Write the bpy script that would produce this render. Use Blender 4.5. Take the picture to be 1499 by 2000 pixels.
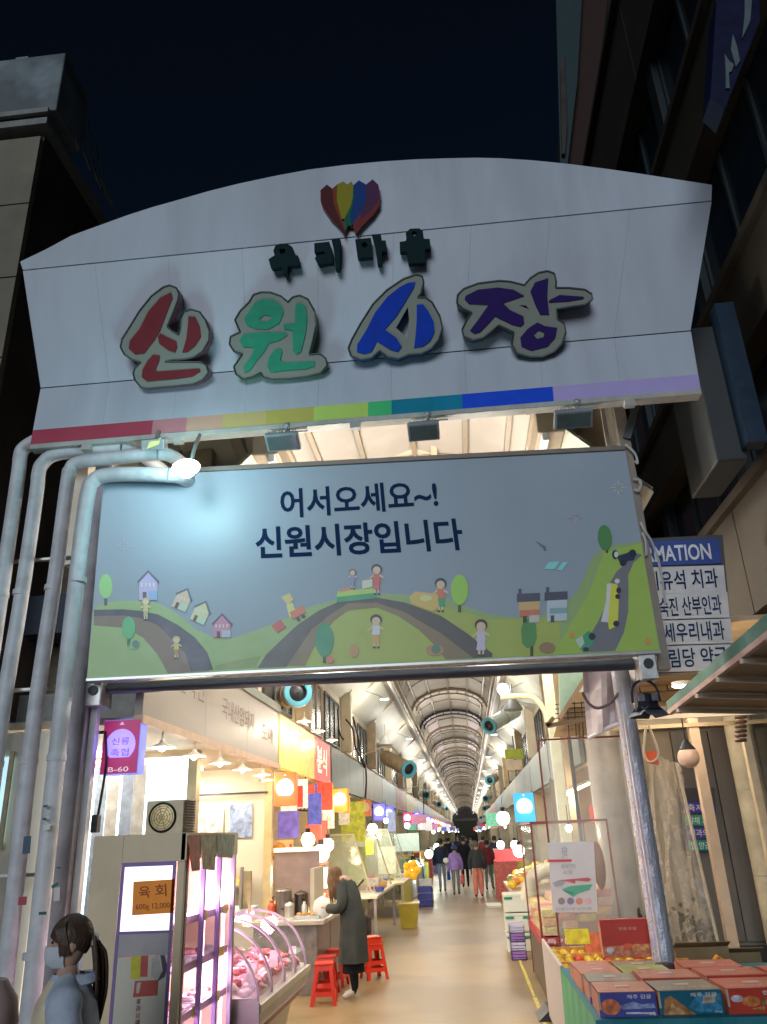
import bpy, math, random
from mathutils import Vector, Matrix, noise
from mathutils.geometry import tessellate_polygon
random.seed(7)
S = bpy.context.scene
COL = S.collection
for o in list(bpy.data.objects): bpy.data.objects.remove(o)
# ---------------------------------------------------------------- camera
FOC = 1529.0; CX, CY = 749.5, 1000.0; EYE = 1.9
up = Vector((600 - CX, -(-2700 - CY), -FOC)).normalized()
fw = Vector((915 - CX, -(1625 - CY), -FOC)); fw = (fw - up * fw.dot(up)).normalized()
rt = fw.cross(up)
ROT = Matrix((rt, fw, up))
cam = bpy.data.objects.new('camera', bpy.data.cameras.new('camera')); COL.objects.link(cam)
cam.matrix_world = Matrix.Translation((0, 0, EYE)) @ ROT.to_4x4()
cam.data.sensor_fit = 'VERTICAL'; cam.data.sensor_height = 36; cam.data.lens = FOC / 2000 * 36
cam.data.clip_start = .05; cam.data.clip_end = 900
S.camera = cam
# ---------------------------------------------------------------- sky, street light, exposure
W = bpy.data.worlds.new('World'); S.world = W; W.use_nodes = True
nt = W.node_tree; bg = nt.nodes['Background']
sky = nt.nodes.new('ShaderNodeTexSky'); sky.sky_type = 'NISHITA'; sky.sun_disc = False
SUN_EL, SUN_ROT = math.radians(14), math.radians(190)
sky.sun_elevation = SUN_EL; sky.sun_rotation = SUN_ROT
sky.air_density = 1.0; sky.dust_density = .3; sky.ozone_density = 4
nt.links.new(sky.outputs[0], bg.inputs[0]); bg.inputs[1].default_value = .0036
sl = bpy.data.lights.new('street_glow', 'SUN'); sl.energy = 1.12; sl.angle = math.radians(28); sl.color = (.82, .92, 1.0)
so = bpy.data.objects.new('street_glow', sl); COL.objects.link(so)
sd = Vector((math.sin(SUN_ROT) * math.cos(SUN_EL), math.cos(SUN_ROT) * math.cos(SUN_EL), math.sin(SUN_EL)))
so.rotation_euler = sd.to_track_quat('Z', 'Y').to_euler(); so.location = (0, -20, 20)
S.view_settings.view_transform = 'Standard'; S.view_settings.look = 'None'
S.view_settings.exposure = 0; S.view_settings.gamma = 1; S.view_settings.use_curve_mapping = False
# ---------------------------------------------------------------- helpers
def at(px, py, X=None, Y=None, Z=None):
    d = ROT @ Vector((px - CX, -(py - CY), -FOC))
    t = Y / d.y if Y is not None else X / d.x if X is not None else (Z - EYE) / d.z
    return d * t + Vector((0, 0, EYE))
def hit(px, py, p0, n):
    d = ROT @ Vector((px - CX, -(py - CY), -FOC)); e = Vector((0, 0, EYE))
    return e + d * ((p0 - e).dot(n) / d.dot(n))
def lin(c):
    return tuple((x / 255 / 12.92 if x <= 10 else ((x / 255 + .055) / 1.055) ** 2.4) for x in c[:3])
def ph(r, g, b, k=.34):
    return tuple(min(.85, x / k) for x in lin((r, g, b)))
class M:
    def __init__(s): s.v = []; s.f = []; s.m = []
    def add(s, vs, fs, mi=0):
        b = len(s.v); s.v += [tuple(v) for v in vs]; s.f += [tuple(i + b for i in f) for f in fs]; s.m += [mi] * len(fs); return s
    def box(s, x0, x1, y0, y1, z0, z1, mi=0):
        vs = [(x, y, z) for z in (z0, z1) for y in (y0, y1) for x in (x0, x1)]
        return s.add(vs, [(0, 2, 3, 1), (4, 5, 7, 6), (0, 1, 5, 4), (2, 6, 7, 3), (0, 4, 6, 2), (1, 3, 7, 5)], mi)
    def obox(s, c, a, b, d, mi=0):
        c, a, b, d = map(Vector, (c, a, b, d))
        vs = [c + a * i + b * j + d * k for k in (-1, 1) for j in (-1, 1) for i in (-1, 1)]
        return s.add(vs, [(0, 2, 3, 1), (4, 5, 7, 6), (0, 1, 5, 4), (2, 6, 7, 3), (0, 4, 6, 2), (1, 3, 7, 5)], mi)
    def bar(s, p, q, w, h=None, mi=0):
        p, q = Vector(p), Vector(q); h = h or w; d = (q - p); L = d.length / 2; d.normalize()
        u = Vector((0, 0, 1)); u = Vector((0, 1, 0)) if abs(d.z) > .95 else u
        a = d.cross(u).normalized(); b = a.cross(d)
        return s.obox((p + q) / 2, d * L, a * w / 2, b * h / 2, mi)
    def cyl(s, p, q, r0, r1=None, n=12, caps=True, mi=0):
        p, q = Vector(p), Vector(q); r1 = r0 if r1 is None else r1; d = (q - p).normalized()
        u = Vector((0, 0, 1)) if abs(d.z) < .9 else Vector((1, 0, 0)); a = d.cross(u).normalized(); b = d.cross(a)
        vs = []
        for c, r in ((p, r0), (q, r1)):
            vs += [c + (a * math.cos(t) + b * math.sin(t)) * r for t in (2 * math.pi * i / n for i in range(n))]
        fs = [(i, i + n, (i + 1) % n + n, (i + 1) % n) for i in range(n)]
        if caps: fs += [tuple(range(n)), tuple(range(2 * n - 1, n - 1, -1))]
        return s.add(vs, fs, mi)
    def tube(s, pts, r, n=8, mi=0, sub=1):
        P = [Vector(p) for p in pts]
        if sub > 1:
            Q = []
            for i in range(len(P) - 1):
                a, b, c, d = P[max(0, i - 1)], P[i], P[i + 1], P[min(len(P) - 1, i + 2)]
                for k in range(sub):
                    t = k / sub
                    Q.append(.5 * ((2 * b) + (c - a) * t + (2 * a - 5 * b + 4 * c - d) * t * t + (3 * b - a - 3 * c + d) * t ** 3))
            P = Q + [P[-1]]
        R = r if isinstance(r, (list, tuple)) else None
        vs = []; prev = None
        for i, p in enumerate(P):
            d = (P[min(i + 1, len(P) - 1)] - P[max(i - 1, 0)]).normalized()
            if prev is None:
                u = Vector((0, 0, 1)) if abs(d.z) < .9 else Vector((1, 0, 0)); a = d.cross(u).normalized()
            else: a = (prev - d * prev.dot(d)).normalized()
            prev = a; b = d.cross(a)
            rr = r if R is None else R[min(len(R) - 1, int(i / (len(P) - 1) * (len(R) - 1) + .5))]
            vs += [p + (a * math.cos(t) + b * math.sin(t)) * rr for t in (2 * math.pi * j / n for j in range(n))]
        fs = []
        for i in range(len(P) - 1):
            fs += [(i * n + j, (i + 1) * n + j, (i + 1) * n + (j + 1) % n, i * n + (j + 1) % n) for j in range(n)]
        fs += [tuple(range(n)), tuple(range(len(vs) - 1, len(vs) - n - 1, -1))]
        return s.add(vs, fs, mi)
    def loft(s, rings, mi=0, caps=True):
        n = len(rings[0]); vs = [p for r in rings for p in r]; fs = []
        for i in range(len(rings) - 1):
            fs += [(i * n + j, i * n + (j + 1) % n, (i + 1) * n + (j + 1) % n, (i + 1) * n + j) for j in range(n)]
        if caps: fs += [tuple(range(n - 1, -1, -1)), tuple(range(len(vs) - n, len(vs)))]
        return s.add(vs, fs, mi)
    def lathe(s, prof, o=(0, 0, 0), n=16, mi=0, ax=(0, 0, 1)):
        o = Vector(o); ax = Vector(ax).normalized(); u = Vector((0, 0, 1)) if abs(ax.z) < .9 else Vector((1, 0, 0))
        a = ax.cross(u).normalized(); b = ax.cross(a)
        return s.loft([[o + ax * z + (a * math.cos(t) + b * math.sin(t)) * max(r, 1e-4) for t in (2 * math.pi * i / n for i in range(n))] for r, z in prof], mi, False)
    def sph(s, c, rx, ry=None, rz=None, n=12, mi=0):
        ry = ry or rx; rz = rz or rx; c = Vector(c); k = max(4, n // 2); R = []
        for i in range(k + 1):
            t = math.pi * i / k; q = max(math.sin(t), .01)
            R.append([c + Vector((rx * q * math.cos(u), ry * q * math.sin(u), -rz * math.cos(t))) for u in (2 * math.pi * j / n for j in range(n))])
        return s.loft(R, mi)
    def prism(s, loops, d, mi=0, side=None, back=True):
        """loops: outer (and holes) of 3D points on the front face; d: depth vector going back"""
        d = Vector(d); loops = [[Vector(p) for p in l] for l in loops]; side = mi if side is None else side
        flat = [p for l in loops for p in l]
        tris = tessellate_polygon(loops)
        s.add(flat, tris, mi)
        if d.length > 0:
            if back: s.add([p + d for p in flat], [t[::-1] for t in tris], mi)
            for l in loops:
                n = len(l); s.add(l + [p + d for p in l], [(i, (i + 1) % n, (i + 1) % n + n, i + n) for i in range(n)], side)
        return s
    def quad(s, a, b, c, d, mi=0): return s.add([a, b, c, d], [(0, 1, 2, 3)], mi)
    def build(s, name, mats, parent=None, smooth=False, bevel=0, loc=None, kind=None):
        me = bpy.data.meshes.new(name); me.from_pydata(s.v, [], s.f)
        mats = mats if isinstance(mats, (list, tuple)) else [mats]
        for m in mats: me.materials.append(m)
        me.polygons.foreach_set('material_index', s.m)
        if smooth:
            me.polygons.foreach_set('use_smooth', [True] * len(me.polygons))
            me.set_sharp_from_angle(angle=math.radians(40))
        me.update()
        return link(name, me, parent, bevel, kind)
def link(name, me, parent=None, bevel=0, kind=None):
    o = bpy.data.objects.new(name, me); COL.objects.link(o)
    if parent is not None:
        o.parent = parent; o.matrix_parent_inverse = Matrix.Translation(-worldloc(parent)); 
    if bevel:
        b = o.modifiers.new('bevel', 'BEVEL'); b.width = bevel; b.segments = 2; b.limit_method = 'ANGLE'
    if kind: o['kind'] = kind
    return o
def worldloc(o):
    return Vector(o.location) if o.parent is None and o.type == 'EMPTY' else Vector((0, 0, 0))
def thing(name, label, cat, loc=(0, 0, 0), group=None, rz=0):
    o = bpy.data.objects.new(name, None); COL.objects.link(o); o.location = loc; o.empty_display_size = .1
    return tag(o, label, cat, group)
def tag(o, label, cat, group=None):
    o['label'] = label; o['category'] = cat
    if group: o['group'] = group
    return o
def struct(o): o['kind'] = 'structure'; return o
def dup(root, loc, label, rz=0, group=None, swap=None, scale=None):
    """copy of a thing (built about its own empty) with its parts and sub-parts"""
    def cp(o, par):
        c = o.copy(); COL.objects.link(c)
        if par is not None: c.parent = par; c.matrix_parent_inverse = o.matrix_parent_inverse.copy()
        if swap and o.type == 'MESH' and o.data.materials and o.data.materials[0] and o.data.materials[0].name in swap:
            c.data = o.data.copy()
            for i, m in enumerate(c.data.materials):
                if m.name in swap: c.data.materials[i] = swap[m.name]
        for ch in [x for x in o.children]: cp(ch, c)
        return c
    r = cp(root, None); r.location = loc; r.rotation_euler = (0, 0, rz); r['label'] = label
    if scale: r.scale = scale
    if group: r['group'] = group
    return r
# ---------------------------------------------------------------- materials
MT = {}
def mat(name, col=(.5, .5, .5), rough=.6, metal=0, var=.12, sc=6, bump=0, bsc=60, emit=None, es=0, alpha=1, trans=0, col2=None, stain=0, spec=.5, coat=0, stretch=None):
    if name in MT: return MT[name]
    m = bpy.data.materials.new(name); m.use_nodes = True; t = m.node_tree; p = t.nodes['Principled BSDF']; L = t.links.new
    p.inputs['Roughness'].default_value = rough; p.inputs['Metallic'].default_value = metal
    p.inputs['Specular IOR Level'].default_value = spec; p.inputs['Coat Weight'].default_value = coat
    c1 = tuple(col) + (1,)
    p.inputs['Base Color'].default_value = c1
    tc = t.nodes.new('ShaderNodeTexCoord'); src = tc.outputs['Object']
    if stretch:
        mp = t.nodes.new('ShaderNodeMapping'); mp.inputs['Scale'].default_value = stretch; L(src, mp.inputs[0]); src = mp.outputs[0]
    if var or col2:
        n = t.nodes.new('ShaderNodeTexNoise'); n.inputs['Scale'].default_value = sc; n.inputs['Detail'].default_value = 5; n.inputs['Roughness'].default_value = .6
        L(src, n.inputs['Vector'])
        r = t.nodes.new('ShaderNodeValToRGB'); r.color_ramp.elements[0].position = .32; r.color_ramp.elements[1].position = .68
        a = col2 or tuple(x * (1 - var) for x in col)
        r.color_ramp.elements[0].color = tuple(a) + (1,); r.color_ramp.elements[1].color = tuple(min(1, x * (1 + var)) for x in col) + (1,)
        L(n.outputs['Fac'], r.inputs[0]); last = r.outputs[0]
        if stain:
            n2 = t.nodes.new('ShaderNodeTexNoise'); n2.inputs['Scale'].default_value = sc * .35; n2.inputs['Detail'].default_value = 8; L(src, n2.inputs['Vector'])
            r2 = t.nodes.new('ShaderNodeValToRGB'); r2.color_ramp.elements[0].position = .42; r2.color_ramp.elements[1].position = .56
            r2.color_ramp.elements[0].color = (1 - stain,) * 3 + (1,); r2.color_ramp.elements[1].color = (1, 1, 1, 1)
            mx = t.nodes.new('ShaderNodeMix'); mx.data_type = 'RGBA'; mx.blend_type = 'MULTIPLY'; mx.inputs[0].default_value = 1
            L(n2.outputs['Fac'], r2.inputs[0]); L(last, mx.inputs[6]); L(r2.outputs[0], mx.inputs[7]); last = mx.outputs[2]
        L(last, p.inputs['Base Color'])
        mr = t.nodes.new('ShaderNodeMapRange'); mr.inputs[3].default_value = max(.03, rough - .1); mr.inputs[4].default_value = min(1, rough + .12)
        L(n.outputs['Fac'], mr.inputs[0]); L(mr.outputs[0], p.inputs['Roughness'])
    if bump:
        n = t.nodes.new('ShaderNodeTexNoise'); n.inputs['Scale'].default_value = bsc; n.inputs['Detail'].default_value = 4; L(src, n.inputs['Vector'])
        b = t.nodes.new('ShaderNodeBump'); b.inputs['Strength'].default_value = bump; b.inputs['Distance'].default_value = .01
        L(n.outputs['Fac'], b.inputs['Height']); L(b.outputs[0], p.inputs['Normal'])
    if es:
        p.inputs['Emission Color'].default_value = tuple(emit or col) + (1,); p.inputs['Emission Strength'].default_value = es
    if alpha < 1: p.inputs['Alpha'].default_value = alpha
    if trans: p.inputs['Transmission Weight'].default_value = trans
    MT[name] = m; return m
LG = 1.3
def lamp(name, loc, e, col=(1, .85, .65), r=.08, kind='POINT', parent=None, size=None, direction=None, spot=None):
    l = bpy.data.lights.new(name, kind); l.energy = e * LG; l.color = col
    if kind == 'AREA':
        l.shape = 'RECTANGLE'; l.size, l.size_y = size
    else: l.shadow_soft_size = r
    if kind == 'SPOT': l.spot_size = spot or 1.8; l.spot_blend = .7
    o = bpy.data.objects.new(name, l); COL.objects.link(o); o.location = loc
    if direction: o.rotation_euler = (-Vector(direction)).to_track_quat('Z', 'Y').to_euler()
    if parent is not None: o.parent = parent; o.matrix_parent_inverse = Matrix.Translation(-worldloc(parent))
    return o
_tc = {}
def text_polys(body, bold=0):
    """flat letter mesh in a 0..1 box: (verts2d, faces, aspect w/h)"""
    k = (body, bold)
    if k in _tc: return _tc[k]
    c = bpy.data.curves.new('t', 'FONT'); c.body = body; c.size = 1; c.offset = bold; c.resolution_u = 3; c.fill_mode = 'FRONT'
    o = bpy.data.objects.new('t', c); COL.objects.link(o)
    me = bpy.data.meshes.new_from_object(o)
    vs = [(v.co.x, v.co.y) for v in me.vertices]; fs = [tuple(p.vertices) for p in me.polygons]
    bpy.data.objects.remove(o); bpy.data.curves.remove(c); bpy.data.meshes.remove(me)
    if not vs: vs = [(0, 0), (1, 0), (1, 1)]; fs = [(0, 1, 2)]
    x0 = min(v[0] for v in vs); x1 = max(v[0] for v in vs); y0 = min(v[1] for v in vs); y1 = max(v[1] for v in vs)
    vs = [((x - x0) / (x1 - x0), (y - y0) / (y1 - y0)) for x, y in vs]
    _tc[k] = (vs, fs, (x1 - x0) / (y1 - y0)); return _tc[k]
def text(m, body, a, b, d, bold=.02, depth=None, mi=0):
    """letters filling the parallelogram a (bottom left), b (bottom right), d (top left)"""
    a, b, d = Vector(a), Vector(b), Vector(d); vs, fs, _ = text_polys(body, bold)
    P = [a + (b - a) * x + (d - a) * y for x, y in vs]
    m.add(P, fs, mi)
    if depth:
        D = Vector(depth); m.add([p + D for p in P], [f[::-1] for f in fs], mi)
        cnt = {}
        for f in fs:
            for i in range(len(f)):
                e = (f[i], f[(i + 1) % len(f)]); cnt[frozenset(e)] = cnt.get(frozenset(e), 0) + 1
        n = len(P)
        m.add(P + [p + D for p in P], [(f[i], f[(i + 1) % len(f)], f[(i + 1) % len(f)] + n, f[i] + n) for f in fs for i in range(len(f)) if cnt[frozenset((f[i], f[(i + 1) % len(f)]))] == 1], mi)
    return m
ORD = ['first', 'second', 'third', 'fourth', 'fifth', 'sixth', 'seventh', 'eighth', 'ninth', 'tenth', 'eleventh', 'twelfth', 'thirteenth', 'fourteenth', 'fifteenth', 'sixteenth', 'seventeenth', 'eighteenth', 'nineteenth', 'twentieth']
cream = mat('cream_paint', (.62, .55, .42), .55, var=.08, sc=3, stain=.1)
white = mat('white_paint', (.74, .74, .76), .45, var=.05, sc=2)
steel = mat('steel', (.5, .5, .5), .35, .85, var=.15, sc=14)
greyp = mat('grey_paint', (.28, .28, .27), .5, var=.12, sc=8, stain=.15)
dark = mat('dark_metal', (.03, .033, .04), .4, .3, var=.2)
black = mat('black_plastic', (.015, .016, .018), .4, var=.2)
tan = mat('tan_paint', (.42, .32, .2), .55, var=.12, sc=5, stain=.2)
skin = mat('skin', (.55, .34, .25), .5, var=.05)
# ================================================================ setting
asphalt = mat('asphalt', (.06, .06, .062), .85, var=.25, sc=40, bump=.3, bsc=200)
concrete = mat('floor_concrete', (.31, .215, .11), .42, var=.14, sc=1.4, stain=.24, bump=.15, bsc=30)
struct(M().quad((-300, -100, -.02), (300, -100, -.02), (300, 500, -.02), (-300, 500, -.02)).build('ground', asphalt))
fl = struct(M().quad((-3.2, 7, 0), (2.2, 7, 0), (2.2, 192, 0), (-3.2, 192, 0)).build('floor', concrete))
# painted yellow edge line on the floor (right side, broken by wear)
yl = M()
for k in range(8): yl.box(.64 + .006 * (k % 2), .675 + .006 * (k % 3), 9.2 + k * .7, 9.2 + k * .7 + .66 + .04 * (k % 2), .0, .004)
yl.build('edge_line', mat('yellow_line', (.62, .52, .12), .7, var=.4, sc=20), fl)
# ---------------------------------------------------------------- left building
LBX = -5.5
tile = mat('tan_tile', (.24, .21, .16), .7, var=.15, sc=2, stain=.2)
brownw = mat('brown_render', (.07, .055, .05), .85, var=.2, sc=2, stain=.3)
lb = thing('corner_building', 'dark corner building with tan tiled front at the far left', 'building', (LBX, 8, 0))
m = M(); m.box(-16, LBX, 8.1, 60, 0, 11.7); m.build('wall', brownw, lb)
zc = 3.9
while zc < 11.5:
    h = 1.28
    for c in range(6):
        x1 = LBX - c * 1.6 - (0 if c else 0)
        M().box(x1 - 1.585, x1, 8.0 - .004 * (c % 2), 8.1, zc + .012, min(zc + h, 11.7) - .012).build('tile', tile, lb)
    zc += h
M().box(-16, LBX + .12, 7.9, 60, 11.7, 11.82).build('roof', greyp, lb)
for k in range(6):
    w = M().box(LBX, LBX + .06, 12 + k * 5, 13.8 + k * 5, 8.6, 10.1).build('window', dark, lb)
m = M(); m.box(-4.5 - 1.0, -3.3, 9.9, 10.1, 3.6, 7.2); m.build('side_wall', mat('beige_render', (.30, .25, .17), .8, var=.15, stain=.3), lb)
m = M().box(-5.5, -3.3, 9.9, 10.1, 0, 1.0); m.box(-5.5, -3.3, 9.95, 10.1, 1., 3.6); m.build('side_wall', mat('beige_render'), lb)
for i in range(3):
    M().box(-5.4 + i * .7, -4.8 + i * .7, 9.84, 9.9, 1.1, 2.9).build('shop_window', mat('lit_window', (.7, .85, .9), .3, emit=(.62, .9, 1), es=1.5 if i == 0 else .0), lb)
    M().box(-5.44 + i * .7, -4.76 + i * .7, 9.86, 9.9, 2.9, 2.98).build('lintel', tan, lb)
M().box(-5.5, -3.6, 9.2, 9.9, 4.4, 4.9).build('awning', mat('navy_awning', (.02, .03, .06), .6), lb)
M().box(-5.5, -3.6, 9.5, 9.9, 3.3, 3.7).build('awning_box', greyp, lb)
# rooftop sign box of the left building
rs = thing('rooftop_sign', 'weathered white sign box on the roof of the far left building', 'sign', (-7.5, 8, 11.82))
m = M(); m.box(-15, at(112, 200, Y=7.9).x, 7.9, 8.7, 11.95, 13.15)
m.build('sign_box', mat('weathered_white', (.23, .27, .30), .7, var=.15, sc=3, stain=.45), rs, bevel=.02)
for k in range(5): M().box(-15 + k * 2, -14.9 + k * 2, 7.86, 7.9, 11.9, 13.25).build('sign_post', greyp, rs)
M().box(-15, -5.35, 7.84, 7.9, 11.86, 11.95).build('bottom_rail', greyp, rs)
for k in range(8): M().box(-6.1 - k * 1.1, -5.9 - k * 1.1, 7.95, 8.1, 13.15, 13.24).build('clamp', greyp, rs)
m = M()
for k in range(5): m.tube([(-5.35, 8.2 + k * .25, 12.9), (-5.3, 8.3 + k * .3, 12.2), (-5.25, 8.6 + k * .4, 11.9)], .015, 5)
m.build('cable', greyp, rs)
# farther dark building behind it
lb2 = thing('background_building', 'unlit maroon building behind the corner building on the left', 'building', (-5.3, 62, 0))
M().box(-18, -5.2, 62, 90, 0, 42).build('wall', mat('maroon_dark', (.05, .02, .03), .8), lb2)
for i in range(5):
    for j in range(4): M().box(-5.2, -5.12, 64 + i * 5, 67 + i * 5, 22 + j * 4.5, 24.5 + j * 4.5).build('window', dark, lb2)
# ---------------------------------------------------------------- right building: a long dark facade beside the arcade
RX = 3.55
rb = thing('office_building', 'tall dark office building along the right side of the gate', 'building', (RX, 8, 0))
bw = [mat('facade_brown', (.045, .037, .027), .8, var=.15, sc=2, stain=.2), mat('facade_slate', (.016, .028, .036), .6, var=.15, sc=2), mat('facade_tan', (.075, .06, .045), .75, var=.1, sc=3, stain=.15)]
M().box(RX + .35, 14, 1, 60, 3.6, 15.0).build('wall', bw[1], rb)
bands = [(4.15, 5.6, 0, 2), (5.6, 6.9, .30, 1), (6.9, 7.95, .0, 0), (7.95, 9.9, .3, 1), (9.9, 11.0, 0, 0), (11.0, 13.0, .3, 1), (13.0, 15.0, .02, 0)]
for z0, z1, rec, k in bands:
    if rec == .3:
        for j in range(12):
            y0 = 2.2 + j * 3.6
            w = M().box(RX + .3, RX + .35, y0, y0 + 3.3, z0, z1).build('window', mat('window_night', (.012, .02, .028), .12, var=.3, sc=1), rb)
            for q in range(4): M().box(RX + .26, RX + .30, y0 + q * 1.08, y0 + q * 1.08 + .06, z0, z1).build('frame_bar', bw[1], w)
            M().box(RX + .16, RX + .35, y0 - .3, y0, z0, z1).build('pilaster', bw[1], rb)
    else:
        for j in range(16):
            M().box(RX + rec - .02 * (j % 2) * .2, RX + .35, 1 + j * 2.8, 3.785 + j * 2.8, z0 + .01, z1 - .01).build('spandrel_panel', bw[k], rb)
        M().box(RX - .10, RX + .2, 1, 46, z1 - .14, z1 - .02).build('ledge', bw[2] if k == 2 else bw[0], rb)
# blue strip light box and grey box hanging on the facade
g = thing('facade_box', 'grey cabinet with a blue edge mounted high on the right facade', 'sign', (3.2, 6.7, 6.5))
a = at(1370, 760, Y=7.6); b = at(1470, 870, Y=7.6)
M().box(a.x, b.x - .06, 7.6, 8.6, b.z - .15, 7.0).build('cabinet', mat('facade_grey', (.04, .045, .05), .6), g, bevel=.02)
M().box(b.x - .12, b.x + .08, 7.4, 7.6, b.z - .05, 7.15).build('blue_edge', mat('blue_edge', (.006, .026, .06), .4), g)
# tall projecting sign with lettering, top right
g = thing('projecting_sign', 'dark blue projecting sign with white strokes at the top right corner', 'sign', (3.2, 7, 10))
p = [at(*q, Y=5.2) for q in ((1400, 0), (1480, -60), (1485, 40), (1415, 215), (1388, 190))]
m = M().prism([p], (0, .25, 0)); m.build('sign_body', mat('sign_navy', (.005, .009, .045), .4), g)
m = M()
for q in (((1455, 0), (1470, -10), (1466, 40), (1450, 75), (1455, 30)), ((1432, 66), (1440, 90), (1446, 118), (1438, 130), (1428, 95)), ((1416, 105), (1426, 120), (1434, 125), (1430, 138), (1424, 142), (1426, 172), (1418, 172), (1418, 140))):
    m.prism([[at(*z, Y=5.18) for z in q]], (0, .015, 0))
m.build('lettering', mat('sign_grey', (.12, .16, .18), .5), g)
# distant dark tower (teal strip, maroon strip)
g = thing('distant_tower', 'dark tower with teal and maroon strips behind the arch, top right', 'building', (7, 30, 0))
def vface(pts, Y, d, nm, mt, par): return M().prism([[at(*q, Y=Y) for q in pts]], (0, d, 0)).build(nm, mt, par)
vface([(1120, -60), (1215, -60), (1147, 340), (1098, 340)], 24, 4, 'side_wall', mat('tower_maroon', (.035, .012, .01), .8), g)
vface([(1085, -60), (1140, -60), (1128, 160), (1108, 330), (1095, 330)], 23.6, .3, 'banner_strip', mat('tower_teal', (.015, .045, .05), .6), g)
vface([(1200, -80), (1420, -80), (1300, 420), (1140, 420)], 22.5, 5, 'wall', mat('tower_slate', (.014, .03, .04), .7), g)
vface([(1330, 225), (1358, 225), (1375, 330), (1345, 345)], 20, .3, 'blue_panel', mat('tower_blue', (.012, .05, .085), .5), g)
vface([(1288, 250), (1330, 230), (1345, 345), (1300, 345)], 20.2, .3, 'slate_panel', mat('tower_slate2', (.025, .05, .06), .5), g)
vface([(1095, 130), (1102, 100), (1108, 240), (1104, 300), (1098, 300)], 23.4, .2, 'bracket', brownw, g)
# ---------------------------------------------------------------- arcade roof
YA, YB = 8.3, 190
VC = -.40; HW = 1.55; ZS = 6.5
ar = thing('arcade_roof', 'vaulted translucent roof with steel ribs over the market lane', 'arcade roof', (VC, YA, 6.5))
glaz = mat('roof_panel', (.52, .47, .42), .5, var=.06, sc=1.5, stain=.2)
glaz2 = mat('roof_panel_lilac', (.62, .52, .58), .45, var=.1, sc=1)
ribm = mat('rib_paint', (.30, .24, .17), .45, var=.08)
def vp(t, r=0): return VC - math.cos(t) * (HW + r), ZS + math.sin(t) * (.85 + r)
NS = 6; stuffp = M()
y = YA; k = 0
ys = []
while y < YB: ys.append(y); y += 3.0
for i, y in enumerate(ys):
    major = i % 2 == 0
    m = M()
    pts = [(vp(math.pi * j / 12, -.03 if major else .0)) for j in range(13)]
    for j in range(12):
        (x0, z0), (x1, z1) = pts[j], pts[j + 1]
        m.bar((x0, y, z0), (x1, y, z1), .12 if major else .05, .14 if major else .05)
    if major:
        pts = [(vp(math.pi * j / 12, -.22)) for j in range(13)]
        for j in range(12):
            (x0, z0), (x1, z1) = pts[j], pts[j + 1]; m.bar((x0, y, z0), (x1, y, z1), .06, .06)
        for j in range(1, 12):
            (x0, z0), (x1, z1) = vp(math.pi * j / 12, -.22), vp(math.pi * j / 12, -.03); m.bar((x0, y, z0), (x1, y, z1), .035)
    m.build('rib', ribm if i % 5 else dark, ar)
for i, y in enumerate(ys[:-1]):
    for j in range(NS):
        t0, t1 = math.pi * j / NS, math.pi * (j + 1) / NS
        q = M() if i < 18 else stuffp
        (x0, z0), (x1, z1) = vp(t0, .03), vp(t1, .03)
        q.add([(x0, y + .03, z0), (x1, y + .03, z1), (x1, y + 2.97, z1), (x0, y + 2.97, z0), (x0, y + .03, z0 + .015), (x1, y + .03, z1 + .015), (x1, y + 2.97, z1 + .015), (x0, y + 2.97, z0 + .015)], [(0, 1, 2, 3), (4, 7, 6, 5), (0, 4, 5, 1), (2, 6, 7, 3), (0, 3, 7, 4), (1, 5, 6, 2)])
        if i < 18: q.build('ceiling_panel', glaz2 if (10 <= i <= 16 and j in (1, 4) and (i * 3 + j) % 4) else glaz, ar)
stuffp.build('ceiling_panel', glaz, ar, kind='stuff')
for j in range(NS + 1):
    x, z = vp(math.pi * j / NS, -.01); M().bar((x, YA, z), (x, YB, z), .065).build('purlin', ribm, ar)
# side ceilings, gutter beams
for sgn, xw, nm in ((-1, -3.2, 'left'), (1, 2.35, 'right')):
    xs = VC + sgn * HW
    for i in range(0, len(ys) - 1, 2):
        y0, y1 = ys[i], ys[min(i + 2, len(ys) - 1)]
        q = M().add([(xs + sgn * .3, y0 + .01, 6.25), (xw, y0 + .01, 5.35), (xw, y1 - .01, 5.35), (xs + sgn * .3, y1 - .01, 6.25)], [(0, 1, 2, 3)])
        q.add([(xs + sgn * .3, y0 + .01, 6.30), (xw, y0 + .01, 5.40), (xw, y1 - .01, 5.40), (xs + sgn * .3, y1 - .01, 6.30)], [(3, 2, 1, 0)])
        q.build('side_ceiling', mat('ceiling_cream', (.50, .50, .41), .5, var=.06, sc=2, stain=.12), ar)
    M().box(min(xs, xs + sgn * .32), max(xs, xs + sgn * .32), YA, YB, 6.2, 6.5).build('gutter_beam', ribm, ar, bevel=.02)
    M().box(min(xs + sgn * .05, xs + sgn * .12), max(xs + sgn * .05, xs + sgn * .12), YA, YB, 6.10, 6.2).build('cable_tray', white, ar)
# ends of the roof, black opening at the far end
M().box(-4, 3, YB - 12, YB - 11.9, 4.2, 4.5).build('tie_beam', dark, ar); M().prism([[Vector((vp(math.pi * j / 16, .1)[0], YB, vp(math.pi * j / 16, .1)[1])) for j in range(17)] + [Vector((3, YB, 6.5)), Vector((3, YB, 4.2)), Vector((-4, YB, 4.2)), Vector((-4, YB, 6.5))]], (0, .2, 0)).build('end_wall', mat('end_grey2', (.10, .10, .115), .7), ar)
ribp = mat('rafter_cream', (.62, .52, .38), .45, var=.06)
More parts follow.
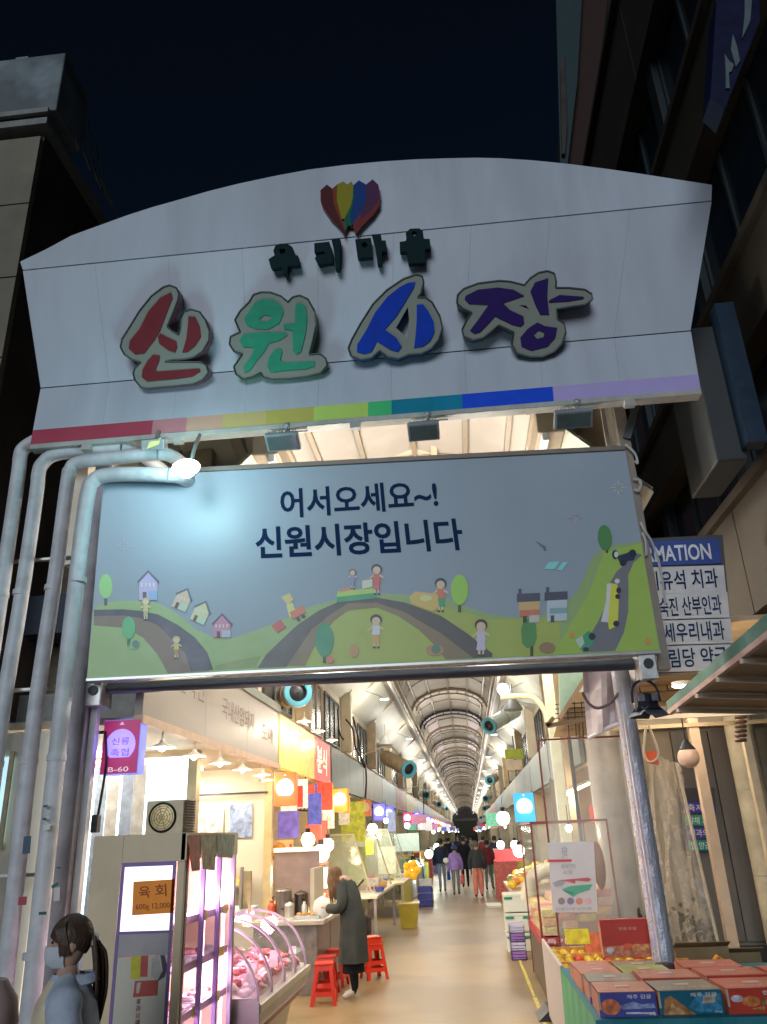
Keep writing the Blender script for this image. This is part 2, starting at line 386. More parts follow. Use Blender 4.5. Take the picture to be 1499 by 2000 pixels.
# near slanted porch roof seen above the banner
pr = thing('porch_roof', 'cream canopy ceiling with curved battens between arch sign and banner', 'canopy', (-.8, 9, 6))
pc = mat('porch_cream', (.80, .70, .56), .45, var=.05, sc=1.2, stain=.06)
PX = [-3.75, -2.95, -2.1, -1.2, -.1, .85, 1.5, 2.05]
for i in range(len(PX) - 1):
    x0, x1 = PX[i], PX[i + 1]
    R = []
    for (yy_, zz) in ((7.25, 8.3), (9, 7.95), (10.5, 7.5), (12, 6.9)):
        R.append((yy_, zz))
    m = M()
    for a_, b_ in zip(R, R[1:]):
        for xx0, xx1 in ((x0 + .015, x1 - .015),):
            zc0 = -.05 * ((xx0 + .5) ** 2); zc1 = -.05 * ((xx1 + .5) ** 2)
            m.quad((xx0, a_[0], a_[1] + zc0), (xx1, a_[0], a_[1] + zc1), (xx1, b_[0], b_[1] + zc1), (xx0, b_[0], b_[1] + zc0))
            m.quad((xx0, b_[0], b_[1] + zc0 + .03), (xx1, b_[0], b_[1] + zc1 + .03), (xx1, a_[0], a_[1] + zc1 + .03), (xx0, a_[0], a_[1] + zc0 + .03))
    m.build('ceiling_panel', pc, pr)
    zc1 = -.05 * ((x1 + .5) ** 2)
    m = M()
    for a_, b_ in zip(R, R[1:]): m.bar((x1, a_[0], a_[1] + zc1 - .05), (x1, b_[0], b_[1] + zc1 - .05), .09 if i % 2 else .16, .09)
    m.build('rafter', ribp, pr)
for (yy_, zz) in ((9.6, 7.77), (10.9, 7.34)):
    M().tube([(x, yy_, zz - .05 * (x + .5) ** 2 - .03) for x in [-3.75 + .5 * k for k in range(12)]], .025, 6).build('curved_batten', ribp, pr)
M().box(-3.95, -3.8, 7.3, 12, 4.6, 7.7).build('side_panel', pc, pr); M().box(2.0, 2.05, 8.3, 10.5, 5.2, 8.1).build('side_panel', pc, pr)
M().box(-4, 2.1, 11.95, 12.05, 6.55, 8.4).build('end_panel', pc, pr)
# upper walls of the lane above the fascias, with windows and pilasters
for sgn, xw, nm, lab in ((-1, -3.2, 'l', 'upper wall with dark windows along the left side of the lane'), (1, 2.35, 'r', 'upper wall with dark windows along the right side of the lane')):
    w = thing('upper_wall', lab, 'wall', (xw, 13, 3.8))
    M().box(min(xw, xw + sgn * .2), max(xw, xw + sgn * .2), 9 if sgn < 0 else 13, 190, 3.0, 5.4).build('wall', cream, w)
    for j in range(24):
        y0 = 9.6 + j * 6 if sgn < 0 else 14.2 + j * 6
        for q in range(2):
            ya = y0 + .5 + q * 2.6
            wi = M().box(min(xw - sgn * .02, xw), max(xw - sgn * .02, xw), ya, ya + 2.2, 4.05, 5.1).build('window', mat('window_dusty', (.10, .10, .085), .25, var=.35, sc=1.5), w)
            for t in range(4): M().box(min(xw - sgn * .05, xw - sgn * .02), max(xw - sgn * .05, xw - sgn * .02), ya + t * .72, ya + t * .72 + .05, 4.05, 5.1).build('window_bar', dark if q else tan, wi)
            for za in (4.0, 5.1): M().box(min(xw - sgn * .05, xw - sgn * .02), max(xw - sgn * .05, xw - sgn * .02), ya - .01, ya + 2.22, za, za + .05).build('window_rail', dark if q else tan, wi)
        M().box(min(xw - sgn * .28, xw), max(xw - sgn * .28, xw), y0 - .15, y0 + .15, 3.99, 5.5).build('pilaster', tan if j % 2 else cream, w, bevel=.02)
        M().tube([(xw - sgn * .14, y0, 5.2), (xw - sgn * .3, y0, 5.7), (xw - sgn * .95, y0, 6.2)], .05, 6, sub=4).build('bracket', ribp, w)
# ================================================================ arch sign
def T(pts, sc, ox, oy): return [(x * sc + ox, y * sc + oy) for x, y in pts]
YL1, YL2, YB0 = 6.6, 7.05, 6.9
Z1, Z2, Z3 = 7.85, 6.59, 5.81
A1, B1 = at(45, 527, Y=YL1), at(1390, 392, Y=YL1); A2, B2 = at(80, 757, Y=YL2), at(1350, 648, Y=YL2); A3, B3 = at(60, 865, Y=YB0), at(1370, 765, Y=YB0)
for v, z in ((A1, Z1), (B1, Z1), (A2, Z2), (B2, Z2), (A3, Z3), (B3, Z3)): v.z = z
sign = thing('arch_sign', 'large white arched entrance sign with colourful raised lettering over the market gate', 'entrance sign', (-.8, 7, 5.8))
sw = mat('sign_white', (.575, .615, .71), .42, var=.05, sc=1.6, stain=.10, bump=.03, bsc=3, stretch=(2.6, 1, .35))
arc = [(40, 511), (90, 487), (140, 460), (195, 440), (250, 420), (300, 404), (350, 390), (405, 374), (465, 359), (535, 344), (605, 331), (675, 322), (750, 315), (815, 311), (881, 309), (930, 308), (977, 309), (1040, 313), (1110, 320), (1180, 329), (1250, 339), (1320, 350), (1391, 361)]
G = Vector((0, 0, .007))
top = [at(x, y, Y=YL1) for x, y in arc]
M().prism([[A1 + G] + top + [B1 + G]], (0, .05, 0)).build('crown_panel', sw, sign)
nm = (B1 - A1).cross(A2 - A1).normalized(); nm = nm if nm.y < 0 else -nm
nb = (B2 - A2).cross(A3 - A2).normalized(); nb = nb if nb.y < 0 else -nb
dm, db = (A2 - A1).normalized(), (A3 - A2).normalized()
# main and lower panels are made of wide sheets butted side by side
def sheets(a, b, c, d, n, nrm, name, mt, gap=.0025):
    for i in range(n):
        t0, t1 = i / n, (i + 1) / n
        P = [a.lerp(b, t0), a.lerp(b, t1), d.lerp(c, t1), d.lerp(c, t0)]; e = (b - a).normalized() * gap
        P = [P[0] + e, P[1] - e, P[2] - e, P[3] + e]
        M().prism([P], -nrm * .04).build(name, mt, sign)
sheets(A1 + dm * .008, B1 + dm * .008, B2 - dm * .006, A2 - dm * .006, 9, nm, 'main_panel', sw, .0008)
f = .755
L3, R3 = A2.lerp(A3, f), B2.lerp(B3, f)
sheets(A2 + db * .008, B2 + db * .008, R3, L3, 9, nb, 'lower_panel', sw, .0008)
bandx = [(60, 310, 'red', (118, 44, 58)), (310, 380, 'faded_red', (132, 88, 92)), (380, 452, 'dusty_orange', (142, 112, 96)), (452, 540, 'ochre', (138, 122, 80)), (540, 635, 'olive', (128, 120, 60)), (635, 742, 'lime', (125, 145, 70)), (742, 788, 'green', (45, 130, 80)), (788, 870, 'teal', (0, 85, 105)), (870, 925, 'sea_blue', (0, 88, 112)), (925, 1098, 'blue', (10, 50, 150)), (1098, 1370, 'lavender', (122, 112, 160))]
for x0, x1, n_, c_ in bandx:
    t0, t1 = (x0 - 60) / 1310, (x1 - 60) / 1310
    M().prism([[L3.lerp(R3, t0), L3.lerp(R3, t1), A3.lerp(B3, t1), A3.lerp(B3, t0)]], -nb * .04).build('colour_band', mat('band_' + n_, ph(*c_, .36), .4, var=.04), sign)
# backing shell, underside lip, hidden frame
m = M()
off = Vector((0, .06, 0))
topb = [p + off for p in top]
m.prism([[A1 + off] + topb + [B1 + off]], (0, .03, 0))
m.build('backing', greyp, sign)
iA, iB = Vector((.03, 0, 0)), Vector((-.03, 0, 0))
m = M(); m.prism([[A1 + off + iA, B1 + off + iB, B2 + off + iB, A2 + off + iA]], (0, .03, 0)); m.prism([[A2 + off + iA, B2 + off + iB, B3 + off + iB, A3 + off + iA]], (0, .03, 0)); m.build('backing', greyp, sign)
dk = mat('seam_dark', (.05, .05, .06), .7)
for a_, b_, n_ in ((A1, B1, nm), (A2, B2, nm)): M().obox((a_ + b_) / 2 + Vector((0, .035, 0)), (b_ - a_) / 2, (0, .02, 0), (0, 0, .02)).build('seam', dk, sign)
lip = mat('lip_cream', (.5, .5, .46), .5, stain=.2)
e0, e1 = A3, B3
M().box(e0.x, e1.x, YB0 - .012, YB0 + .12, Z3 - .058, Z3 - .002).build('bottom_lip', lip, sign, bevel=.006)
for px in (175, 694, 1238, 350): x = at(px, 830, Y=YB0).x; M().box(x - .05, x + .05, YB0 - .02, YB0 + .05, Z3 - .12, Z3 - .06).build('clip', lip, sign)
for i, (px, w) in enumerate(((640, .22), (720, .3), (475, .06), (875, .06))):
    p = at(px, 322 + (0 if i < 2 else 30 if i == 2 else -13), Y=YL1); M().box(p.x - w, p.x + w, YL1 + .1, YL1 + .25, p.z - .1, p.z + .05).build('top_bracket', greyp, sign)
for x in (A2.x + 1.1,): M().bar((x, 7.5, 5.2), (x, 7.3, 7.0), .1).build('back_post', greyp, sign)
# raised letters, traced stroke by stroke, standing on the folded panel
PM = (A1 + A2) / 2
outl_g = mat('letter_face', (.27, .29, .25), .6, var=.04)
def glyph(nm_, outer, holes, strokes, shole, sidem, strokem, sc, ox, oy, depth=.13, lift=.17):
    pf = PM + nm * lift
    H = lambda pts, l=0: [hit(x, y, pf + nm * l, nm) for x, y in T(pts, sc, ox, oy)]
    par = M().prism([H(outer)] + [H(h) for h in holes], -nm * depth, 0, 1).build(nm_, [outl_g, sidem], sign)
    m = M()                                                          # dark rim line
    P = H(outer, .004)
    for a_, b_ in zip(P, P[1:] + P[:1]): m.bar(a_, b_, .014, .014)
    m.build('rim', mat('letter_rim', (.06, .08, .08), .4), par)
    for i, st in enumerate(strokes):
        M().prism([H(st, .012)] + [H(h, .012) for h in (shole.get(i, []))], -nm * .010, 0).build('stroke', strokem, par)
c4 = (.2935, 220, 540); c5 = (.347, 660, 510); c6 = (.2535, 500, 340)
glyph('red_letter', [(340, 70), (380, 58), (425, 75), (442, 110), (435, 160), (405, 240), (365, 335), (400, 365), (440, 388), (452, 340), (455, 280), (475, 235), (520, 218), (580, 235), (620, 290), (645, 360), (640, 430), (600, 500), (540, 540), (480, 552), (400, 556), (350, 568), (590, 570), (625, 592), (640, 640), (600, 690), (540, 717), (440, 728), (240, 745), (190, 738), (150, 690), (138, 645), (150, 608), (190, 570), (130, 552), (80, 520), (53, 470), (62, 420), (100, 360), (180, 230), (260, 130)], [],
      [[(390, 105), (400, 140), (360, 240), (320, 350), (280, 420), (210, 510), (150, 518), (108, 480), (115, 430), (180, 350), (240, 230), (320, 140)], [(320, 378), (360, 400), (425, 430), (430, 470), (415, 505), (370, 490), (310, 445), (302, 400)],
       [(505, 265), (550, 268), (580, 330), (588, 400), (550, 460), (500, 500), (465, 505), (490, 420), (500, 340)], [(270, 520), (315, 525), (310, 560), (285, 620), (300, 632), (580, 612), (585, 630), (530, 665), (430, 680), (230, 698), (195, 670), (200, 620), (235, 560)]],
      {}, mat('side_red', (.28, .09, .13), .4), mat('stroke_red', (.22, .03, .04), .6, spec=.15), *c4)
glyph('green_letter', [(940, 120), (990, 104), (1050, 105), (1120, 130), (1168, 170), (1200, 137), (1245, 125), (1300, 150), (1345, 230), (1355, 330), (1330, 440), (1310, 520), (1380, 515), (1420, 545), (1430, 590), (1390, 640), (1300, 665), (1180, 680), (1060, 685), (1005, 670), (985, 640), (940, 665), (870, 685), (822, 650), (808, 600), (850, 540), (865, 515), (810, 500), (778, 450), (785, 400), (850, 370), (815, 290), (850, 230), (910, 170)], [],
      [[(1000, 150), (1070, 152), (1120, 190), (1140, 240), (1110, 310), (1040, 350), (950, 350), (890, 320), (875, 280), (910, 230), (950, 170)], [(870, 385), (1000, 370), (1150, 372), (1165, 390), (1110, 425), (1040, 445), (1010, 500), (960, 560), (920, 620), (880, 640), (870, 600), (930, 520), (940, 470), (870, 470), (845, 430)],
       [(1220, 180), (1250, 175), (1285, 200), (1295, 280), (1285, 380), (1255, 500), (1225, 520), (1200, 490), (1200, 360), (1140, 350), (1135, 320), (1215, 310), (1215, 230)], [(1080, 485), (1120, 480), (1130, 500), (1115, 560), (1150, 575), (1340, 565), (1345, 595), (1290, 615), (1150, 625), (1050, 638), (1030, 600), (1040, 540)]],
      {0: [[(980, 280), (1010, 255), (1050, 262), (1060, 280), (1030, 298), (990, 298)]]}, mat('side_green', (.16, .30, .12), .4), mat('stroke_green', (.03, .33, .20), .6, spec=.2), *c4)
glyph('blue_letter', [(370, 100), (440, 75), (475, 85), (485, 120), (470, 180), (450, 205), (490, 205), (530, 230), (575, 310), (590, 380), (570, 440), (530, 490), (470, 520), (400, 525), (340, 550), (280, 540), (235, 505), (190, 545), (130, 555), (75, 535), (60, 490), (80, 440), (130, 350), (200, 240), (280, 160)], [[(395, 258), (402, 330), (390, 430), (328, 375)]],
      [[(435, 118), (430, 145), (380, 230), (330, 310), (265, 385), (330, 430), (360, 480), (340, 510), (300, 500), (220, 450), (190, 510), (150, 522), (108, 510), (110, 470), (160, 390), (210, 290), (280, 200), (350, 145), (400, 120)], [(445, 245), (480, 242), (510, 280), (540, 340), (545, 400), (520, 450), (480, 480), (430, 488), (440, 400), (445, 320)]],
      {}, mat('side_blue', (.03, .10, .26), .4), mat('stroke_blue', (.004, .05, .50), .6, spec=.15), *c5)
glyph('purple_letter', [(790, 125), (910, 110), (970, 115), (1050, 135), (1085, 95), (1130, 65), (1180, 55), (1220, 70), (1230, 110), (1228, 150), (1300, 150), (1390, 160), (1430, 185), (1435, 215), (1390, 245), (1300, 258), (1230, 270), (1235, 325), (1275, 350), (1285, 400), (1265, 460), (1220, 510), (1150, 540), (1080, 540), (1010, 520), (980, 470), (990, 400), (905, 360), (870, 390), (820, 430), (760, 445), (710, 425), (700, 385), (725, 335), (755, 290), (700, 265), (670, 235), (675, 190), (710, 155)], [[(1018, 247), (1060, 250), (1078, 272)]],
      [[(720, 195), (790, 160), (900, 148), (990, 160), (1050, 195), (930, 235), (970, 275), (1045, 310), (1050, 350), (1030, 368), (985, 358), (885, 310), (850, 350), (800, 400), (770, 408), (745, 390), (790, 330), (850, 245), (740, 240), (715, 215)], [(1185, 95), (1180, 200), (1190, 300), (1140, 300), (1110, 240), (1085, 170), (1110, 120)],
       [(1190, 220), (1250, 190), (1385, 200), (1385, 210), (1300, 225), (1190, 232)], [(1125, 345), (1165, 365), (1235, 375), (1225, 430), (1180, 480), (1090, 503), (1035, 480), (1028, 430), (1070, 380), (1100, 360)]],
      {3: [[(1130, 388), (1164, 402), (1158, 428), (1122, 437), (1102, 415)]]}, mat('side_plum', (.07, .06, .09), .4), mat('stroke_purple', (.028, .01, .13), .6, spec=.15), *c5)
sm = mat('letter_black', (.012, .03, .036), .8, spec=.1)
def ring(cx, cy, r, n=10): return [(cx + r * math.cos(2 * math.pi * i / n), cy + r * math.sin(2 * math.pi * i / n)) for i in range(n)]
for outer, holes in (([(145, 625), (135, 590), (150, 552), (190, 535), (245, 537), (280, 560), (300, 627), (322, 625), (340, 700), (245, 712), (243, 765), (210, 768), (203, 718), (118, 727), (98, 655)], [ring(205, 592, 24)]),
                     ([(450, 532), (565, 520), (590, 600), (597, 680), (482, 700), (455, 650), (466, 628), (532, 612), (530, 596), (452, 604)], []),
                     ([(582, 500), (648, 495), (653, 560), (645, 735), (614, 735), (604, 600)], []),
                     ([(765, 503), (885, 490), (898, 637), (785, 648)], [ring(838, 545, 22)]),
                     ([(892, 465), (962, 460), (968, 512), (1000, 510), (1010, 590), (972, 596), (968, 695), (938, 698), (920, 560)], []),
                     ([(1160, 500), (1155, 450), (1190, 420), (1260, 418), (1288, 440), (1294, 500), (1340, 498), (1348, 570), (1305, 580), (1310, 680), (1176, 690), (1160, 597), (1110, 597), (1108, 522), (1155, 515)], [ring(1222, 458, 20)])):
    pf = PM + nm * .13
    M().prism([[hit(x, y, pf, nm) for x, y in T(l, *c6)] for l in [outer] + holes], -nm * .10).build('small_letter', sm, sign)
# flower emblem: five upright petals gathered on two stalks
pe = Vector((0, YL1 - .12, 0))
emb = M().prism([[at(x, y, Y=YL1 - .05) for x, y in T([(500, 130), (548, 85), (590, 115), (640, 80), (700, 80), (750, 90), (800, 60), (850, 88), (900, 50), (940, 90), (950, 160), (940, 240), (890, 320), (800, 405), (770, 455), (745, 405), (715, 400), (690, 460), (660, 425), (580, 350), (515, 255), (498, 200)], *c6)]], (0, .05, 0)).build('emblem', mat('emblem_back', (.22, .05, .05), .4), sign)
for nm_, col, pts in (('maroon', (.14, .025, .03), [(497, 125), (548, 80), (590, 112), (602, 230), (642, 335), (690, 440), (684, 472), (660, 425), (570, 320), (505, 220)]),
                      ('orange', (.33, .08, .03), [(590, 112), (628, 78), (624, 200), (662, 345), (690, 440), (642, 335), (602, 230)]),
                      ('yellow', (.42, .38, .03), [(628, 78), (675, 56), (705, 80), (738, 56), (752, 85), (747, 180), (732, 245), (682, 345), (662, 345), (624, 200)]),
                      ('green', (.01, .18, .10), [(752, 85), (760, 180), (745, 250), (725, 330), (740, 400), (712, 395), (690, 440), (682, 345), (732, 245), (747, 180)]),
                      ('blue', (.01, .07, .32), [(752, 85), (795, 48), (850, 80), (850, 200), (805, 305), (750, 380), (740, 400), (725, 330), (745, 250), (760, 180)]),
                      ('purple', (.13, .04, .13), [(850, 80), (900, 40), (945, 82), (957, 160), (935, 225), (880, 290), (810, 350), (805, 305), (850, 200)]),
                      ('crimson', (.30, .05, .05), [(935, 225), (957, 160), (955, 240), (905, 315), (820, 400), (772, 466), (750, 400), (750, 380), (805, 305), (810, 350), (880, 290)])):
    M().prism([[at(x, y, Y=YL1 - .075) for x, y in T(pts, *c6)]], (0, .022, 0)).build('petal', mat('petal_' + nm_, tuple(q * .7 for q in col), .6, var=.05, spec=.2), emb)
# ================================================================ floodlights on arms under the arch sign
def floodlight(px, py, Yf, label, on=False, w=.34):
    c = at(px, py, Y=Yf); t = thing('floodlight', label, 'floodlight', c, 'floodlights under the arch sign')
    a = at(px + (8 if not on else -60), py - 30, Y=YB0)
    hz = Z3 - .06
    M().sph((a.x, YB0 + .02, hz + .03), .055, .05, .045, 10).build('mount', mat('lamp_grey', (.38, .42, .44), .4, .3), t, smooth=True)
    M().tube([(a.x, YB0 + .02, hz), (a.x, (Yf + YB0) / 2, c.z + .1), (c.x, Yf, c.z + .05)], .012, 6).build('arm', greyp, t)
    m = M(); m.bar((a.x - .16, YB0 + .06, hz - .015), (a.x + .2, YB0 + .06, hz - .015), .015); m.build('yoke', mat('lamp_grey'), t)
    tl = Vector((0, -.5, -.866)); u = Vector((1, 0, 0)); v = Vector((0, -.866, .5))
    m = M().obox(c, u * w / 2, v * .10, tl * .028); m.build('housing', mat('lamp_grey'), t, bevel=.01)
    m = M().obox(c + tl * .03, u * w * .43, v * .078, tl * .004)
    m.build('lens', mat('lens_lit', (1, 1, 1), emit=(.72, 1, 1), es=60) if on else mat('lens_off', (.12, .17, .17), .15), t)
    m = M()
    for k in range(9): m.obox(c - tl * .045 + u * (w * .4 * (k - 4) / 4), u * .004, v * .09, tl * .02)
    m.build('fins', mat('lamp_grey'), t)
    return t
floodlight(553, 862, 6.85, 'unlit floodlight on an arm under the olive band of the arch sign')
floodlight(828, 842, 6.85, 'unlit floodlight under the teal band, middle of the arch sign', w=.31)
floodlight(1120, 818, 6.85, 'largest unlit floodlight under the lavender band of the arch sign', w=.37)
c = at(365, 915, Y=6.45); t = thing('floodlight', 'glaring lit floodlight by the top left corner of the banner', 'floodlight', c, 'floodlights under the arch sign')
M().lathe([(.01, .12), (.07, .10), (.095, .02), (.10, 0), (.095, -.002)], c, 20, ax=(0, 1, .15)).build('housing', mat('lamp_grey'), t, smooth=True)
M().sph(c - Vector((0, .02, 0)), .135, .05, .085, 20).build('lens', mat('lens_lit', (1, 1, 1), emit=(.72, 1, 1), es=60), t, smooth=True)
M().tube([c + Vector((0, .10, .05)), c + Vector((-.02, .22, .3)), c + Vector((-.05, .45, .6))], .02, 8, sub=4).build('arm', greyp, t)
lamp('flood_glow', c + Vector((0, -.34, -.02)), 27, (.5, .95, 1), .26, parent=t)
c2 = at(302, 868, Y=6.8); t = thing('floodlight', 'small floodlight left of the glaring one with a yellow reflecting lens', 'floodlight', c2, 'floodlights under the arch sign')
M().obox(c2, (.12, 0, 0), (0, .05, .03), (0, -.02, .05)).build('housing', mat('lamp_grey'), t, bevel=.01)
M().obox(c2 + Vector((.02, -.06, -.02)), (.06, 0, .02), (0, .004, 0), (.01, 0, .035)).build('lens', mat('lens_yellow', (.5, .5, .2), .2, emit=(.7, .8, .3), es=.5), t)
M().bar(c2, c2 + Vector((0, .1, .2)), .03).build('arm', greyp, t)
# ================================================================ banner board
P0, P1 = at(170, 1325, Y=6.85), at(1290, 1270, Y=7.2)
zb = (P0.z + P1.z) / 2
nB = Vector((P1.y - P0.y, -(P1.x - P0.x), 0)).normalized()
bn = thing('welcome_banner', 'wide banner board with green hills and two rows of navy lettering above the lane', 'banner', ((P0 + P1) / 2))
def bh(x, y, l=0): return hit(x, y, P0 + nB * l, nB)
cor = [(170, 1325), (1290, 1270), (1222, 880), (203, 932)]
M().prism([[bh(*c) for c in cor]], -nB * .10).build('board', mat('banner_sky', (.38, .45, .54), .4, var=.03, sc=1), bn)
ki = .33
_bm = {}
pr_layer = [.0015]; base_l = [.0015]
def pm(c): 
    k = 'print_%d_%d_%d' % c
    return mat(k, ph(*c, ki), .35, var=.03)
def printed(name, shapes, label=None):
    """shapes: list of (colour, polygon pixels); one flat printed piece with several inks"""
    mats = []; m = M()
    pr_layer[0] = .001 if 'hills' in name else .003 if 'road' in name else base_l[0]
    if 'hills' not in name and 'road' not in name: base_l[0] = .0055 + ((base_l[0] - .0055 + .0011) % .0033)
    for c, pts in shapes:
        mm = pm(c)
        if mm not in mats: mats.append(mm)
        m.prism([[bh(x, y, pr_layer[0]) for x, y in pts]], (0, 0, 0), mats.index(mm)); pr_layer[0] += .0004
    o = m.build(name, mats, bn)
    return o
def ell(cx, cy, rx, ry, n=14, tilt=0): return [(cx + rx * math.cos(a) * math.cos(tilt) - ry * math.sin(a) * math.sin(tilt), cy + rx * math.cos(a) * math.sin(tilt) + ry * math.sin(a) * math.cos(tilt)) for a in (2 * math.pi * i / n for i in range(n))]
def rc(x0, y0, x1, y1, s=-.05): return [(x0, y0), (x1, y0 + (x1 - x0) * s), (x1, y1 + (x1 - x0) * s), (x0, y1)]
GR, GR2, GR3 = (100, 118, 78), (112, 122, 62), (108, 128, 60)
hill = [(184, 1186), (213, 1176), (240, 1173), (267, 1173), (309, 1178), (347, 1199), (381, 1228), (413, 1243), (440, 1247), (461, 1245), (507, 1229), (560, 1207), (596, 1188), (658, 1171), (700, 1164), (753, 1160), (792, 1161), (840, 1164), (876, 1170), (915, 1186), (960, 1200), (1007, 1206), (1060, 1202), (1108, 1179), (1132, 1148), (1147, 1114), (1156, 1090), (1171, 1075), (1204, 1064), (1253, 1058), (1290, 1270), (170, 1325)]
printed('hills_print', [(GR, hill), (GR2, [(760, 1180), (870, 1186), (960, 1210), (1090, 1205), (1100, 1278), (560, 1303), (610, 1230), (680, 1186)]), (GR3, [(1150, 1160), (1180, 1080), (1253, 1060), (1287, 1269), (1202, 1272), (1080, 1279)]), ((92, 104, 62), [(420, 1300), (450, 1292), (510, 1281), (500, 1303), (420, 1308)])])
printed('road_print', [((84, 72, 64), [(184, 1191), (240, 1190), (300, 1203), (345, 1232), (385, 1270), (410, 1311), (328, 1315), (309, 1279), (280, 1245), (248, 1226), (184, 1221)]),
                       ((48, 50, 62), [(184, 1191), (240, 1190), (275, 1193), (309, 1200), (347, 1220), (381, 1245), (405, 1274), (417, 1308), (373, 1311), (363, 1277), (333, 1245), (309, 1221), (275, 1207), (240, 1202), (184, 1203)]),
                       ((92, 82, 66), [(560, 1300), (610, 1228), (646, 1200), (680, 1178), (736, 1176), (792, 1196), (862, 1237), (925, 1285), (871, 1288), (848, 1259), (820, 1231), (778, 1203), (736, 1186), (680, 1192), (652, 1212), (610, 1270), (596, 1300)]),
                       ((62, 60, 60), [(504, 1304), (520, 1279), (560, 1240), (582, 1220), (624, 1192), (658, 1177), (736, 1167), (792, 1177), (862, 1203), (913, 1237), (962, 1276), (962, 1283), (925, 1285), (862, 1237), (792, 1196), (736, 1177), (680, 1178), (646, 1200), (610, 1228), (560, 1302)]),
                       ((80, 80, 86), [(1238, 1078), (1223, 1100), (1204, 1117), (1192, 1138), (1183, 1184), (1168, 1215), (1151, 1244), (1137, 1274), (1202, 1271), (1219, 1235), (1227, 1196), (1228, 1148), (1227, 1124), (1238, 1098), (1255, 1084)])])
def tree_pr(cx, cy, rx, ry, col=(92, 130, 70), th=14): printed('tree_print', [((50, 55, 45), rc(cx - 3, cy + ry - 6, cx + 3, cy + ry + th)), (col, ell(cx, cy, rx, ry, 16))])
tree_pr(207, 1145, 13, 24, (100, 140, 85)); tree_pr(252, 1226, 13, 22, (50, 120, 80)); tree_pr(634, 1250, 18, 33, (45, 100, 75), 12); tree_pr(898, 1152, 17, 30, (105, 140, 60), 14)
printed('tree_print', [((45, 55, 40), rc(1036, 1262, 1042, 1282)), ((60, 98, 58), [(1030, 1208), (1042, 1206), (1047, 1220), (1049, 1245), (1044, 1260), (1030, 1266), (1020, 1256), (1018, 1230), (1022, 1216)])])
printed('tree_print', [((50, 45, 35), rc(1184, 1066, 1188, 1080)), ((52, 92, 52), ell(1182, 1050, 14, 25, 16, -.1))])
def house(x, y, w, h, wall, roof, low, tilt=0):
    R = lambda p: [(x + (a - x) * math.cos(tilt) - (b - y) * math.sin(tilt), y + (a - x) * math.sin(tilt) + (b - y) * math.cos(tilt)) for a, b in p]
    sh = [(wall, R([(x - w, y - h), (x, y - h - w * .8), (x + w, y - h), (x + w, y), (x - w, y)])), (low, R([(x, y - h * .45), (x + w, y - h * .45), (x + w, y), (x, y)])),
          (roof, R([(x - w * 1.2, y - h + 3), (x, y - h - w * 1.05), (x + w * 1.2, y - h + 3), (x + w * 1.05, y - h + 7), (x, y - h - w * .75), (x - w * 1.05, y - h + 7)])), ((40, 42, 52), R([(x - w * .6, y - h * .4), (x - w * .2, y - h * .4), (x - w * .2, y), (x - w * .6, y)]))]
    for k in range(4): sh.append(((200, 185, 200), R([(x - w * .75 + k * w * .42, y - h * .85), (x - w * .6 + k * w * .42, y - h * .85), (x - w * .6 + k * w * .42, y - h * .65), (x - w * .75 + k * w * .42, y - h * .65)])))
    printed('house_print', sh)
house(290, 1172, 18, 40, (125, 115, 150), (58, 60, 80), (95, 115, 150)); house(349, 1190, 15, 30, (140, 122, 105), (58, 65, 80), (120, 135, 120), .42); house(385, 1215, 15, 30, (140, 135, 105), (58, 68, 78), (120, 140, 120), .42); house(434, 1245, 17, 30, (132, 88, 108), (60, 52, 70), (118, 125, 140))
printed('bush_print', [((85, 125, 90), ell(262, 1258, 11, 10)), ((55, 85, 80), ell(265, 1258, 7, 8))])
printed('shop_print', [((52, 56, 66), rc(1010, 1160, 1055, 1176)), ((52, 56, 66), rc(1013, 1150, 1019, 1162)), ((140, 118, 84), rc(1014, 1176, 1055, 1196)), ((140, 84, 66), rc(1016, 1192, 1054, 1204)), ((135, 132, 130), rc(1034, 1202, 1054, 1216)), ((48, 46, 52), rc(1022, 1204, 1029, 1216))])
printed('shop_print', [((52, 56, 66), rc(1064, 1157, 1109, 1173)), ((52, 56, 66), rc(1067, 1147, 1073, 1159)), ((128, 136, 142), rc(1069, 1173, 1108, 1214)), ((88, 116, 118), rc(1074, 1188, 1108, 1199)), ((52, 54, 62), rc(1076, 1202, 1083, 1215))])
def kid(x, y, s, hair, top_, bot, skirt=False, sk=(160, 130, 110)):
    printed('child_print', [(sk, rc(x - 5 * s, y - 4 * s, x - 1 * s, y + 14 * s, 0)), (sk, rc(x + 2 * s, y - 4 * s, x + 5 * s, y + 14 * s, 0)), (bot, [(x - 6 * s, y - 10 * s), (x + 6 * s, y - 10 * s), (x + (8 if skirt else 6) * s, y + 6 * s), (x - (8 if skirt else 6) * s, y + 6 * s)]),
                            (top_, [(x - 6 * s, y - 28 * s), (x + 6 * s, y - 28 * s), (x + 8 * s, y - 9 * s), (x - 8 * s, y - 9 * s)]), (sk, [(x + 6 * s, y - 26 * s), (x + 15 * s, y - 20 * s), (x + 14 * s, y - 17 * s), (x + 6 * s, y - 21 * s)]), (sk, [(x - 6 * s, y - 26 * s), (x - 15 * s, y - 18 * s), (x - 14 * s, y - 15 * s), (x - 6 * s, y - 21 * s)]),
                            (hair, ell(x, y - 37 * s, 11 * s, 10 * s)), (sk, ell(x, y - 34 * s, 8 * s, 8 * s)), ((40, 40, 45), rc(x - 6 * s, y + 13 * s, x - 1 * s, y + 16 * s, 0)), ((40, 40, 45), rc(x + 2 * s, y + 13 * s, x + 6 * s, y + 16 * s, 0))])
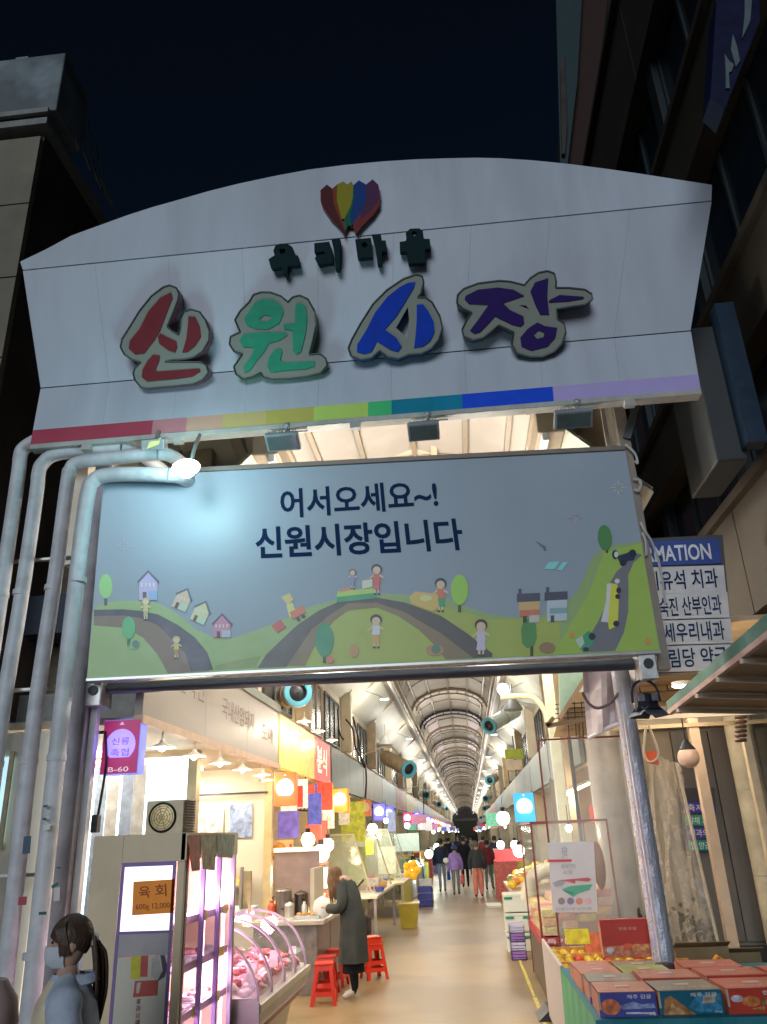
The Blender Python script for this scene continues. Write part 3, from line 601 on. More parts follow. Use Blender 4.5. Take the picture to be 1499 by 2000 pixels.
kid(735, 1249, 1.05, (40, 38, 42), (140, 148, 165), (160, 110, 70)); kid(940, 1263, 1.15, (55, 40, 38), (135, 132, 148), (135, 132, 148), True); kid(736, 1146, .95, (45, 40, 42), (150, 72, 70), (150, 72, 70)); kid(861, 1178, 1.05, (35, 40, 50), (150, 84, 66), (48, 110, 80), True); kid(689, 1140, .62, (90, 60, 60), (100, 92, 122), (80, 92, 120))
kid(285, 1200, .7, (150, 115, 80), (160, 128, 92), (120, 118, 92), sk=(165, 140, 110)); kid(345, 1275, .7, (130, 122, 80), (128, 128, 66), (120, 90, 70))
printed('stall_print', [((48, 108, 76), [(658, 1165), (733, 1158), (738, 1168), (658, 1177)]), ((118, 140, 70), [(660, 1155), (733, 1148), (733, 1158), (658, 1166)]), ((150, 90, 80), [(664, 1150), (690, 1147), (690, 1152), (664, 1156)]), ((165, 160, 130), [(708, 1134), (728, 1131), (728, 1147), (708, 1150)])])
printed('cart_print', [((150, 125, 75), [(800, 1165), (812, 1155), (855, 1160), (858, 1185), (846, 1195), (805, 1180)]), ((168, 148, 100), ell(832, 1168, 12, 6))])
printed('flying_boxes_print', [((150, 128, 84), [(550, 1166), (566, 1158), (574, 1172), (562, 1182)]), ((158, 140, 90), [(560, 1182), (572, 1176), (580, 1198), (566, 1206)]), ((142, 82, 62), [(566, 1196), (592, 1182), (598, 1196), (572, 1210)]), ((130, 60, 52), [(530, 1222), (548, 1210), (560, 1224), (542, 1236)]), ((48, 45, 50), ell(583, 1209, 4, 4)), ((48, 45, 50), ell(592, 1203, 4, 4))])
printed('bus_print', [((148, 150, 150), [(1186, 1140), (1194, 1139), (1190, 1216), (1174, 1214), (1184, 1175)]), ((170, 148, 55), [(1194, 1139), (1206, 1141), (1209, 1170), (1207, 1222), (1190, 1230), (1188, 1215)]), ((35, 36, 42), ell(1209, 1153, 5, 6)), ((35, 36, 42), ell(1207, 1165, 5, 5)), ((35, 36, 42), ell(1204, 1218, 6, 6)), ((160, 160, 155), ell(1206, 1135, 5, 5))])
printed('car_print', [((28, 36, 55), [(1205, 1086), (1225, 1080), (1236, 1074), (1244, 1082), (1238, 1094), (1226, 1096), (1222, 1104), (1212, 1100)]), ((30, 34, 46), ell(1202, 1083, 6, 9)), ((140, 150, 160), ell(1204, 1083, 4, 6)), ((26, 30, 40), ell(1236, 1080, 7, 7)), ((26, 30, 40), ell(1217, 1099, 6, 6))])
printed('car_print', [((50, 105, 80), [(1140, 1240), (1150, 1232), (1164, 1238), (1160, 1256), (1146, 1268), (1134, 1270)]), ((125, 140, 130), [(1124, 1250), (1138, 1242), (1142, 1256), (1134, 1266)]), ((36, 40, 44), ell(1157, 1243, 7, 7)), ((36, 40, 44), ell(1145, 1268, 6, 4))])
for cx, cy, c_ in ((243, 1066, (140, 120, 135)), (1124, 1012, (130, 110, 128)), (1208, 952, (150, 150, 120))):
    sh = []
    for k in range(8):
        a_ = math.pi * k / 4; r0, r1 = 6, 20 if k % 2 == 0 else 13
        sh.append((c_, [(cx + math.cos(a_) * r0 - math.sin(a_) * .9, cy + math.sin(a_) * r0 + math.cos(a_) * .9), (cx + math.cos(a_) * r1, cy + math.sin(a_) * r1), (cx + math.cos(a_) * r0 + math.sin(a_) * .9, cy + math.sin(a_) * r0 - math.cos(a_) * .9)]))
    printed('sparkle_print', sh)
printed('bird_print', [((50, 80, 90), [(1045, 1056), (1066, 1067), (1068, 1075), (1063, 1075), (1060, 1069)]), ((90, 210, 215), [(1072, 1098), (1094, 1096), (1084, 1112), (1063, 1112)]), ((90, 210, 215), [(1100, 1098), (1110, 1098), (1098, 1115), (1088, 1113)])])
printed('flower_print', [((120, 95, 70), ell(850, 1270, 18, 11)), ((65, 90, 75), ell(852, 1268, 9, 9)), ((130, 100, 72), ell(692, 1271, 9, 13)), ((105, 85, 65), ell(1069, 1265, 16, 11)), ((140, 100, 60), ell(1117, 1240, 5, 6)), ((140, 100, 60), ell(1266, 1252, 6, 7)), ((135, 90, 70), ell(645, 1288, 8, 8))])
nv = mat('ink_navy', (.012, .035, .10), .8, var=.03, spec=.08)
def btext(body, x0, y0, x1, y1, hgt, bold, name='lettering'):
    pr_layer[0] = .003
    m = text(M(), body, bh(x0, y0, pr_layer[0] + .001), bh(x1, y1, pr_layer[0] + .001), bh(x0 - 2, y0 - hgt, pr_layer[0] + .001), bold)
    m.build(name, nv, bn)
btext('어서오세요~!', 549, 1013, 858, 992, 57, .022)
btext('신원시장입니다', 500, 1092, 908, 1074, 62, .025)
# frame and shutter roller
fr = mat('frame_taupe', (.24, .20, .17), .45, .3, var=.1)
TL, TR, BR, BL = bh(203, 932), bh(1222, 880), bh(1290, 1270), bh(170, 1325)
def rail(a_, b_, w, off, mt, nm_, l=.0):
    M().bar(a_ + Vector((0, 0, off)) + nB * l, b_ + Vector((0, 0, off)) + nB * l, .12, w).build(nm_, mt, bn, bevel=.004)
rail(TL, TR, .05, .026, fr, 'top_rail', -.04); rail(BL, BR, .03, -.016, mat('alu', (.6, .6, .58), .35, .6), 'bottom_rail', -.04)
rl = thing('shutter_roller', 'long grey shutter roller tube hanging under the banner board', 'shutter', at(700, 1315, Y=7.2))
a_, b_ = at(188, 1347, Y=7.15), at(1243, 1298, Y=7.45)
m = M().cyl(a_ + Vector((0, 0, .005)), b_ + Vector((0, 0, .005)), .055, n=16); m.build('roller', mat('roller_grey', (.11, .12, .14), .3, .5, stretch=(1, 1, 30)), rl, smooth=True)
M().bar(a_ + Vector((0, .08, .05)), b_ + Vector((0, .08, .05)), .1, .05).build('guide', greyp, rl)
for (x, y, Y_) in ((192, 1352, 7.1), (1262, 1300, 7.3)):
    p = at(x, y, Y=Y_); M().box(p.x - .075, p.x + .075, p.y - .1, p.y + .15, p.z - .14, p.z + .13).build('end_bracket', steel, rl, bevel=.008)
    M().cyl((p.x, p.y - .12, p.z + .0), (p.x, p.y - .1, p.z + .0), .045, n=12).build('bolt_plate', dark, rl)
# ================================================================ white pipes and posts at the left
pw = mat('pipe_white', (.70, .70, .74), .5, var=.06, sc=12, stain=.16, bump=.05, bsc=20)
pg = [('first', [(-95, 2000), (-40, 1480), (8, 1120), (33, 925), (48, 875), (85, 856), (150, 850)], 7.02, .072),
      ('second', [(-60, 2000), (-8, 1450), (42, 1180), (74, 965), (84, 905), (120, 885), (240, 876)], 7.0, .07),
      ('third', [(22, 2000), (58, 1440), (110, 1130), (135, 940), (150, 905), (190, 898), (310, 886)], 6.92, .07),
      ('fourth', [(70, 2000), (116, 1440), (155, 1070), (175, 960), (200, 930), (250, 926), (330, 928)], 6.74, .074)]
for i, (o_, pts, Y_, r_) in enumerate(pg):
    P = [at(x, y, Y=Y_) for x, y in pts]
    x_mid = sum(p.x for p in P[1:4]) / 3
    for q in P[:4]: q.x = x_mid * .6 + q.x * .4
    P[0].z = 0
    for q in P[4:]: q.y -= .0
    t = thing('standpipe', ['outermost white bent pipe at the left edge of the gate', 'white bent pipe, second from the left edge', 'scuffed white bent pipe, third from the left, with stickers', 'thick white bent pipe beside the banner\'s left edge'][i], 'pipe', (P[0].x, Y_, 0), 'white pipes beside the gate')
    M().tube([P[0], P[1], P[2], P[3]] + [P[3].lerp(P[4], .5) + Vector((-.02, 0, .03))] + P[4:], r_, 16, sub=5).build('pipe', pw, t, smooth=True)
    M().tube([P[-1], P[-1] + Vector((.12, .10, 0)), P[-1] + Vector((.2, .6, .02))], r_, 14, sub=4).build('pipe_end', pw, t, smooth=True)
    for q in (1.1, 2.6, 4.2):
        j = M(); k = min(3, max(1, int(q)))
        xx = P[1].x + (P[3].x - P[1].x) * min(1, max(0, (q - P[1].z) / (P[3].z - P[1].z)))
        j.cyl((xx, Y_, q), (xx, Y_, q + .05), r_ + .008, n=16); j.build('collar', pw, t, smooth=True)
for z_ in (1.7, 3.3, 4.6):
    tag(M().bar((-4.6, 7.12, z_), (-3.4, 7.12, z_), .05, .03).build('pipe_strap', steel, bevel=.004), '%s steel strap tying the white pipes together behind' % {1.7: 'lowest', 3.3: 'middle', 4.6: 'upper'}[z_], 'strap')
gp = thing('gate_post', 'grey painted square gate post right of the white pipes', 'post', (-3.45, 7.1, 0))
p = at(150, 1440, Y=7.1); M().box(p.x - .09, p.x + .09, 7.05, 7.25, 0, 5.6).build('post', mat('post_grey', (.42, .40, .44), .5, stain=.25), gp, bevel=.01)
M().box(p.x - .14, p.x + .14, 7.0, 7.3, 0, .06).build('base_plate', steel, gp)
M().box(p.x + .10, p.x + .16, 7.12, 7.2, 0, 3.3).build('guide_rail', mat('rail_bright', (.72, .74, .8), .3, .3), gp)
# notes, tape and stickers on the third pipe
for i, (x, y, w, h, c_, r_) in enumerate(((54, 1758, 15, 14, (.45, .05, .08), .0), (98, 1575, 8, 4, (.01, .12, .1), .1), (96, 1600, 7, 4, (.01, .12, .1), -.2), (117, 1728, 12, 5, (.01, .14, .11), .5), (93, 1782, 14, 5, (.01, .12, .1), 0), (124, 1694, 7, 3, (.02, .1, .1), 0), (100, 1616, 12, 9, (.75, .75, .72), .1), (120, 1745, 10, 22, (.7, .62, .62), .1), (62, 1650, 14, 30, (.05, .10, .16), .05))):
    p = at(x, y, Y=6.7 if x > 85 else 6.72); p.y -= .075; s_ = 6.6 / 1654 * .55
    tag(M().obox(p, Vector((w * s_, 0, w * s_ * r_)), (0, .003, 0), Vector((-h * s_ * r_, 0, h * s_))).build('sticker', mat('sticker_%d' % i, c_, .5)), ['round red and white sticker low on the third pipe', 'upper small green tape scrap on the pipes', 'second small green tape scrap just below the upper one', 'slanted green tape scrap on the fourth pipe', 'long green tape scrap low on the pipes above the woman', 'tiny dark tape scrap on the fourth pipe', 'torn white paper scrap on the fourth pipe', 'pinkish torn notice strip on the fourth pipe', 'faded dark blue notice wrapped on the third pipe'][i], 'sticker', 'stickers and tape scraps on the pipes')
# right supports, truss, cables
gs = thing('steel_gantry', 'brown steel posts and brace behind the right end of the arch sign', 'frame', (1.9, 7.5, 5))
a_, b_ = at(1222, 880, Y=7.4), at(1208, 790, Y=7.4)
M().bar((a_.x, 7.4, 3.2), (a_.x, 7.4, 6.3), .11).build('post', fr, gs)
M().bar((a_.x - .14, 7.5, 5.3), (a_.x - .14, 7.5, 6.3), .04).build('post', fr, gs)
M().bar((a_.x + .02, 7.35, 5.55), (a_.x + .25, 7.3, 6.1), .08).build('brace', dark, gs)
M().bar((-3.5, 7.4, 5.42), (a_.x, 7.4, 5.38), .08, .06).build('cross_beam', fr, gs)
for i, pts in enumerate([[(1222, 868), (1240, 885), (1246, 905), (1240, 900)], [(1238, 935), (1252, 940), (1248, 958), (1240, 955)], [(1252, 1020), (1262, 1040), (1275, 1062), (1290, 1110), (1300, 1180)], [(1256, 1040), (1262, 1060), (1263, 1085)]]):
    tag(M().tube([at(x, y, Y=7.3) for x, y in pts], .012, 6, sub=5).build('cable', mat('cable_white', (.55, .55, .55), .5)), ['short pale cable end at the banner\'s top right corner', 'small pale cable loop halfway down the banner\'s right edge', 'pale cable hanging past the blue information sign', 'short pale cable beside the banner edge above the information sign'][i], 'cable', 'loose cables at the right edge of the banner')
# ================================================================ information sign
IY = 8.6
isg = thing('information_sign', 'blue headed clinic directory with white rows right of the banner', 'sign', at(1330, 1300, Y=IY))
def ih(x, y, d=0): return at(x, y, Y=IY - d)
M().prism([[ih(*c) for c in ((1190, 1322), (1436, 1308), (1412, 1044), (1180, 1056))]], (0, .12, 0)).build('frame', mat('sign_frame', (.05, .05, .06), .5), isg)
M().prism([[ih(*c, .02) for c in ((1190, 1108), (1410, 1100), (1403, 1052), (1190, 1060))]], (0, .02, 0)).build('header', mat('sign_blue', (.015, .05, .26), .4, var=.05), isg)
text(M(), 'INFORMATION', ih(1196, 1102, .03), ih(1391, 1092, .03), ih(1193, 1071, .03), .02).build('lettering', mat('ink_white', (.6, .62, .68), .5), isg)
rows = [('최유석 치과', 1116, 1405, 0), ('신숙진 산부인과', 1168, 1412, 1), ('연세우리내과', 1218, 1418, 2), ('신림당 약국', 1268, 1424, 3)]
for body, y, xr, k in rows:
    yb = y + 42
    M().prism([[ih(1200, yb + 5, .02), ih(xr + 14, yb - 2, .02), ih(xr + 9, y - 12, .02), ih(1200, y - 6, .02)]], (0, .02, 0)).build('row_panel', mat('row_white', (.58, .57, .58), .5, var=.05, stain=.1), isg)
    text(M(), body, ih(1266 + k * 5, yb - 4, .03), ih(xr, yb - 11, .03), ih(1262 + k * 5, y + 1, .03), .012).build('lettering', nv, isg)
# ================================================================ meat shop, left front
warmw = mat('warm_wall', (.72, .66, .55), .5, var=.05, sc=1, stain=.06)
ms = thing('butcher_shop', 'butcher stall with a plain cream fascia and bright tiled room, first on the left', 'shop', (-3, 10, 0))
FX = -3.0
for i in range(3):
    y0 = 7.35 + i * 1.92
    M().box(FX - .08, FX, y0 + .002, y0 + 1.918, 3.04, 3.86).build('fascia_panel', mat('fascia_cream', (.34, .29, .24), .35, var=.08, sc=1, spec=.3), ms)
M().box(FX - .14, FX + .03, 7.3, 13.15, 3.86, 3.98).build('top_gutter', mat('gutter_grey', (.22, .23, .19), .5), ms)
M().box(FX - .06, FX + .03, 7.3, 13.15, 2.96, 3.04).build('light_rail', mat('rail_peach', (.60, .42, .30), .5), ms)
ltm = mat('faded_ink', (.20, .14, .13), .6)
for s_, y0, y1, z0, h in (('신선축산', 7.9, 9.2, 3.42, .30), ('국내산암돼지', 9.9, 11.5, 3.36, .26), ('도매', 12.0, 12.7, 3.3, .26)):
    text(M(), s_, (FX + .004, y0, z0), (FX + .004, y1, z0), (FX + .004, y0, z0 + h), .0).build('lettering', ltm, ms)
M().box(-5.4, -5.3, 7.5, 13.1, 0, 3.0).build('back_wall', warmw, ms)
M().box(-5.3, -3.1, 13.0, 13.1, 0, 3.0).build('side_wall', warmw, ms); M().box(-5.3, -3.66, 7.4, 7.46, 0, 2.95).build('side_wall', warmw, ms)
M().box(-5.3, FX - .1, 7.45, 13.0, 2.98, 3.05).build('ceiling', mat('shop_ceiling', (.5, .4, .3), .6), ms)
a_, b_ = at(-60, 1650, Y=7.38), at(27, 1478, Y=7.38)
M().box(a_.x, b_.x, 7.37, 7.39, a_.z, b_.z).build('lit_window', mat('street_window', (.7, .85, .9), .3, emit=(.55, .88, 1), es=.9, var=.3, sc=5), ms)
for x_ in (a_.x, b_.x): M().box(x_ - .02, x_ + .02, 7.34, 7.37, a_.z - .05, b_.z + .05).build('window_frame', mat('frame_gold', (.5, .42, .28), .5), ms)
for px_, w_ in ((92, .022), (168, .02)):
    q_ = at(px_, 1560, Y=7.36); M().box(q_.x - w_, q_.x + w_, 7.35, 7.37, .6, 2.9).build('leak_glow', mat('leak_warm', (.9, .8, .6), .4, emit=(1, .86, .6), es=.8, var=.3, sc=3), ms)  # glowing strips stand in for light leaking out of the shop
for i in range(6):
    for j in range(5): M().box(-5.296, -5.285, 7.6 + i * .9, 8.49 + i * .9, .3 + j * .5, .79 + j * .5).build('wall_panel', mat('wall_panel', (.75, .72, .66), .2, var=.03), ms)
M().box(-3.16, -3.04, 12.9, 13.02, 0, 3.0).build('post', mat('post_gold', (.60, .48, .26), .45), ms); M().box(-3.66, -3.54, 7.42, 7.56, 0, 3.0).build('post', mat('post_gold'), ms)
M().bar((-5.2, 12.85, 2.6), (-3.1, 12.85, 2.6), .03).build('curtain_rail', dark, ms)
# blueish plastic strips
st = thing('strip_curtain', 'bluish white plastic strip curtain behind the purple sign box', 'curtain', (-4.6, 8.6, 0))
for k in range(11):
    M().box(-5.1 + k * .15, -4.97 + k * .15, 8.75 + .03 * (k % 2), 8.757 + .03 * (k % 2), .4, 2.72).build('strip', mat('strip_plastic_%d' % (k % 2), (.42, .55, .80) if k % 2 else (.70, .76, .85), .25, var=.2, sc=9), st)
M().bar((-5.2, 8.76, 2.74), (-3.5, 8.76, 2.74), .04).build('rail', steel, st)
for k, c_ in enumerate(((.4, .1, .1), (.15, .2, .5), (.6, .5, .3))):
    tag(M().box(-4.75 + k * .22, -4.6 + k * .22, 8.68, 8.71, 2.25, 2.6).build('shop_apron', mat('apron_%d' % k, c_, .7)), ['red apron hanging in front of the strip curtain', 'blue apron in the middle of the strip curtain', 'beige apron at the right of the strip curtain'][k], 'apron')
shade_on = mat('bulb_warm', (1, 1, 1), emit=(1, .86, .6), es=22)
def rail_lamp(x, y, z, label, grp, e=18, col=(1, .82, .55), s=1, metal=None):
    t = thing('rail_lamp', label, 'lamp', (x, y, z), grp)
    M().cyl((x, y, z), (x, y, z - .12 * s), .012, n=6).build('stem', cream, t)
    M().lathe([(.02, 0), (.035, -.03), (.06, -.045), (.13, -.075), (.135, -.08), (.12, -.078), (.05, -.05)], (x, y, z - .09 * s), 18).build('shade', metal or mat('shade_white', (.75, .72, .65), .35), t, smooth=True)
    M().sph((x, y, z - .165), .04, n=10).build('bulb', shade_on, t, smooth=True)
    lamp('rail_light', (x, y, z - .23), e, col, .06, parent=t)
    return t
for i, y in enumerate((7.95, 8.95, 9.95, 11.0, 12.1)):
    rail_lamp(FX - .01, y, 2.97, ['nearest shaded lamp on the butcher stall rail, beside the purple sign box', 'second shaded lamp on the butcher stall rail', 'middle shaded lamp on the butcher stall rail', 'fourth shaded lamp on the butcher stall rail', 'last shaded lamp on the butcher rail, by the orange sign box'][i], 'shaded lamps along the butcher stall rail', 15)
for i, (x, y) in enumerate(((-4.6, 9.6), (-4.9, 11), (-4.3, 12.2))):
    t = thing('ceiling_lamp', ['flat white ceiling panel lamp at the front of the butcher room', 'flat white ceiling panel lamp in the middle of the butcher room', 'flat white ceiling panel lamp deep in the butcher room'][i], 'lamp', (x, y, 2.97), 'ceiling panel lamps in the butcher room')
    M().box(x - .3, x + .3, y - .15, y + .15, 2.93, 2.97).build('panel', mat('led_panel', (1, 1, 1), emit=(1, .96, .88), es=7), t)
    lamp('panel_light', (x, y, 2.9), 27, (1, .9, .74), kind='AREA', size=(.6, .3), direction=(0, 0, -1), parent=t)
for i in range(5):  # added lamps standing in for patches of light on the wall
    rail_lamp(-4.1, 8.3 + i * 1.0, 2.9, '%s warm lamp added for the lit wall patches inside the butcher room' % ORD[i], 'lamps added for the lit wall patches in the butcher room', 9, (1, .84, .6), 1.0)
random.seed(31)
for k in range(2): tag(M().box(-5.1 + k * .95, -4.3 + k * .95, 12.72, 12.99, 1.25, 1.28).build('wall_shelf', steel), '%s steel shelf on the far wall of the butcher room' % ('left', 'right')[k], 'shelf', 'steel shelves in the butcher room')
for i in range(12):
    x = -5.0 + i * .14; h = random.uniform(.10, .26); c_ = random.choice([(.7, .1, .08), (.8, .78, .7), (.2, .3, .6), (.75, .6, .2)])
    tag(M().box(x, x + .11, 12.76, 12.92, 1.282, 1.282 + h).build('packet', mat('pkt_%d' % int(c_[0] * 100), c_, .4, var=.3, sc=20)), '%s packet from the left on the butcher room shelves' % ORD[i], 'packet', 'packets on the butcher room shelves')
for i, (x, z, w, h, c_) in enumerate(((-4.7, 2.15, .3, .22, (.75, .2, .15)), (-4.05, 2.1, .22, .3, (.8, .75, .6)), (-3.55, 2.2, .18, .25, (.3, .4, .7)), (-4.4, 1.7, .16, .1, (.85, .7, .2)))):
    tag(M().box(x - w, x + w, 12.965, 12.975, z - h, z + h).build('price_poster', mat('wp_%d' % i, c_, .5, var=.6, sc=9)), ['red meat poster high on the far butcher wall', 'cream price poster in the middle of the far butcher wall', 'blue notice near the post on the far butcher wall', 'small yellow price note on the far butcher wall'][i], 'poster')
# sign boxes hanging out over the lane
def sign_box(x, y, z, w, h, face, disc, side, label, bright=.9, txt='', txt2='', sub='', grp='lit square sign boxes along the left side of the lane', arm=True, lo=None):
    t = thing('sign_box', label, 'sign', (x, y, z), grp)
    s_ = mat('sb_side_%d_%d_%d' % tuple(int(q * 99) for q in side), side, .4, emit=side, es=bright * .9)
    M().box(x - w / 2, x + w / 2, y, y + .16, z - h / 2, z + h / 2).build('case', s_, t, bevel=.006)
    f_ = mat('sb_face_%d_%d_%d' % tuple(int(q * 99) for q in face), face, .35, emit=face, es=bright, var=.15, sc=3)
    M().box(x - w / 2 + .006, x + w / 2 - .006, y - .006, y, z - h / 2 + .006, z + h / 2 - .006).build('face', f_, t)
    r = min(w, h) * .40
    m = M().prism([[(x + r * math.cos(a), y - .008, z + h * .03 + r * math.sin(a)) for a in (-.9 + 2 * math.pi * 0 + (math.pi + 1.8) * k / 22 for k in range(23))]], (0, .002, 0))
    m.build('disc', mat('sb_disc_%d_%d_%d' % tuple(int(q * 99) for q in disc), disc, .3, emit=disc, es=bright * 1.5, var=.05), t)
    ink = mat('sb_ink', (.25, .14, .35), .5)
    if txt: text(M(), txt, (x - r * .6, y - .011, z + .015), (x + r * .6, y - .011, z + .015), (x - r * .6, y - .011, z + r * .55), .0).build('lettering', ink, t)
    if txt2: text(M(), txt2, (x - r * .6, y - .011, z - r * .6), (x + r * .6, y - .011, z - r * .6), (x - r * .6, y - .011, z - .02), .0).build('lettering', ink, t)
    if sub: text(M(), sub, (x - w * .27, y - .011, z - h * .46), (x + w * .27, y - .011, z - h * .46), (x - w * .27, y - .011, z - h * .37), .01).build('lettering', mat('sb_sub', (.8, .6, .65), .5, emit=(.8, .6, .65), es=.5), t)
    M().prism([[(x - .025, y - .011, z + h * .40), (x + .025, y - .011, z + h * .40), (x, y - .011, z + h * .46)]], (0, .002, 0)).build('emblem', mat('sb_emblem', (.7, .4, .7), .5, emit=(.7, .5, .8), es=.5), t)
    if arm: M().bar((x - w / 2, y + .08, z + h * .3), (x - w / 2 - .25, y + .08, z + h * .3), .03).build('bracket', dark, t)
    if bright > .3: lamp('sign_light', (x, y - .12, z), (1.1 if sub else 2.5) * bright, disc, .1, parent=t)
    return t
p = at(236, 1458, Y=7.3)
sign_box(p.x, 7.3, p.z, .36, .49, (.30, .008, .09), (.33, .24, .85), (.22, .25, 1.0), 'purple and red sign box reading B-60 beside the gate post', .75, '신룡', '축협', 'B-60')
oc, bc = (.95, .14, .02), (.14, .12, .9)
def pb(px, py, Yd): q = at(px, py, Y=Yd); return (q.x, Yd, q.z)
sign_box(*pb(557, 1541, 12.2), .33, .47, (.95, .10, .015), (.75, .78, 1.0), oc, 'orange sign box with white disc between the butcher and the red food stall', 1.0, '축산', '')
sign_box(*pb(664, 1563, 16.6), .33, .44, (1.0, .22, .02), (1, .98, .9), oc, 'bright orange sign box at the far end of the red food stall', 1.3)
sign_box(*pb(713, 1578, 23), .33, .44, (.55, .12, .04), (.5, .35, .2), (.4, .1, .05), 'dull unlit orange sign box hanging just left of the blue pair', .15)
sign_box(*pb(741, 1586, 24.5), .34, .46, bc, (.72, .8, 1), (.1, .1, .8), 'nearer of the two blue sign boxes on the left side', 1.2)
sign_box(*pb(760, 1589, 27.5), .33, .46, bc, (.5, .6, 1), (.1, .1, .8), 'farther of the two blue sign boxes on the left side', .9)
sign_box(*pb(796, 1598, 33), .34, .44, (.6, .06, .12), (.6, .65, 1), (.5, .1, .2), 'red sign box with pale blue disc beyond the blue pair', .9)
sign_box(*pb(812, 1600, 38), .34, .44, (.5, .15, .45), (.8, .5, .7), (.5, .2, .4), 'mauve sign box beyond the red one on the left', .8)
for i in range(14):
    y = 43 + i * 6
    q = random.choice([((.9, .15, .05), (1, .9, .8)), ((.15, .15, .9), (.7, .8, 1)), ((.55, .1, .3), (.9, .7, .8))])
    sign_box(-2.55, y, 2.75, .34, .44, q[0], q[1], q[0], 'tiny lit sign box far down the left row', .8)
# ---------------------------------------------------------------- upright display fridge
fx0, fx1, fy0, fy1, fz = at(185, 1632, Y=5.3).x, at(365, 1630, Y=5.3).x, 5.3, 6.5, 1.965
fr_ = thing('display_fridge', 'tall beige display fridge with pink lit shelves in front of the butcher stall', 'fridge', (fx0, fy0, 0))
fb = mat('fridge_beige', (.82, .64, .42), .4, var=.04, stain=.08); fs = mat('fridge_trim', (.25, .22, .3), .35, .4)
m = M(); m.box(fx0, fx0 + .20, fy0, fy0 + .04, .05, fz); m.box(fx0 + .20, fx1, fy0, fy0 + .04, fz - .17, fz); m.box(fx1 - .05, fx1, fy0, fy0 + .04, .05, fz - .17)
m.build('front_panel', fb, fr_, bevel=.004)
M().box(fx0, fx0 + .04, fy0 + .04, fy1, .05, fz).build('back_panel', fb, fr_); M().box(fx0, fx1, fy1 - .04, fy1, .05, fz).build('end_panel', fb, fr_)
M().box(fx0 + .04, fx1, fy0 + .04, fy1 - .04, fz - .02, fz).build('top_panel', fb, fr_)
M().box(fx0, fx1, fy0, fy1, .0, .25).build('plinth', greyp, fr_)
pp = mat('purple_trim', (.20, .13, .32), .4, .3)
wx0, wx1 = fx0 + .205, fx1 - .055
m = M()
for x in (wx0, wx1 - .02): m.box(x, x + .02, fy0 - .012, fy0, .3, 1.80)
m.box(wx0 + .021, wx1 - .021, fy0 - .012, fy0, 1.775, 1.80); m.box(wx0 + .021, wx1 - .021, fy0 - .012, fy0, 1.395, 1.41)
m.build('door_frame', pp, fr_)
M().box(wx0 + .02, wx1 - .02, fy0 - .004, fy0 + .004, 1.41, 1.775).build('lit_window', mat('fridge_glow', (1, .96, 1), .3, emit=(1, .93, 1), es=1.4), fr_)
M().box(wx0 + .02, wx1 - .02, fy0 - .01, fy0 - .002, 1.275, 1.394).build('mid_panel', mat('mid_lilac', (.45, .40, .42), .4), fr_)
M().box(wx0 + .02, wx1 - .02, fy0 - .008, fy0 - .002, .3, 1.27).build('poster', mat('poster_beige', (.66, .60, .50), .35, var=.06, sc=2), fr_)
# poster print
pq = lambda x, y: at(x, y, Y=fy0 - .0095)
def pprint(c_, pts, nm_='poster_print', d=0): M().prism([[at(x, y, Y=fy0 - .0095 - d) for x, y in pts]], (0, .001, 0)).build(nm_, mat('pp_%d%d%d' % tuple(int(v * 9) for v in c_), c_, .4, var=.15, sc=20), fr_)
pprint((.62, .55, .02), [(257, 1862), (276, 1860), (274, 1912), (255, 1912)]); pprint((.55, .07, .05), [(276, 1862), (290, 1866), (288, 1908), (274, 1908)]); pprint((.06, .05, .07), [(308, 1850), (314, 1848), (322, 1866), (328, 1890), (322, 1908), (306, 1918), (318, 1896), (314, 1868)]); pprint((.5, .45, .42), [(297, 1872), (310, 1866), (316, 1900), (304, 1914), (296, 1906)]); pprint((.48, .10, .09), [(264, 1916), (310, 1914), (308, 1944), (260, 1948)]); pprint((.6, .55, .5), [(268, 1920), (276, 1918), (272, 1940), (266, 1940)], d=.001); pprint((.45, .3, .25), [(276, 1856), (306, 1850), (300, 1862), (282, 1864)])
text(M(), '미트그린', pq(0, 0), pq(1, 0), pq(0, 1), .0)
m = text(M(), '미트월드정육', at(271, 2030, Y=fy0 - .011), at(276, 1950, Y=fy0 - .011), at(262, 2030, Y=fy0 - .011), .01); m.build('lettering', mat('poster_ink', (.3, .12, .1), .5), fr_)
# orange card on the lit window
M().prism([[at(x, y, Y=fy0 - .012) for x, y in ((261, 1722), (342, 1717), (339, 1783), (258, 1788))]], (0, .004, 0)).build('orange_card', mat('card_orange', (.85, .26, .01), .5, emit=(.85, .26, .01), es=.12), fr_)
oi = mat('card_ink', (.35, .08, .02), .6)
for s_, q in (('육', ((272, 1755), (294, 1753), (271, 1732))), ('회', ((304, 1752), (326, 1750), (303, 1728))), ('600g 12,000', ((266, 1780), (333, 1776), (265, 1766)))):
    text(M(), s_, *[at(x, y, Y=fy0 - .014) for x, y in q], .01).build('lettering', oi, fr_)
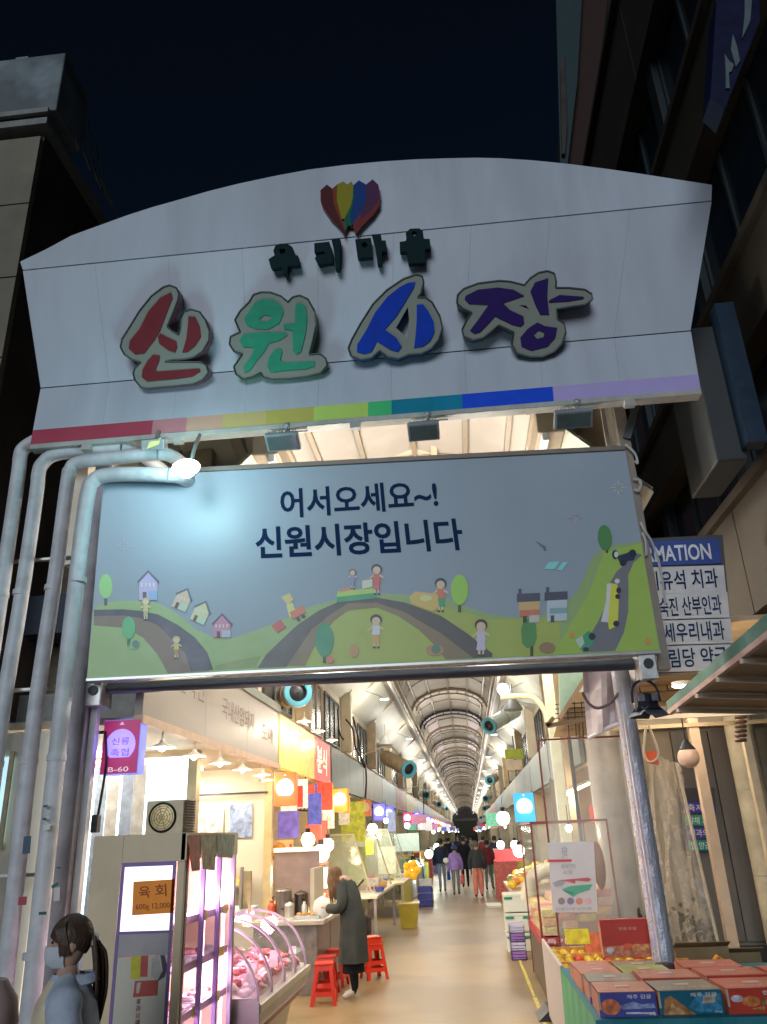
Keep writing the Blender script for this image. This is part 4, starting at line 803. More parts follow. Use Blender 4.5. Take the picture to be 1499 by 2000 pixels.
# glazed long side facing the lane
for i in range(4):
    y = fy0 + .04 + i * (fy1 - fy0 - .1) / 3
    M().box(fx1 - .025, fx1 + .004, y, y + .035, .25, fz - .1).build('mullion', pp if i in (1, 2) else fs, fr_)
M().box(fx1 - .03, fx1 + .006, fy0, fy1, fz - .16, fz).build('header', fb, fr_)
for i in range(3):
    y = fy0 + .075 + i * (fy1 - fy0 - .1) / 3
    M().box(fx1 - .012, fx1 - .006, y, y + .335, .25, fz - .16).build('door_glass', mat('door_glass', (.9, .85, 1), .05, alpha=.12, var=0, spec=.6), fr_)
meatm = [mat('meat_pink', (.75, .30, .32), .3, var=.3, sc=30, coat=.5), mat('meat_red', (.55, .07, .07), .3, var=.35, sc=25, coat=.5), mat('fat_white', (.8, .7, .66), .35, var=.2, sc=25)]
for k, z in enumerate((.35, .62, .89, 1.16, 1.43)):
    M().box(fx0 + .06, fx1 - .04, fy0 + .06, fy1 - .06, z, z + .015).build('shelf', mat('shelf_white', (.8, .76, .82), .3), fr_)
    M().box(fx1 - .04, fx1 - .03, fy0 + .06, fy1 - .06, z - .01, z + .035).build('shelf_edge', mat('shelf_edge', (.55, .32, .45), .4), fr_)
    for j in range(2):
        M().box(fx1 - .030, fx1 - .026, fy0 + .25 + j * .5 + .06 * k, fy0 + .36 + j * .5 + .06 * k, z - .02, z + .045).build('price_tag', mat('price_yellow', (.8, .6, .03), .5), fr_)
random.seed(3)
for k, z in enumerate((.365, .635, .905, 1.175)):
    for j in range(6):
        y = fy0 + .12 + j * .17; x = fx1 - .17 + random.uniform(-.02, .03)
        t = thing('meat_tray', 'pale tray of meat on a pink lit fridge shelf', 'meat tray', (x, y, z), 'meat trays on the fridge shelves')
        M().box(x - .09, x + .09, y - .07, y + .07, z, z + .02).build('tray', mat('tray_white', (.8, .78, .8), .4), t)
        m = M()
        for q in range(4): m.sph((x + random.uniform(-.05, .05), y + random.uniform(-.035, .035), z + .03), random.uniform(.025, .04), random.uniform(.02, .03), .02, 8)
        m.build('meat', meatm[(j + k) % 3], t, smooth=True)
for y in (fy0 + .12, (fy0 + fy1) / 2, fy1 - .12):
    M().box(fx1 - .06, fx1 - .045, y - .015, y + .015, .3, fz - .2).build('light_tube', mat('tube_pink', (1, .9, 1), emit=(1, .62, .95), es=6), fr_)
    lamp('fridge_light', (fx1 - .10, y + .05, 1.55), 7, (1, .62, .95), .06, parent=fr_)
lamp('fridge_light', (fx0 + .3, fy0 + .3, .8), 9, (1, .68, .95), .08, parent=fr_); lamp('fridge_light', (fx1 - .15, fy1 - .3, 1.0), 7, (1, .68, .95), .08, parent=fr_)
# hanging flyers at the fridge top corner
for i, (c_, q, lb_) in enumerate((((.55, .10, .04), ((367, 1632), (392, 1630), (391, 1700), (376, 1702)), 'orange and green flyer hanging at the fridge corner'), ((.45, .42, .25), ((392, 1630), (424, 1629), (420, 1700), (396, 1698)), 'photo leaflet with yellow foot hanging in the middle of the fridge header'), ((.25, .34, .22), ((424, 1629), (460, 1630), (455, 1676), (426, 1674)), 'grey green leaflet hanging at the far end of the fridge header'))):
    X_ = fx1 + .02
    o = M().prism([[at(x, y, X=X_) for x, y in q]], (-.004, 0, 0)).build('flyer', mat('flyer_%d' % i, c_, .5, var=.5, sc=14)); tag(o, lb_, 'flyer', 'flyers hanging on the fridge')
# fan unit on the fridge
p = at(290, 1626, Y=5.9)
ac = thing('fan_unit', 'cream fan unit with a round grille standing on the fridge', 'fan', (p.x, 5.9, fz))
ax0 = at(285, 1600, Y=5.9).x; ax1 = at(358, 1600, Y=5.9).x; az = at(300, 1564, Y=5.9).z
M().box(ax0, ax1, 5.9, 6.15, fz, az).build('case', mat('fan_case', (.75, .62, .42), .5), ac, bevel=.006)
cx_, cz_ = ax0 + .125, (fz + az) / 2
m = M().lathe([(.088, 0), (.098, -.008), (.105, 0)], (cx_, 5.895, cz_), 28, ax=(0, 1, 0)); m.build('ring', dark, ac, smooth=True)
m = M()
for r in (.02, .04, .06, .078): m.tube([(cx_ + r * math.cos(a), 5.888, cz_ + r * math.sin(a)) for a in [2 * math.pi * k / 20 for k in range(21)]], .0018, 4)
for k in range(4): a = math.pi * k / 4 + .3; m.bar((cx_ - .088 * math.cos(a), 5.886, cz_ - .088 * math.sin(a)), (cx_ + .088 * math.cos(a), 5.886, cz_ + .088 * math.sin(a)), .003)
m.build('grille', mat('fan_grille', (.3, .22, .1), .4, .5), ac)
M().lathe([(.001, -.004), (.03, -.003), (.088, 0)], (cx_, 5.893, cz_), 24, ax=(0, 1, 0)).build('fan_disc', mat('fan_gold', (.65, .5, .25), .35, .3), ac, smooth=True)
m = M()
for k in range(12): m.box(ax1, ax1 + .018, 5.92 + (k % 2) * .0, 6.12, fz + .01 + k * .019, fz + .019 + k * .019)
m.build('fin', mat('fin_brown', (.12, .07, .05), .6), ac)
# ---------------------------------------------------------------- refrigerated meat counter with curved glass
dy0, dy1, dxf, dxb = 6.56, 8.5, -1.62, -2.5
dc = thing('meat_counter', 'long curved glass meat counter with steel trim and a red stripe', 'display counter', (-2, 6.6, 0))
M().box(dxb, dxf - .28, dy0, dy1, 0, .12).build('plinth', dark, dc)
cs = mat('counter_steel', (.48, .45, .40), .35, .5, var=.06)
prof = [(dxf - .26, .12), (dxf - .16, .5), (dxf, .66), (dxf, .78), (dxf - .05, .80), (dxb, .80), (dxb, .12)]
M().prism([[Vector((x, dy0, z)) for x, z in prof]], (0, dy1 - dy0, 0)).build('body', cs, dc)
M().prism([[Vector((dxf + .005 - .0, dy0 - .02, z)) for z in ()] or [Vector((x, dy0 - .03, z)) for x, z in [(dxf - .27, .1), (dxf - .16, .5), (dxf + .01, .65), (dxf + .01, .80), (dxf - .05, .83), (dxb, .83), (dxb, .1)]]], (0, .03, 0)).build('end_panel', mat('end_grey', (.32, .30, .28), .4), dc)
M().box(dxf, dxf + .02, dy0, dy1, .735, .785).build('bumper', mat('bumper_cream', (.66, .60, .48), .4), dc)
M().obox((dxf - .062, (dy0 + dy1) / 2, .59), (.068, 0, .07), (0, (dy1 - dy0) / 2 - .05, 0), (.010, 0, -.008)).build('stripe', mat('stripe_brick', (.32, .09, .04), .4), dc)
gp_ = [(dxf - .02, .79), (dxf - .04, .92), (dxf - .14, 1.10), (dxf - .32, 1.23), (dxf - .55, 1.28)]
m = M()
for (x0, z0), (x1, z1) in zip(gp_, gp_[1:]): m.quad((x0, dy0, z0), (x0, dy1, z0), (x1, dy1, z1), (x1, dy0, z1))
glass = mat('counter_glass', (.85, .78, .9), .04, alpha=.14, var=0, spec=.8)
m.build('curved_glass', glass, dc, smooth=True)
M().prism([[Vector((x, dy0 + .01, z)) for x, z in gp_] + [Vector((dxb, dy0 + .01, 1.28)), Vector((dxb, dy0 + .01, .8))]], (0, .006, 0)).build('side_glass', glass, dc)
for k in range(5):
    y = dy0 + .05 + k * (dy1 - dy0 - .1) / 4
    M().tube([(x, y, z) for x, z in gp_], .012, 6, sub=3).build('glass_rib', mat('rib_pink', (.75, .62, .72), .3), dc, smooth=True)
M().box(dxb - .05, dxf - .50, dy0, dy1, 1.27, 1.31).build('top_shelf', mat('shelf_white'), dc)
M().box(dxf - .56, dxf - .52, dy0 + .1, dy1 - .1, 1.235, 1.265).build('light_tube', mat('tube_pink'), dc)
for k in range(3): lamp('counter_light', (dxf - .48, dy0 + .35 + k * .6, 1.2), 6, (1, .62, .92), .05, parent=dc)
meat = M(); meats = []
for i in range(10):
    for j in range(6):
        x = dxf - .13 - j * .13 + random.uniform(-.03, .03); y = dy0 + .12 + i * .185 + random.uniform(-.04, .04); z = .84 + .03 * j * .6
        t = thing('meat_cut', 'cut of meat piled behind the curved counter glass', 'meat', (x, y, z), 'meat cuts piled in the counter')
        m = M()
        for q in range(3): m.sph((x + random.uniform(-.03, .03), y + random.uniform(-.04, .04), z + random.uniform(0, .05)), random.uniform(.03, .09), random.uniform(.025, .08), random.uniform(.012, .03), 12)
        tl_ = Matrix.Rotation(random.uniform(-.7, .7), 3, 'X') @ Matrix.Rotation(random.uniform(-.7, .7), 3, 'Y'); c0 = Vector((x, y, z))
        m.v = [tuple(c0 + tl_ @ (Vector(v) - c0) + .022 * noise.noise_vector(Vector(v) * 28)) for v in m.v]
        m.build('meat', random.choice(meatm), t, smooth=True)
for i in range(7):
    x, y = dxf - .12 - .06 * (i % 3), dy0 + .2 + i * .26
    tag(M().obox((x, y, .93), (.035, 0, .0), (0, .004, 0), (0, .01, .03)).build('price_card', mat('price_white', (.8, .76, .7), .5)), '%s white price card stuck in the meat from the near end' % ORD[i], 'price card', 'price cards in the meat counter')
# weighing scale board / yellow hanging tag board on the counter
t = thing('price_board', 'yellowed upright price board on the meat counter beside the fridge', 'board', (-2, 8.0, 1.3))
p = at(480, 1760, Y=8.1)
M().box(p.x - .03, p.x + .05, 8.1, 8.13, p.z - .22, p.z + .26).build('board', mat('board_yellow', (.55, .46, .18), .5, var=.3, sc=9), t, bevel=.004)
M().box(p.x - .06, p.x - .03, 8.08, 8.14, p.z - .1, p.z + .30).build('holder', cream, t, bevel=.01)
# dark speaker hanging at the post by the sign
tag(M().box(-3.36, -3.30, 7.25, 7.33, 2.02, 2.17).build('switch_box', dark, bevel=.006), 'small dark box fixed on the stall post below the purple sign', 'switch box')
tag(M().tube([(-3.32, 7.28, 2.9), (-3.28, 7.28, 2.6), (-3.31, 7.28, 2.17)], .012, 6, sub=4).build('cable', black), 'dark cable running down the stall post from the purple sign', 'cable')
# ================================================================ food stall with red menus
fs2 = thing('food_stall', 'food stall with red and yellow backlit fascia and glowing menus, second on the left', 'shop', (-3, 15, 0))
M().box(FX - .1, FX, 13.2, 14.9, 3.0, 3.84).build('fascia_panel', mat('fs_yellow', (.75, .55, .08), .4, emit=(1, .62, .12), es=.35, var=.3, sc=4), fs2)
M().box(FX - .1, FX, 14.92, 16.4, 3.0, 3.84).build('fascia_panel', mat('fs_gold', (.7, .42, .05), .4, emit=(1, .5, .06), es=.5, var=.4, sc=5), fs2)
M().box(FX - .1, FX, 16.42, 18.4, 3.0, 3.84).build('fascia_panel', mat('fs_red', (.5, .03, .03), .4, emit=(1, .10, .06), es=.45, var=.3, sc=4), fs2)
text(M(), '분식', (FX + .004, 16.7, 3.15), (FX + .004, 17.9, 3.15), (FX + .004, 16.7, 3.7), .02).build('lettering', mat('fs_ink', (.9, .8, .6), emit=(1, .85, .6), es=.8), fs2)
M().box(-5.3, -5.2, 13.1, 18.5, 0, 3).build('back_wall', mat('food_wall', (.65, .58, .40), .5, var=.1), fs2)
M().box(-5.2, -3.05, 18.4, 18.5, 0, 3).build('side_wall', mat('food_wall'), fs2)
M().box(-5.2, FX - .1, 13.1, 18.5, 2.97, 3.0).build('ceiling', cream, fs2)
for i, (y, c_, e_) in enumerate(((13.3, (.9, .85, .7), 1.2), (14.5, (.85, .55, .2), .6), (15.6, (.9, .8, .6), 1.2), (16.8, (.75, .35, .1), .5))):
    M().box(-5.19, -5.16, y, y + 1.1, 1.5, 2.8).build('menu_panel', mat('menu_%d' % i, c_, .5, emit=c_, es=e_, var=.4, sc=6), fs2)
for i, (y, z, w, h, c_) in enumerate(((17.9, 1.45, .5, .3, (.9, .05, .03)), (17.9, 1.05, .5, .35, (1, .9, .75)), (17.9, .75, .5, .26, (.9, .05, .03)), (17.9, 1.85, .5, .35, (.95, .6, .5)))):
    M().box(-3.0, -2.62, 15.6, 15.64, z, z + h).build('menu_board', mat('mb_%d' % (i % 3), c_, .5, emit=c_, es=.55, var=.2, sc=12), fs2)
text(M(), '떡볶이', (-2.96, 15.59, .80), (-2.66, 15.59, .80), (-2.96, 15.59, .95), .02).build('lettering', mat('fs_ink'), fs2)
text(M(), '순대 어묵', (-2.96, 15.59, 1.50), (-2.66, 15.59, 1.50), (-2.96, 15.59, 1.68), .02).build('lettering', mat('fs_ink'), fs2)
p = at(563, 1610, Y=13.3)
tag(M().box(p.x - .17, p.x + .17, 13.3, 13.33, p.z - .2, p.z + .2).build('notice_board', mat('notice_purple', (.14, .10, .42), .5, emit=(.14, .1, .42), es=.4, var=.5, sc=9)), 'purple notice board under the orange sign box', 'notice board')
p = at(545, 1665, Y=13.3)
t = thing('food_photo', 'round noodle dish photo board below the purple notice', 'poster', (p.x, 13.3, p.z))
M().box(p.x - .22, p.x + .22, 13.32, 13.35, p.z - .2, p.z + .18).build('board', mat('photo_board', (.6, .42, .2), .5, emit=(.6, .42, .2), es=.3), t)
M().prism([[(p.x + .13 * math.cos(a), 13.31, p.z + .15 * math.sin(a)) for a in [2 * math.pi * k / 18 for k in range(18)]]], (0, .008, 0)).build('dish', mat('dish_orange', (.75, .30, .06), .5, var=.5, sc=25), t)
M().box(p.x + .17, p.x + .21, 13.3, 13.318, p.z - .1, p.z + .12).build('label', mat('mb_0'), t)
# food stall counter, fish cake cooker, etc
ct = thing('food_counter', 'stone fronted food counter behind the red stools', 'counter', (-2.7, 12, 0))
M().box(-3.0, -2.12, 11.75, 15.2, 0, .82).build('body', mat('counter_stone', (.22, .19, .17), .35, var=.35, sc=9), ct, bevel=.01)
M().box(-3.05, -2.02, 11.7, 15.25, .82, .88).build('top', mat('counter_top', (.62, .55, .45), .25, var=.1), ct, bevel=.01)
for y in (12.8, 13.9): M().box(-2.12, -2.115, y, y + .012, .02, .8).build('joint', dark, ct)
cs2 = thing('sneeze_guard', 'steel backed cooker hood with grey panel on the food counter', 'cooker', (-2.8, 13, .9))
M().box(-3.0, -2.3, 12.95, 13.0, .95, 1.72).build('back_panel', mat('hood_mauve', (.33, .24, .22), .4, .2), cs2)
M().box(-2.30, -2.24, 12.2, 13.0, .88, 1.5).build('side_panel', cream, cs2); M().box(-3.0, -2.2, 12.9, 13.1, 1.72, 1.78).build('shelf', mat('shelf_glow', (.9, .85, .7), emit=(1, .85, .6), es=.8), cs2)
for i, (x, y, r, h, c_) in enumerate(((-2.75, 12.5, .12, .32, (.25, .22, .2)), (-2.52, 12.65, .10, .26, (.12, .10, .09)), (-2.62, 12.3, .07, .14, (.6, .58, .55)))):
    t = thing('pot', ['tall steel pot at the left of the food counter', 'dark pot beside the tall steel one', 'small pale container in front of the pots'][i], 'pot', (x, y, .88))
    M().lathe([(.001, 0), (r, 0), (r, h), (r * 1.06, h), (r * 1.04, h + .01), (r * .9, h + .03), (.02, h + .05), (.001, h + .06)], (x, y, .88), 18).build('body', mat('pot_%d' % i, c_, .3, .7), t, smooth=True)
    M().tube([(x - r - .01, y, .88 + h * .8), (x - r - .05, y, .88 + h * .75), (x - r - .01, y, .88 + h * .65)], .008, 5, sub=3).build('handle', black, t)
for i, (x, y) in enumerate(((-2.3, 12.1), (-2.35, 13.6), (-2.6, 14.3))):
    t = thing('food_tray', ['steel tray of skewers at the near end of the food counter', 'tray of fried food beyond the skewers', 'last tray of food on the counter'][i], 'tray', (x, y, .88))
    M().box(x - .18, x + .18, y - .2, y + .2, .88, .92).build('tray', steel, t, bevel=.004)
    m = M()
    for q in range(16): m.sph((x + random.uniform(-.14, .14), y + random.uniform(-.16, .16), .93), .035, .03, .025, 7)
    m.build('food', mat('food_%d' % i, [(.55, .3, .08), (.65, .4, .12), (.5, .08, .03)][i], .5, var=.3, sc=20), t, smooth=True)
t = thing('paper_cups', 'white crumpled plastic bag on the food counter beside the woman', 'bag', (-2.2, 12.4, .9))
m = M().sph((-2.1, 12.05, 1.0), .13, .10, .15, 12); m.v = [tuple(Vector(v) + .03 * noise.noise_vector(Vector(v) * 14)) for v in m.v]; m.build('bag', mat('bag_white', (.8, .8, .78), .4), t, smooth=True)
# cluster of bare bulbs over the food stall
def bulb(x, y, z, r, label, grp, e=20, col=(1, .84, .58), es=20, cord=.5, light=True):
    t = thing('pendant_bulb', label, 'lamp', (x, y, z), grp)
    M().sph((x, y, z), r, n=12).build('bulb', mat('bulb_%d_%d' % (es, int(col[2] * 100)), (1, 1, 1), emit=col, es=es), t, smooth=True)
    M().cyl((x, y, z + r * .8), (x, y, z + r * 1.5), r * .35, n=8).build('socket', black, t); M().cyl((x, y, z + r * 1.5), (x, y, z + cord), .006, n=5).build('cord', black, t)
    if light: lamp('bulb_light', (x, y, z - r * 1.3), e, col, r, parent=t)
for i, (px, py, Y_, r) in enumerate(((602, 1640, 14.2, .12), (628, 1666, 15.0, .15), (612, 1598, 14.6, .09), (590, 1690, 13.7, .1), (640, 1650, 15.6, .12))):
    q = at(px, py, Y=Y_)
    bulb(q.x, Y_, q.z, r, ['glowing bulb above the noodle photo in the food stall', 'largest glowing bulb of the food stall, right of the noodle photo', 'highest bare bulb in the food stall', 'lowest bare bulb in the food stall, over the steel pots', 'rightmost glowing bulb of the food stall'][i], 'glowing bulbs over the food stall', 24, (1, .84, .58), 9)
for i, y in enumerate((13.8, 15.2, 16.8)):
    rail_lamp(FX + .3, y, 3.95, ['shaded lamp in front of the yellow fascia', 'shaded lamp in front of the gold fascia', 'shaded lamp in front of the red fascia'][i], 'shaded lamps above the food stall fascia', 12)
# paper strips, signs and lanterns crowding the food stall front
random.seed(21)
for i in range(16):
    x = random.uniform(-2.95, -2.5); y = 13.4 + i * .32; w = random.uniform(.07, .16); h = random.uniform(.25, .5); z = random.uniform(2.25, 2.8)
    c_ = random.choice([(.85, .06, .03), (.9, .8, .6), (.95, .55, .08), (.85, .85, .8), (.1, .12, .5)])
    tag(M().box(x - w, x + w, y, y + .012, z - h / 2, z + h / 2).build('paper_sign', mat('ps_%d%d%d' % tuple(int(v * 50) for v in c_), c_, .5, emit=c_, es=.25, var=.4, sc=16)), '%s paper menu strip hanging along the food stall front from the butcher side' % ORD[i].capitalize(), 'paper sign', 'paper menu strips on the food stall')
for i in range(24):
    x = random.uniform(-2.95, -2.15); y = random.uniform(12.0, 15.1); r = random.uniform(.035, .07); h = random.uniform(.08, .22)
    m = M().lathe([(.001, 0), (r, 0), (r, h * .7), (r * .5, h * .85), (r * .5, h), (.001, h)], (x, y, .88), 9)
    tag(m.build('bottle', mat('bt_%d' % (i % 5), [(.6, .1, .05), (.75, .7, .5), (.1, .2, .1), (.8, .5, .1), (.7, .7, .7)][i % 5], .3), smooth=True), 'small bottle or jar standing among the pots on the food counter', 'bottle', 'bottles and jars on the food counter')
# red plastic stools
rd = mat('stool_red', (.72, .035, .01), .35, var=.04, emit=None)
def make_stool(label):
    t = thing('plastic_stool', label, 'stool', (0, 0, 0), 'red plastic stools at the food counter')
    H = .455; a, b = .105, .165
    M().box(-a - .012, a + .012, -a - .012, a + .012, H - .025, H).build('seat', rd, t, bevel=.012)
    for sx in (-1, 1):
        for sy in (-1, 1):
            m = M(); w = .045
            top = [(sx * a, sy * a), (sx * (a - w), sy * a), (sx * (a - w), sy * (a - .008)), (sx * (a - .008), sy * (a - .008)), (sx * (a - .008), sy * (a - w)), (sx * a, sy * (a - w))]
            bot = [(sx * b, sy * b), (sx * (b - w), sy * b), (sx * (b - w), sy * (b - .008)), (sx * (b - .008), sy * (b - .008)), (sx * (b - .008), sy * (b - w)), (sx * b, sy * (b - w))]
            m.loft([[Vector((x, y, H - .02)) for x, y in top], [Vector((x, y, 0)) for x, y in bot]]); m.build('leg', rd, t)
    for k, (z0, z1, e) in enumerate(((H - .085, H - .02, 'apron'), (.10, .15, 'stretcher'))):
        r0 = a + (b - a) * (1 - z0 / H) - .004; r1 = a + (b - a) * (1 - z1 / H) - .004
        for (ux, uy) in ((1, 0), (0, 1), (-1, 0), (0, -1)):
            px_, py_ = -uy, ux
            P = [Vector((ux * r0 + px_ * r0 * .92, uy * r0 + py_ * r0 * .92, z0)), Vector((ux * r0 - px_ * r0 * .92, uy * r0 - py_ * r0 * .92, z0)), Vector((ux * r1 - px_ * r1 * .92, uy * r1 - py_ * r1 * .92, z1)), Vector((ux * r1 + px_ * r1 * .92, uy * r1 + py_ * r1 * .92, z1))]
            M().prism([P], (-ux * .006, -uy * .006, 0)).build(e, rd, t)
    return t
s0 = make_stool('front red plastic stool left of the woman in the long coat'); s0.location = (-1.93, 11.15, 0); s0.rotation_euler = (0, 0, .12)
dup(s0, (-2.0, 11.75, 0), 'red stool directly behind the front stool by the counter', .05); dup(s0, (-1.98, 12.4, 0), 'third red stool along the counter, mostly behind the woman', -.1)
dup(s0, (-1.50, 12.9, 0), 'red stool on the lane side to the right of the woman', .5); dup(s0, (-1.52, 12.9, .09), 'red stool stacked on top of the lane side stool', .52)
# ================================================================ shops farther down both sides (generic builders, each with its own look)
def shop(side, y0, y1, label, fascia, glow=0., wallc=(.6, .55, .42), fz0=2.95, fz1=3.85, letters=None, xf=None, kind=0):
    sg = -1 if side == 'l' else 1
    xf = xf if xf is not None else (-3.0 if side == 'l' else 2.05)
    t = thing('market_shop', label, 'shop', (xf, (y0 + y1) / 2, 0))
    X0, X1 = sorted((xf, xf + sg * .08))
    n = max(1, int((y1 - y0) / 2))
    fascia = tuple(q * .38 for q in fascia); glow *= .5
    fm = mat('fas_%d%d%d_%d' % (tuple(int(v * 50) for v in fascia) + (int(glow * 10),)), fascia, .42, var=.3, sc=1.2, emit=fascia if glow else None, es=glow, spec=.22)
    for i in range(n):
        a, b = y0 + (y1 - y0) * i / n, y0 + (y1 - y0) * (i + 1) / n
        M().box(X0, X1, a + .01, b - .01, fz0, fz1).build('fascia_panel', fm, t)
    wm = mat('sw_%d%d%d' % tuple(int(v * 50) for v in wallc), wallc, .55, var=.12, sc=2)
    xb = xf + sg * 2.0
    M().box(min(xb, xb + sg * .1), max(xb, xb + sg * .1), y0, y1, 0, 3).build('back_wall', wm, t)
    M().box(min(xf + sg * .02, xb), max(xf + sg * .02, xb), y1 - .08, y1, 0, 2.95).build('side_wall', wm, t)
    M().box(min(xf + sg * .1, xb), max(xf + sg * .1, xb), y0, y1 - .08, 2.9, 2.95).build('ceiling', wm, t)
    for k in range(3):
        z = .7 + k * .65
        M().box(min(xb - sg * .35, xb), max(xb - sg * .35, xb), y0 + .1, y1 - .15, z, z + .03).build('shelf', cream, t)
    M().bar((xf, y1 - .04, 0), (xf, y1 - .04, 3), .09).build('post', tan, t)
    if letters:
        e = .006 * -sg
        ya, yb = (y0 + .3, y1 - .5)
        if side == 'l': P = ((xf + e, ya, fz0 + .2), (xf + e, yb, fz0 + .2), (xf + e, ya, fz1 - .2))
        else: P = ((xf + e, yb, fz0 + .2), (xf + e, ya, fz0 + .2), (xf + e, yb, fz1 - .2))
        text(M(), letters, *P, .01).build('lettering', mat('fascia_ink', (.10, .16, .12), .5), t)
    return t
GLS = (.34, .40, .36); GL2 = (.40, .46, .40)
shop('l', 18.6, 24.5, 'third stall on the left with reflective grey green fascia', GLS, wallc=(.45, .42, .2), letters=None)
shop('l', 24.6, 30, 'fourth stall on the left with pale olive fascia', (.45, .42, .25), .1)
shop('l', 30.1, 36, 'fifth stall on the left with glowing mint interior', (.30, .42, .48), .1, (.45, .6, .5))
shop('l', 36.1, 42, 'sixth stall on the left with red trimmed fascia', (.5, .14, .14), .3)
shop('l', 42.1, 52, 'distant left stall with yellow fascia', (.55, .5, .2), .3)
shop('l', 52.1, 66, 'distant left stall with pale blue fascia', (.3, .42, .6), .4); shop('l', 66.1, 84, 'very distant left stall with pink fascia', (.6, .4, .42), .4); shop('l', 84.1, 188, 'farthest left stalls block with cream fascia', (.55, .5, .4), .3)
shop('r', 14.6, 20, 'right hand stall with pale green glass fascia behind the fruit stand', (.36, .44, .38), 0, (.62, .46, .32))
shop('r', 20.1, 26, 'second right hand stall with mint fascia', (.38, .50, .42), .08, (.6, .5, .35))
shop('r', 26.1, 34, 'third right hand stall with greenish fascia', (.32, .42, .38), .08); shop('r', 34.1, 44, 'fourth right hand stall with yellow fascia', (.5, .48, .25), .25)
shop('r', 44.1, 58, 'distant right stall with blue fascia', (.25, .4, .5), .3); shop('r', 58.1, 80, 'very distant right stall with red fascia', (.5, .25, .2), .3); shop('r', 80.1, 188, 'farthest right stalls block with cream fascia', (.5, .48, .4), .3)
# lamps in the stalls
GRP = 'bulbs hanging in the stalls along the lane'
def pq2(px, py, Yd): q = at(px, py, Y=Yd); return q.x, Yd, q.z
BL = [(700, 1619, 21, .16, 'wide white bulb shade left over the third stall', 26, (1, .88, .68)), (728, 1619, 22, .14, 'twin white bulb right over the third stall', 20, (1, .88, .68)), (808, 1694, 27, .22, 'bright white lamp low over the fourth stall counter', 26, (1, .97, .9)), (838, 1668, 33, .16, 'pale green lit lamp over the mint stall', 22, (.8, 1, .85)),
      (855, 1655, 42, .2, 'white bulb over the red trimmed stall', 26, (1, .95, .85)), (983, 1598, 20, .16, 'round white bulb high over the right stalls', 26, (1, .93, .85)), (1014, 1662, 19, .13, 'round bulb behind the red framed partition', 16, (1, .9, .75)), (1006, 1650, 24, .12, 'small white bulb over the vegetable stand', 16, (1, .95, .9)), (978, 1650, 34, .16, 'white bulb far down the right row near the crowd', 20, (1, .92, .85))]
for px, py, Y_, r, lb_, e, c_ in BL:
    x, y, z = pq2(px, py, Y_); bulb(x, y, z, r, lb_, GRP, e * 1.3, c_, 7)
for i in range(36):
    y = 17 + i * 4.4; sd_ = -1 if i % 2 else 1
    x = -2.55 if sd_ < 0 else 1.75
    if y < 26 and sd_ > 0: continue
    bulb(x * .82 + random.uniform(-.15, .15), y, 2.1 + random.uniform(-.15, .2), .05 + .018 * (i % 4), 'small round bulb glowing far down the %s row of stalls' % ('left' if sd_ < 0 else 'right'), 'small bulbs far down the %s row' % ('left' if sd_ < 0 else 'right'), 13, random.choice([(1, .85, .6), (1, .95, .85), (.9, 1, .95)]), 6, light=(i < 16))
# LED ceiling lamps
def ledlamp(x, y, z, lb_, e, lit=True, dz=-.55):
    t = thing('ceiling_lamp', lb_, 'lamp', (x, y, z), 'white lamps under the arcade gutters')
    M().box(x - .13, x + .13, y - .1, y + .1, z, z + .05).build('housing', white, t, bevel=.01)
    M().box(x - .11, x + .11, y - .08, y + .08, *((z - .006, z) if dz < 0 else (z + .05, z + .056))).build('diffuser', mat('led_white', (1, 1, 1), emit=(.92, 1, 1), es=12), t)
    M().bar((x, y, z + .05), (x + (.6 if x > 0 else -.6), y, z + .3), .02).build('arm', greyp, t)
    if lit: lamp('led_light', (x * .8, y, z + dz), e, (1, .94, .83), .2, parent=t)
k = 0
for i in range(17):
    y = 12.5 + i * 10.5
    for sd_ in (-1, 1):
        x = -2.15 if sd_ < 0 else 1.35
        nme = 'left' if sd_ < 0 else 'right'
        lb_ = '%s white lamp from the gate under the %s gutter of the arcade' % (ORD[i].capitalize(), nme) if i < 10 else 'far white lamp under the %s gutter of the arcade' % nme
        ledlamp(x, y, 5.55, lb_, 110)
ledlamp(-1.9, 9.2, 4.7, 'white uplight added unseen behind the left half of the banner', 170, dz=.35)  # pair of unseen uplights added to brighten the porch ceiling
ledlamp(.6, 9.2, 4.7, 'white uplight added unseen behind the right half of the banner', 105, dz=.35)
# cylindrical fans with blue rims along both walls
rimb = mat('rim_blue', (.10, .36, .46), .35); cyb = mat('cyl_beige', (.45, .33, .2), .5, var=.2); cyw = mat('cyl_pale', (.62, .72, .72), .35)
def jetfan(c, d, r, L, label, body, wallx):
    c = Vector(c); d = Vector(d).normalized(); t = thing('jet_fan', label, 'fan', c, 'cylindrical jet fans with blue rims along the lane')
    M().lathe([(r * .80, .06), (r * .98, 0), (r, .03), (r * .9, .06), (r * .86, .12), (r * .86, L), (.01, L)], c, 22, ax=d).build('body', body, t, smooth=True)
    M().lathe([(r * .62, .04), (r * .66, -.005), (r * .84, -.012), (r * 1.02, -.004), (r * 1.05, .03), (r, .06)], c, 24, ax=d).build('rim', rimb, t, smooth=True)
    M().lathe([(.01, .02), (r * .3, .03), (r * .64, .06)], c, 20, ax=d).build('mouth', black, t)
    e = c + d * L * .5
    M().tube([e, e + Vector((0, 0, r * 1.3)), e + Vector(((wallx - e.x) * .3, 0, r * 2)), Vector((wallx, e.y, e.z + r * 1.2))], r * .12, 7, sub=4).build('bracket', body, t)
    M().lathe([(r * .9, 0), (r * .95, 0), (r * .95, .04), (r * .9, .04)], e, 18, ax=d).build('clamp', steel, t)
p = at(583, 1352, Y=13); jetfan(p, (-.5, 1, .1), .235, .7, 'nearest jet fan with bright blue rim just below the roller, left', cyb, -3.2)
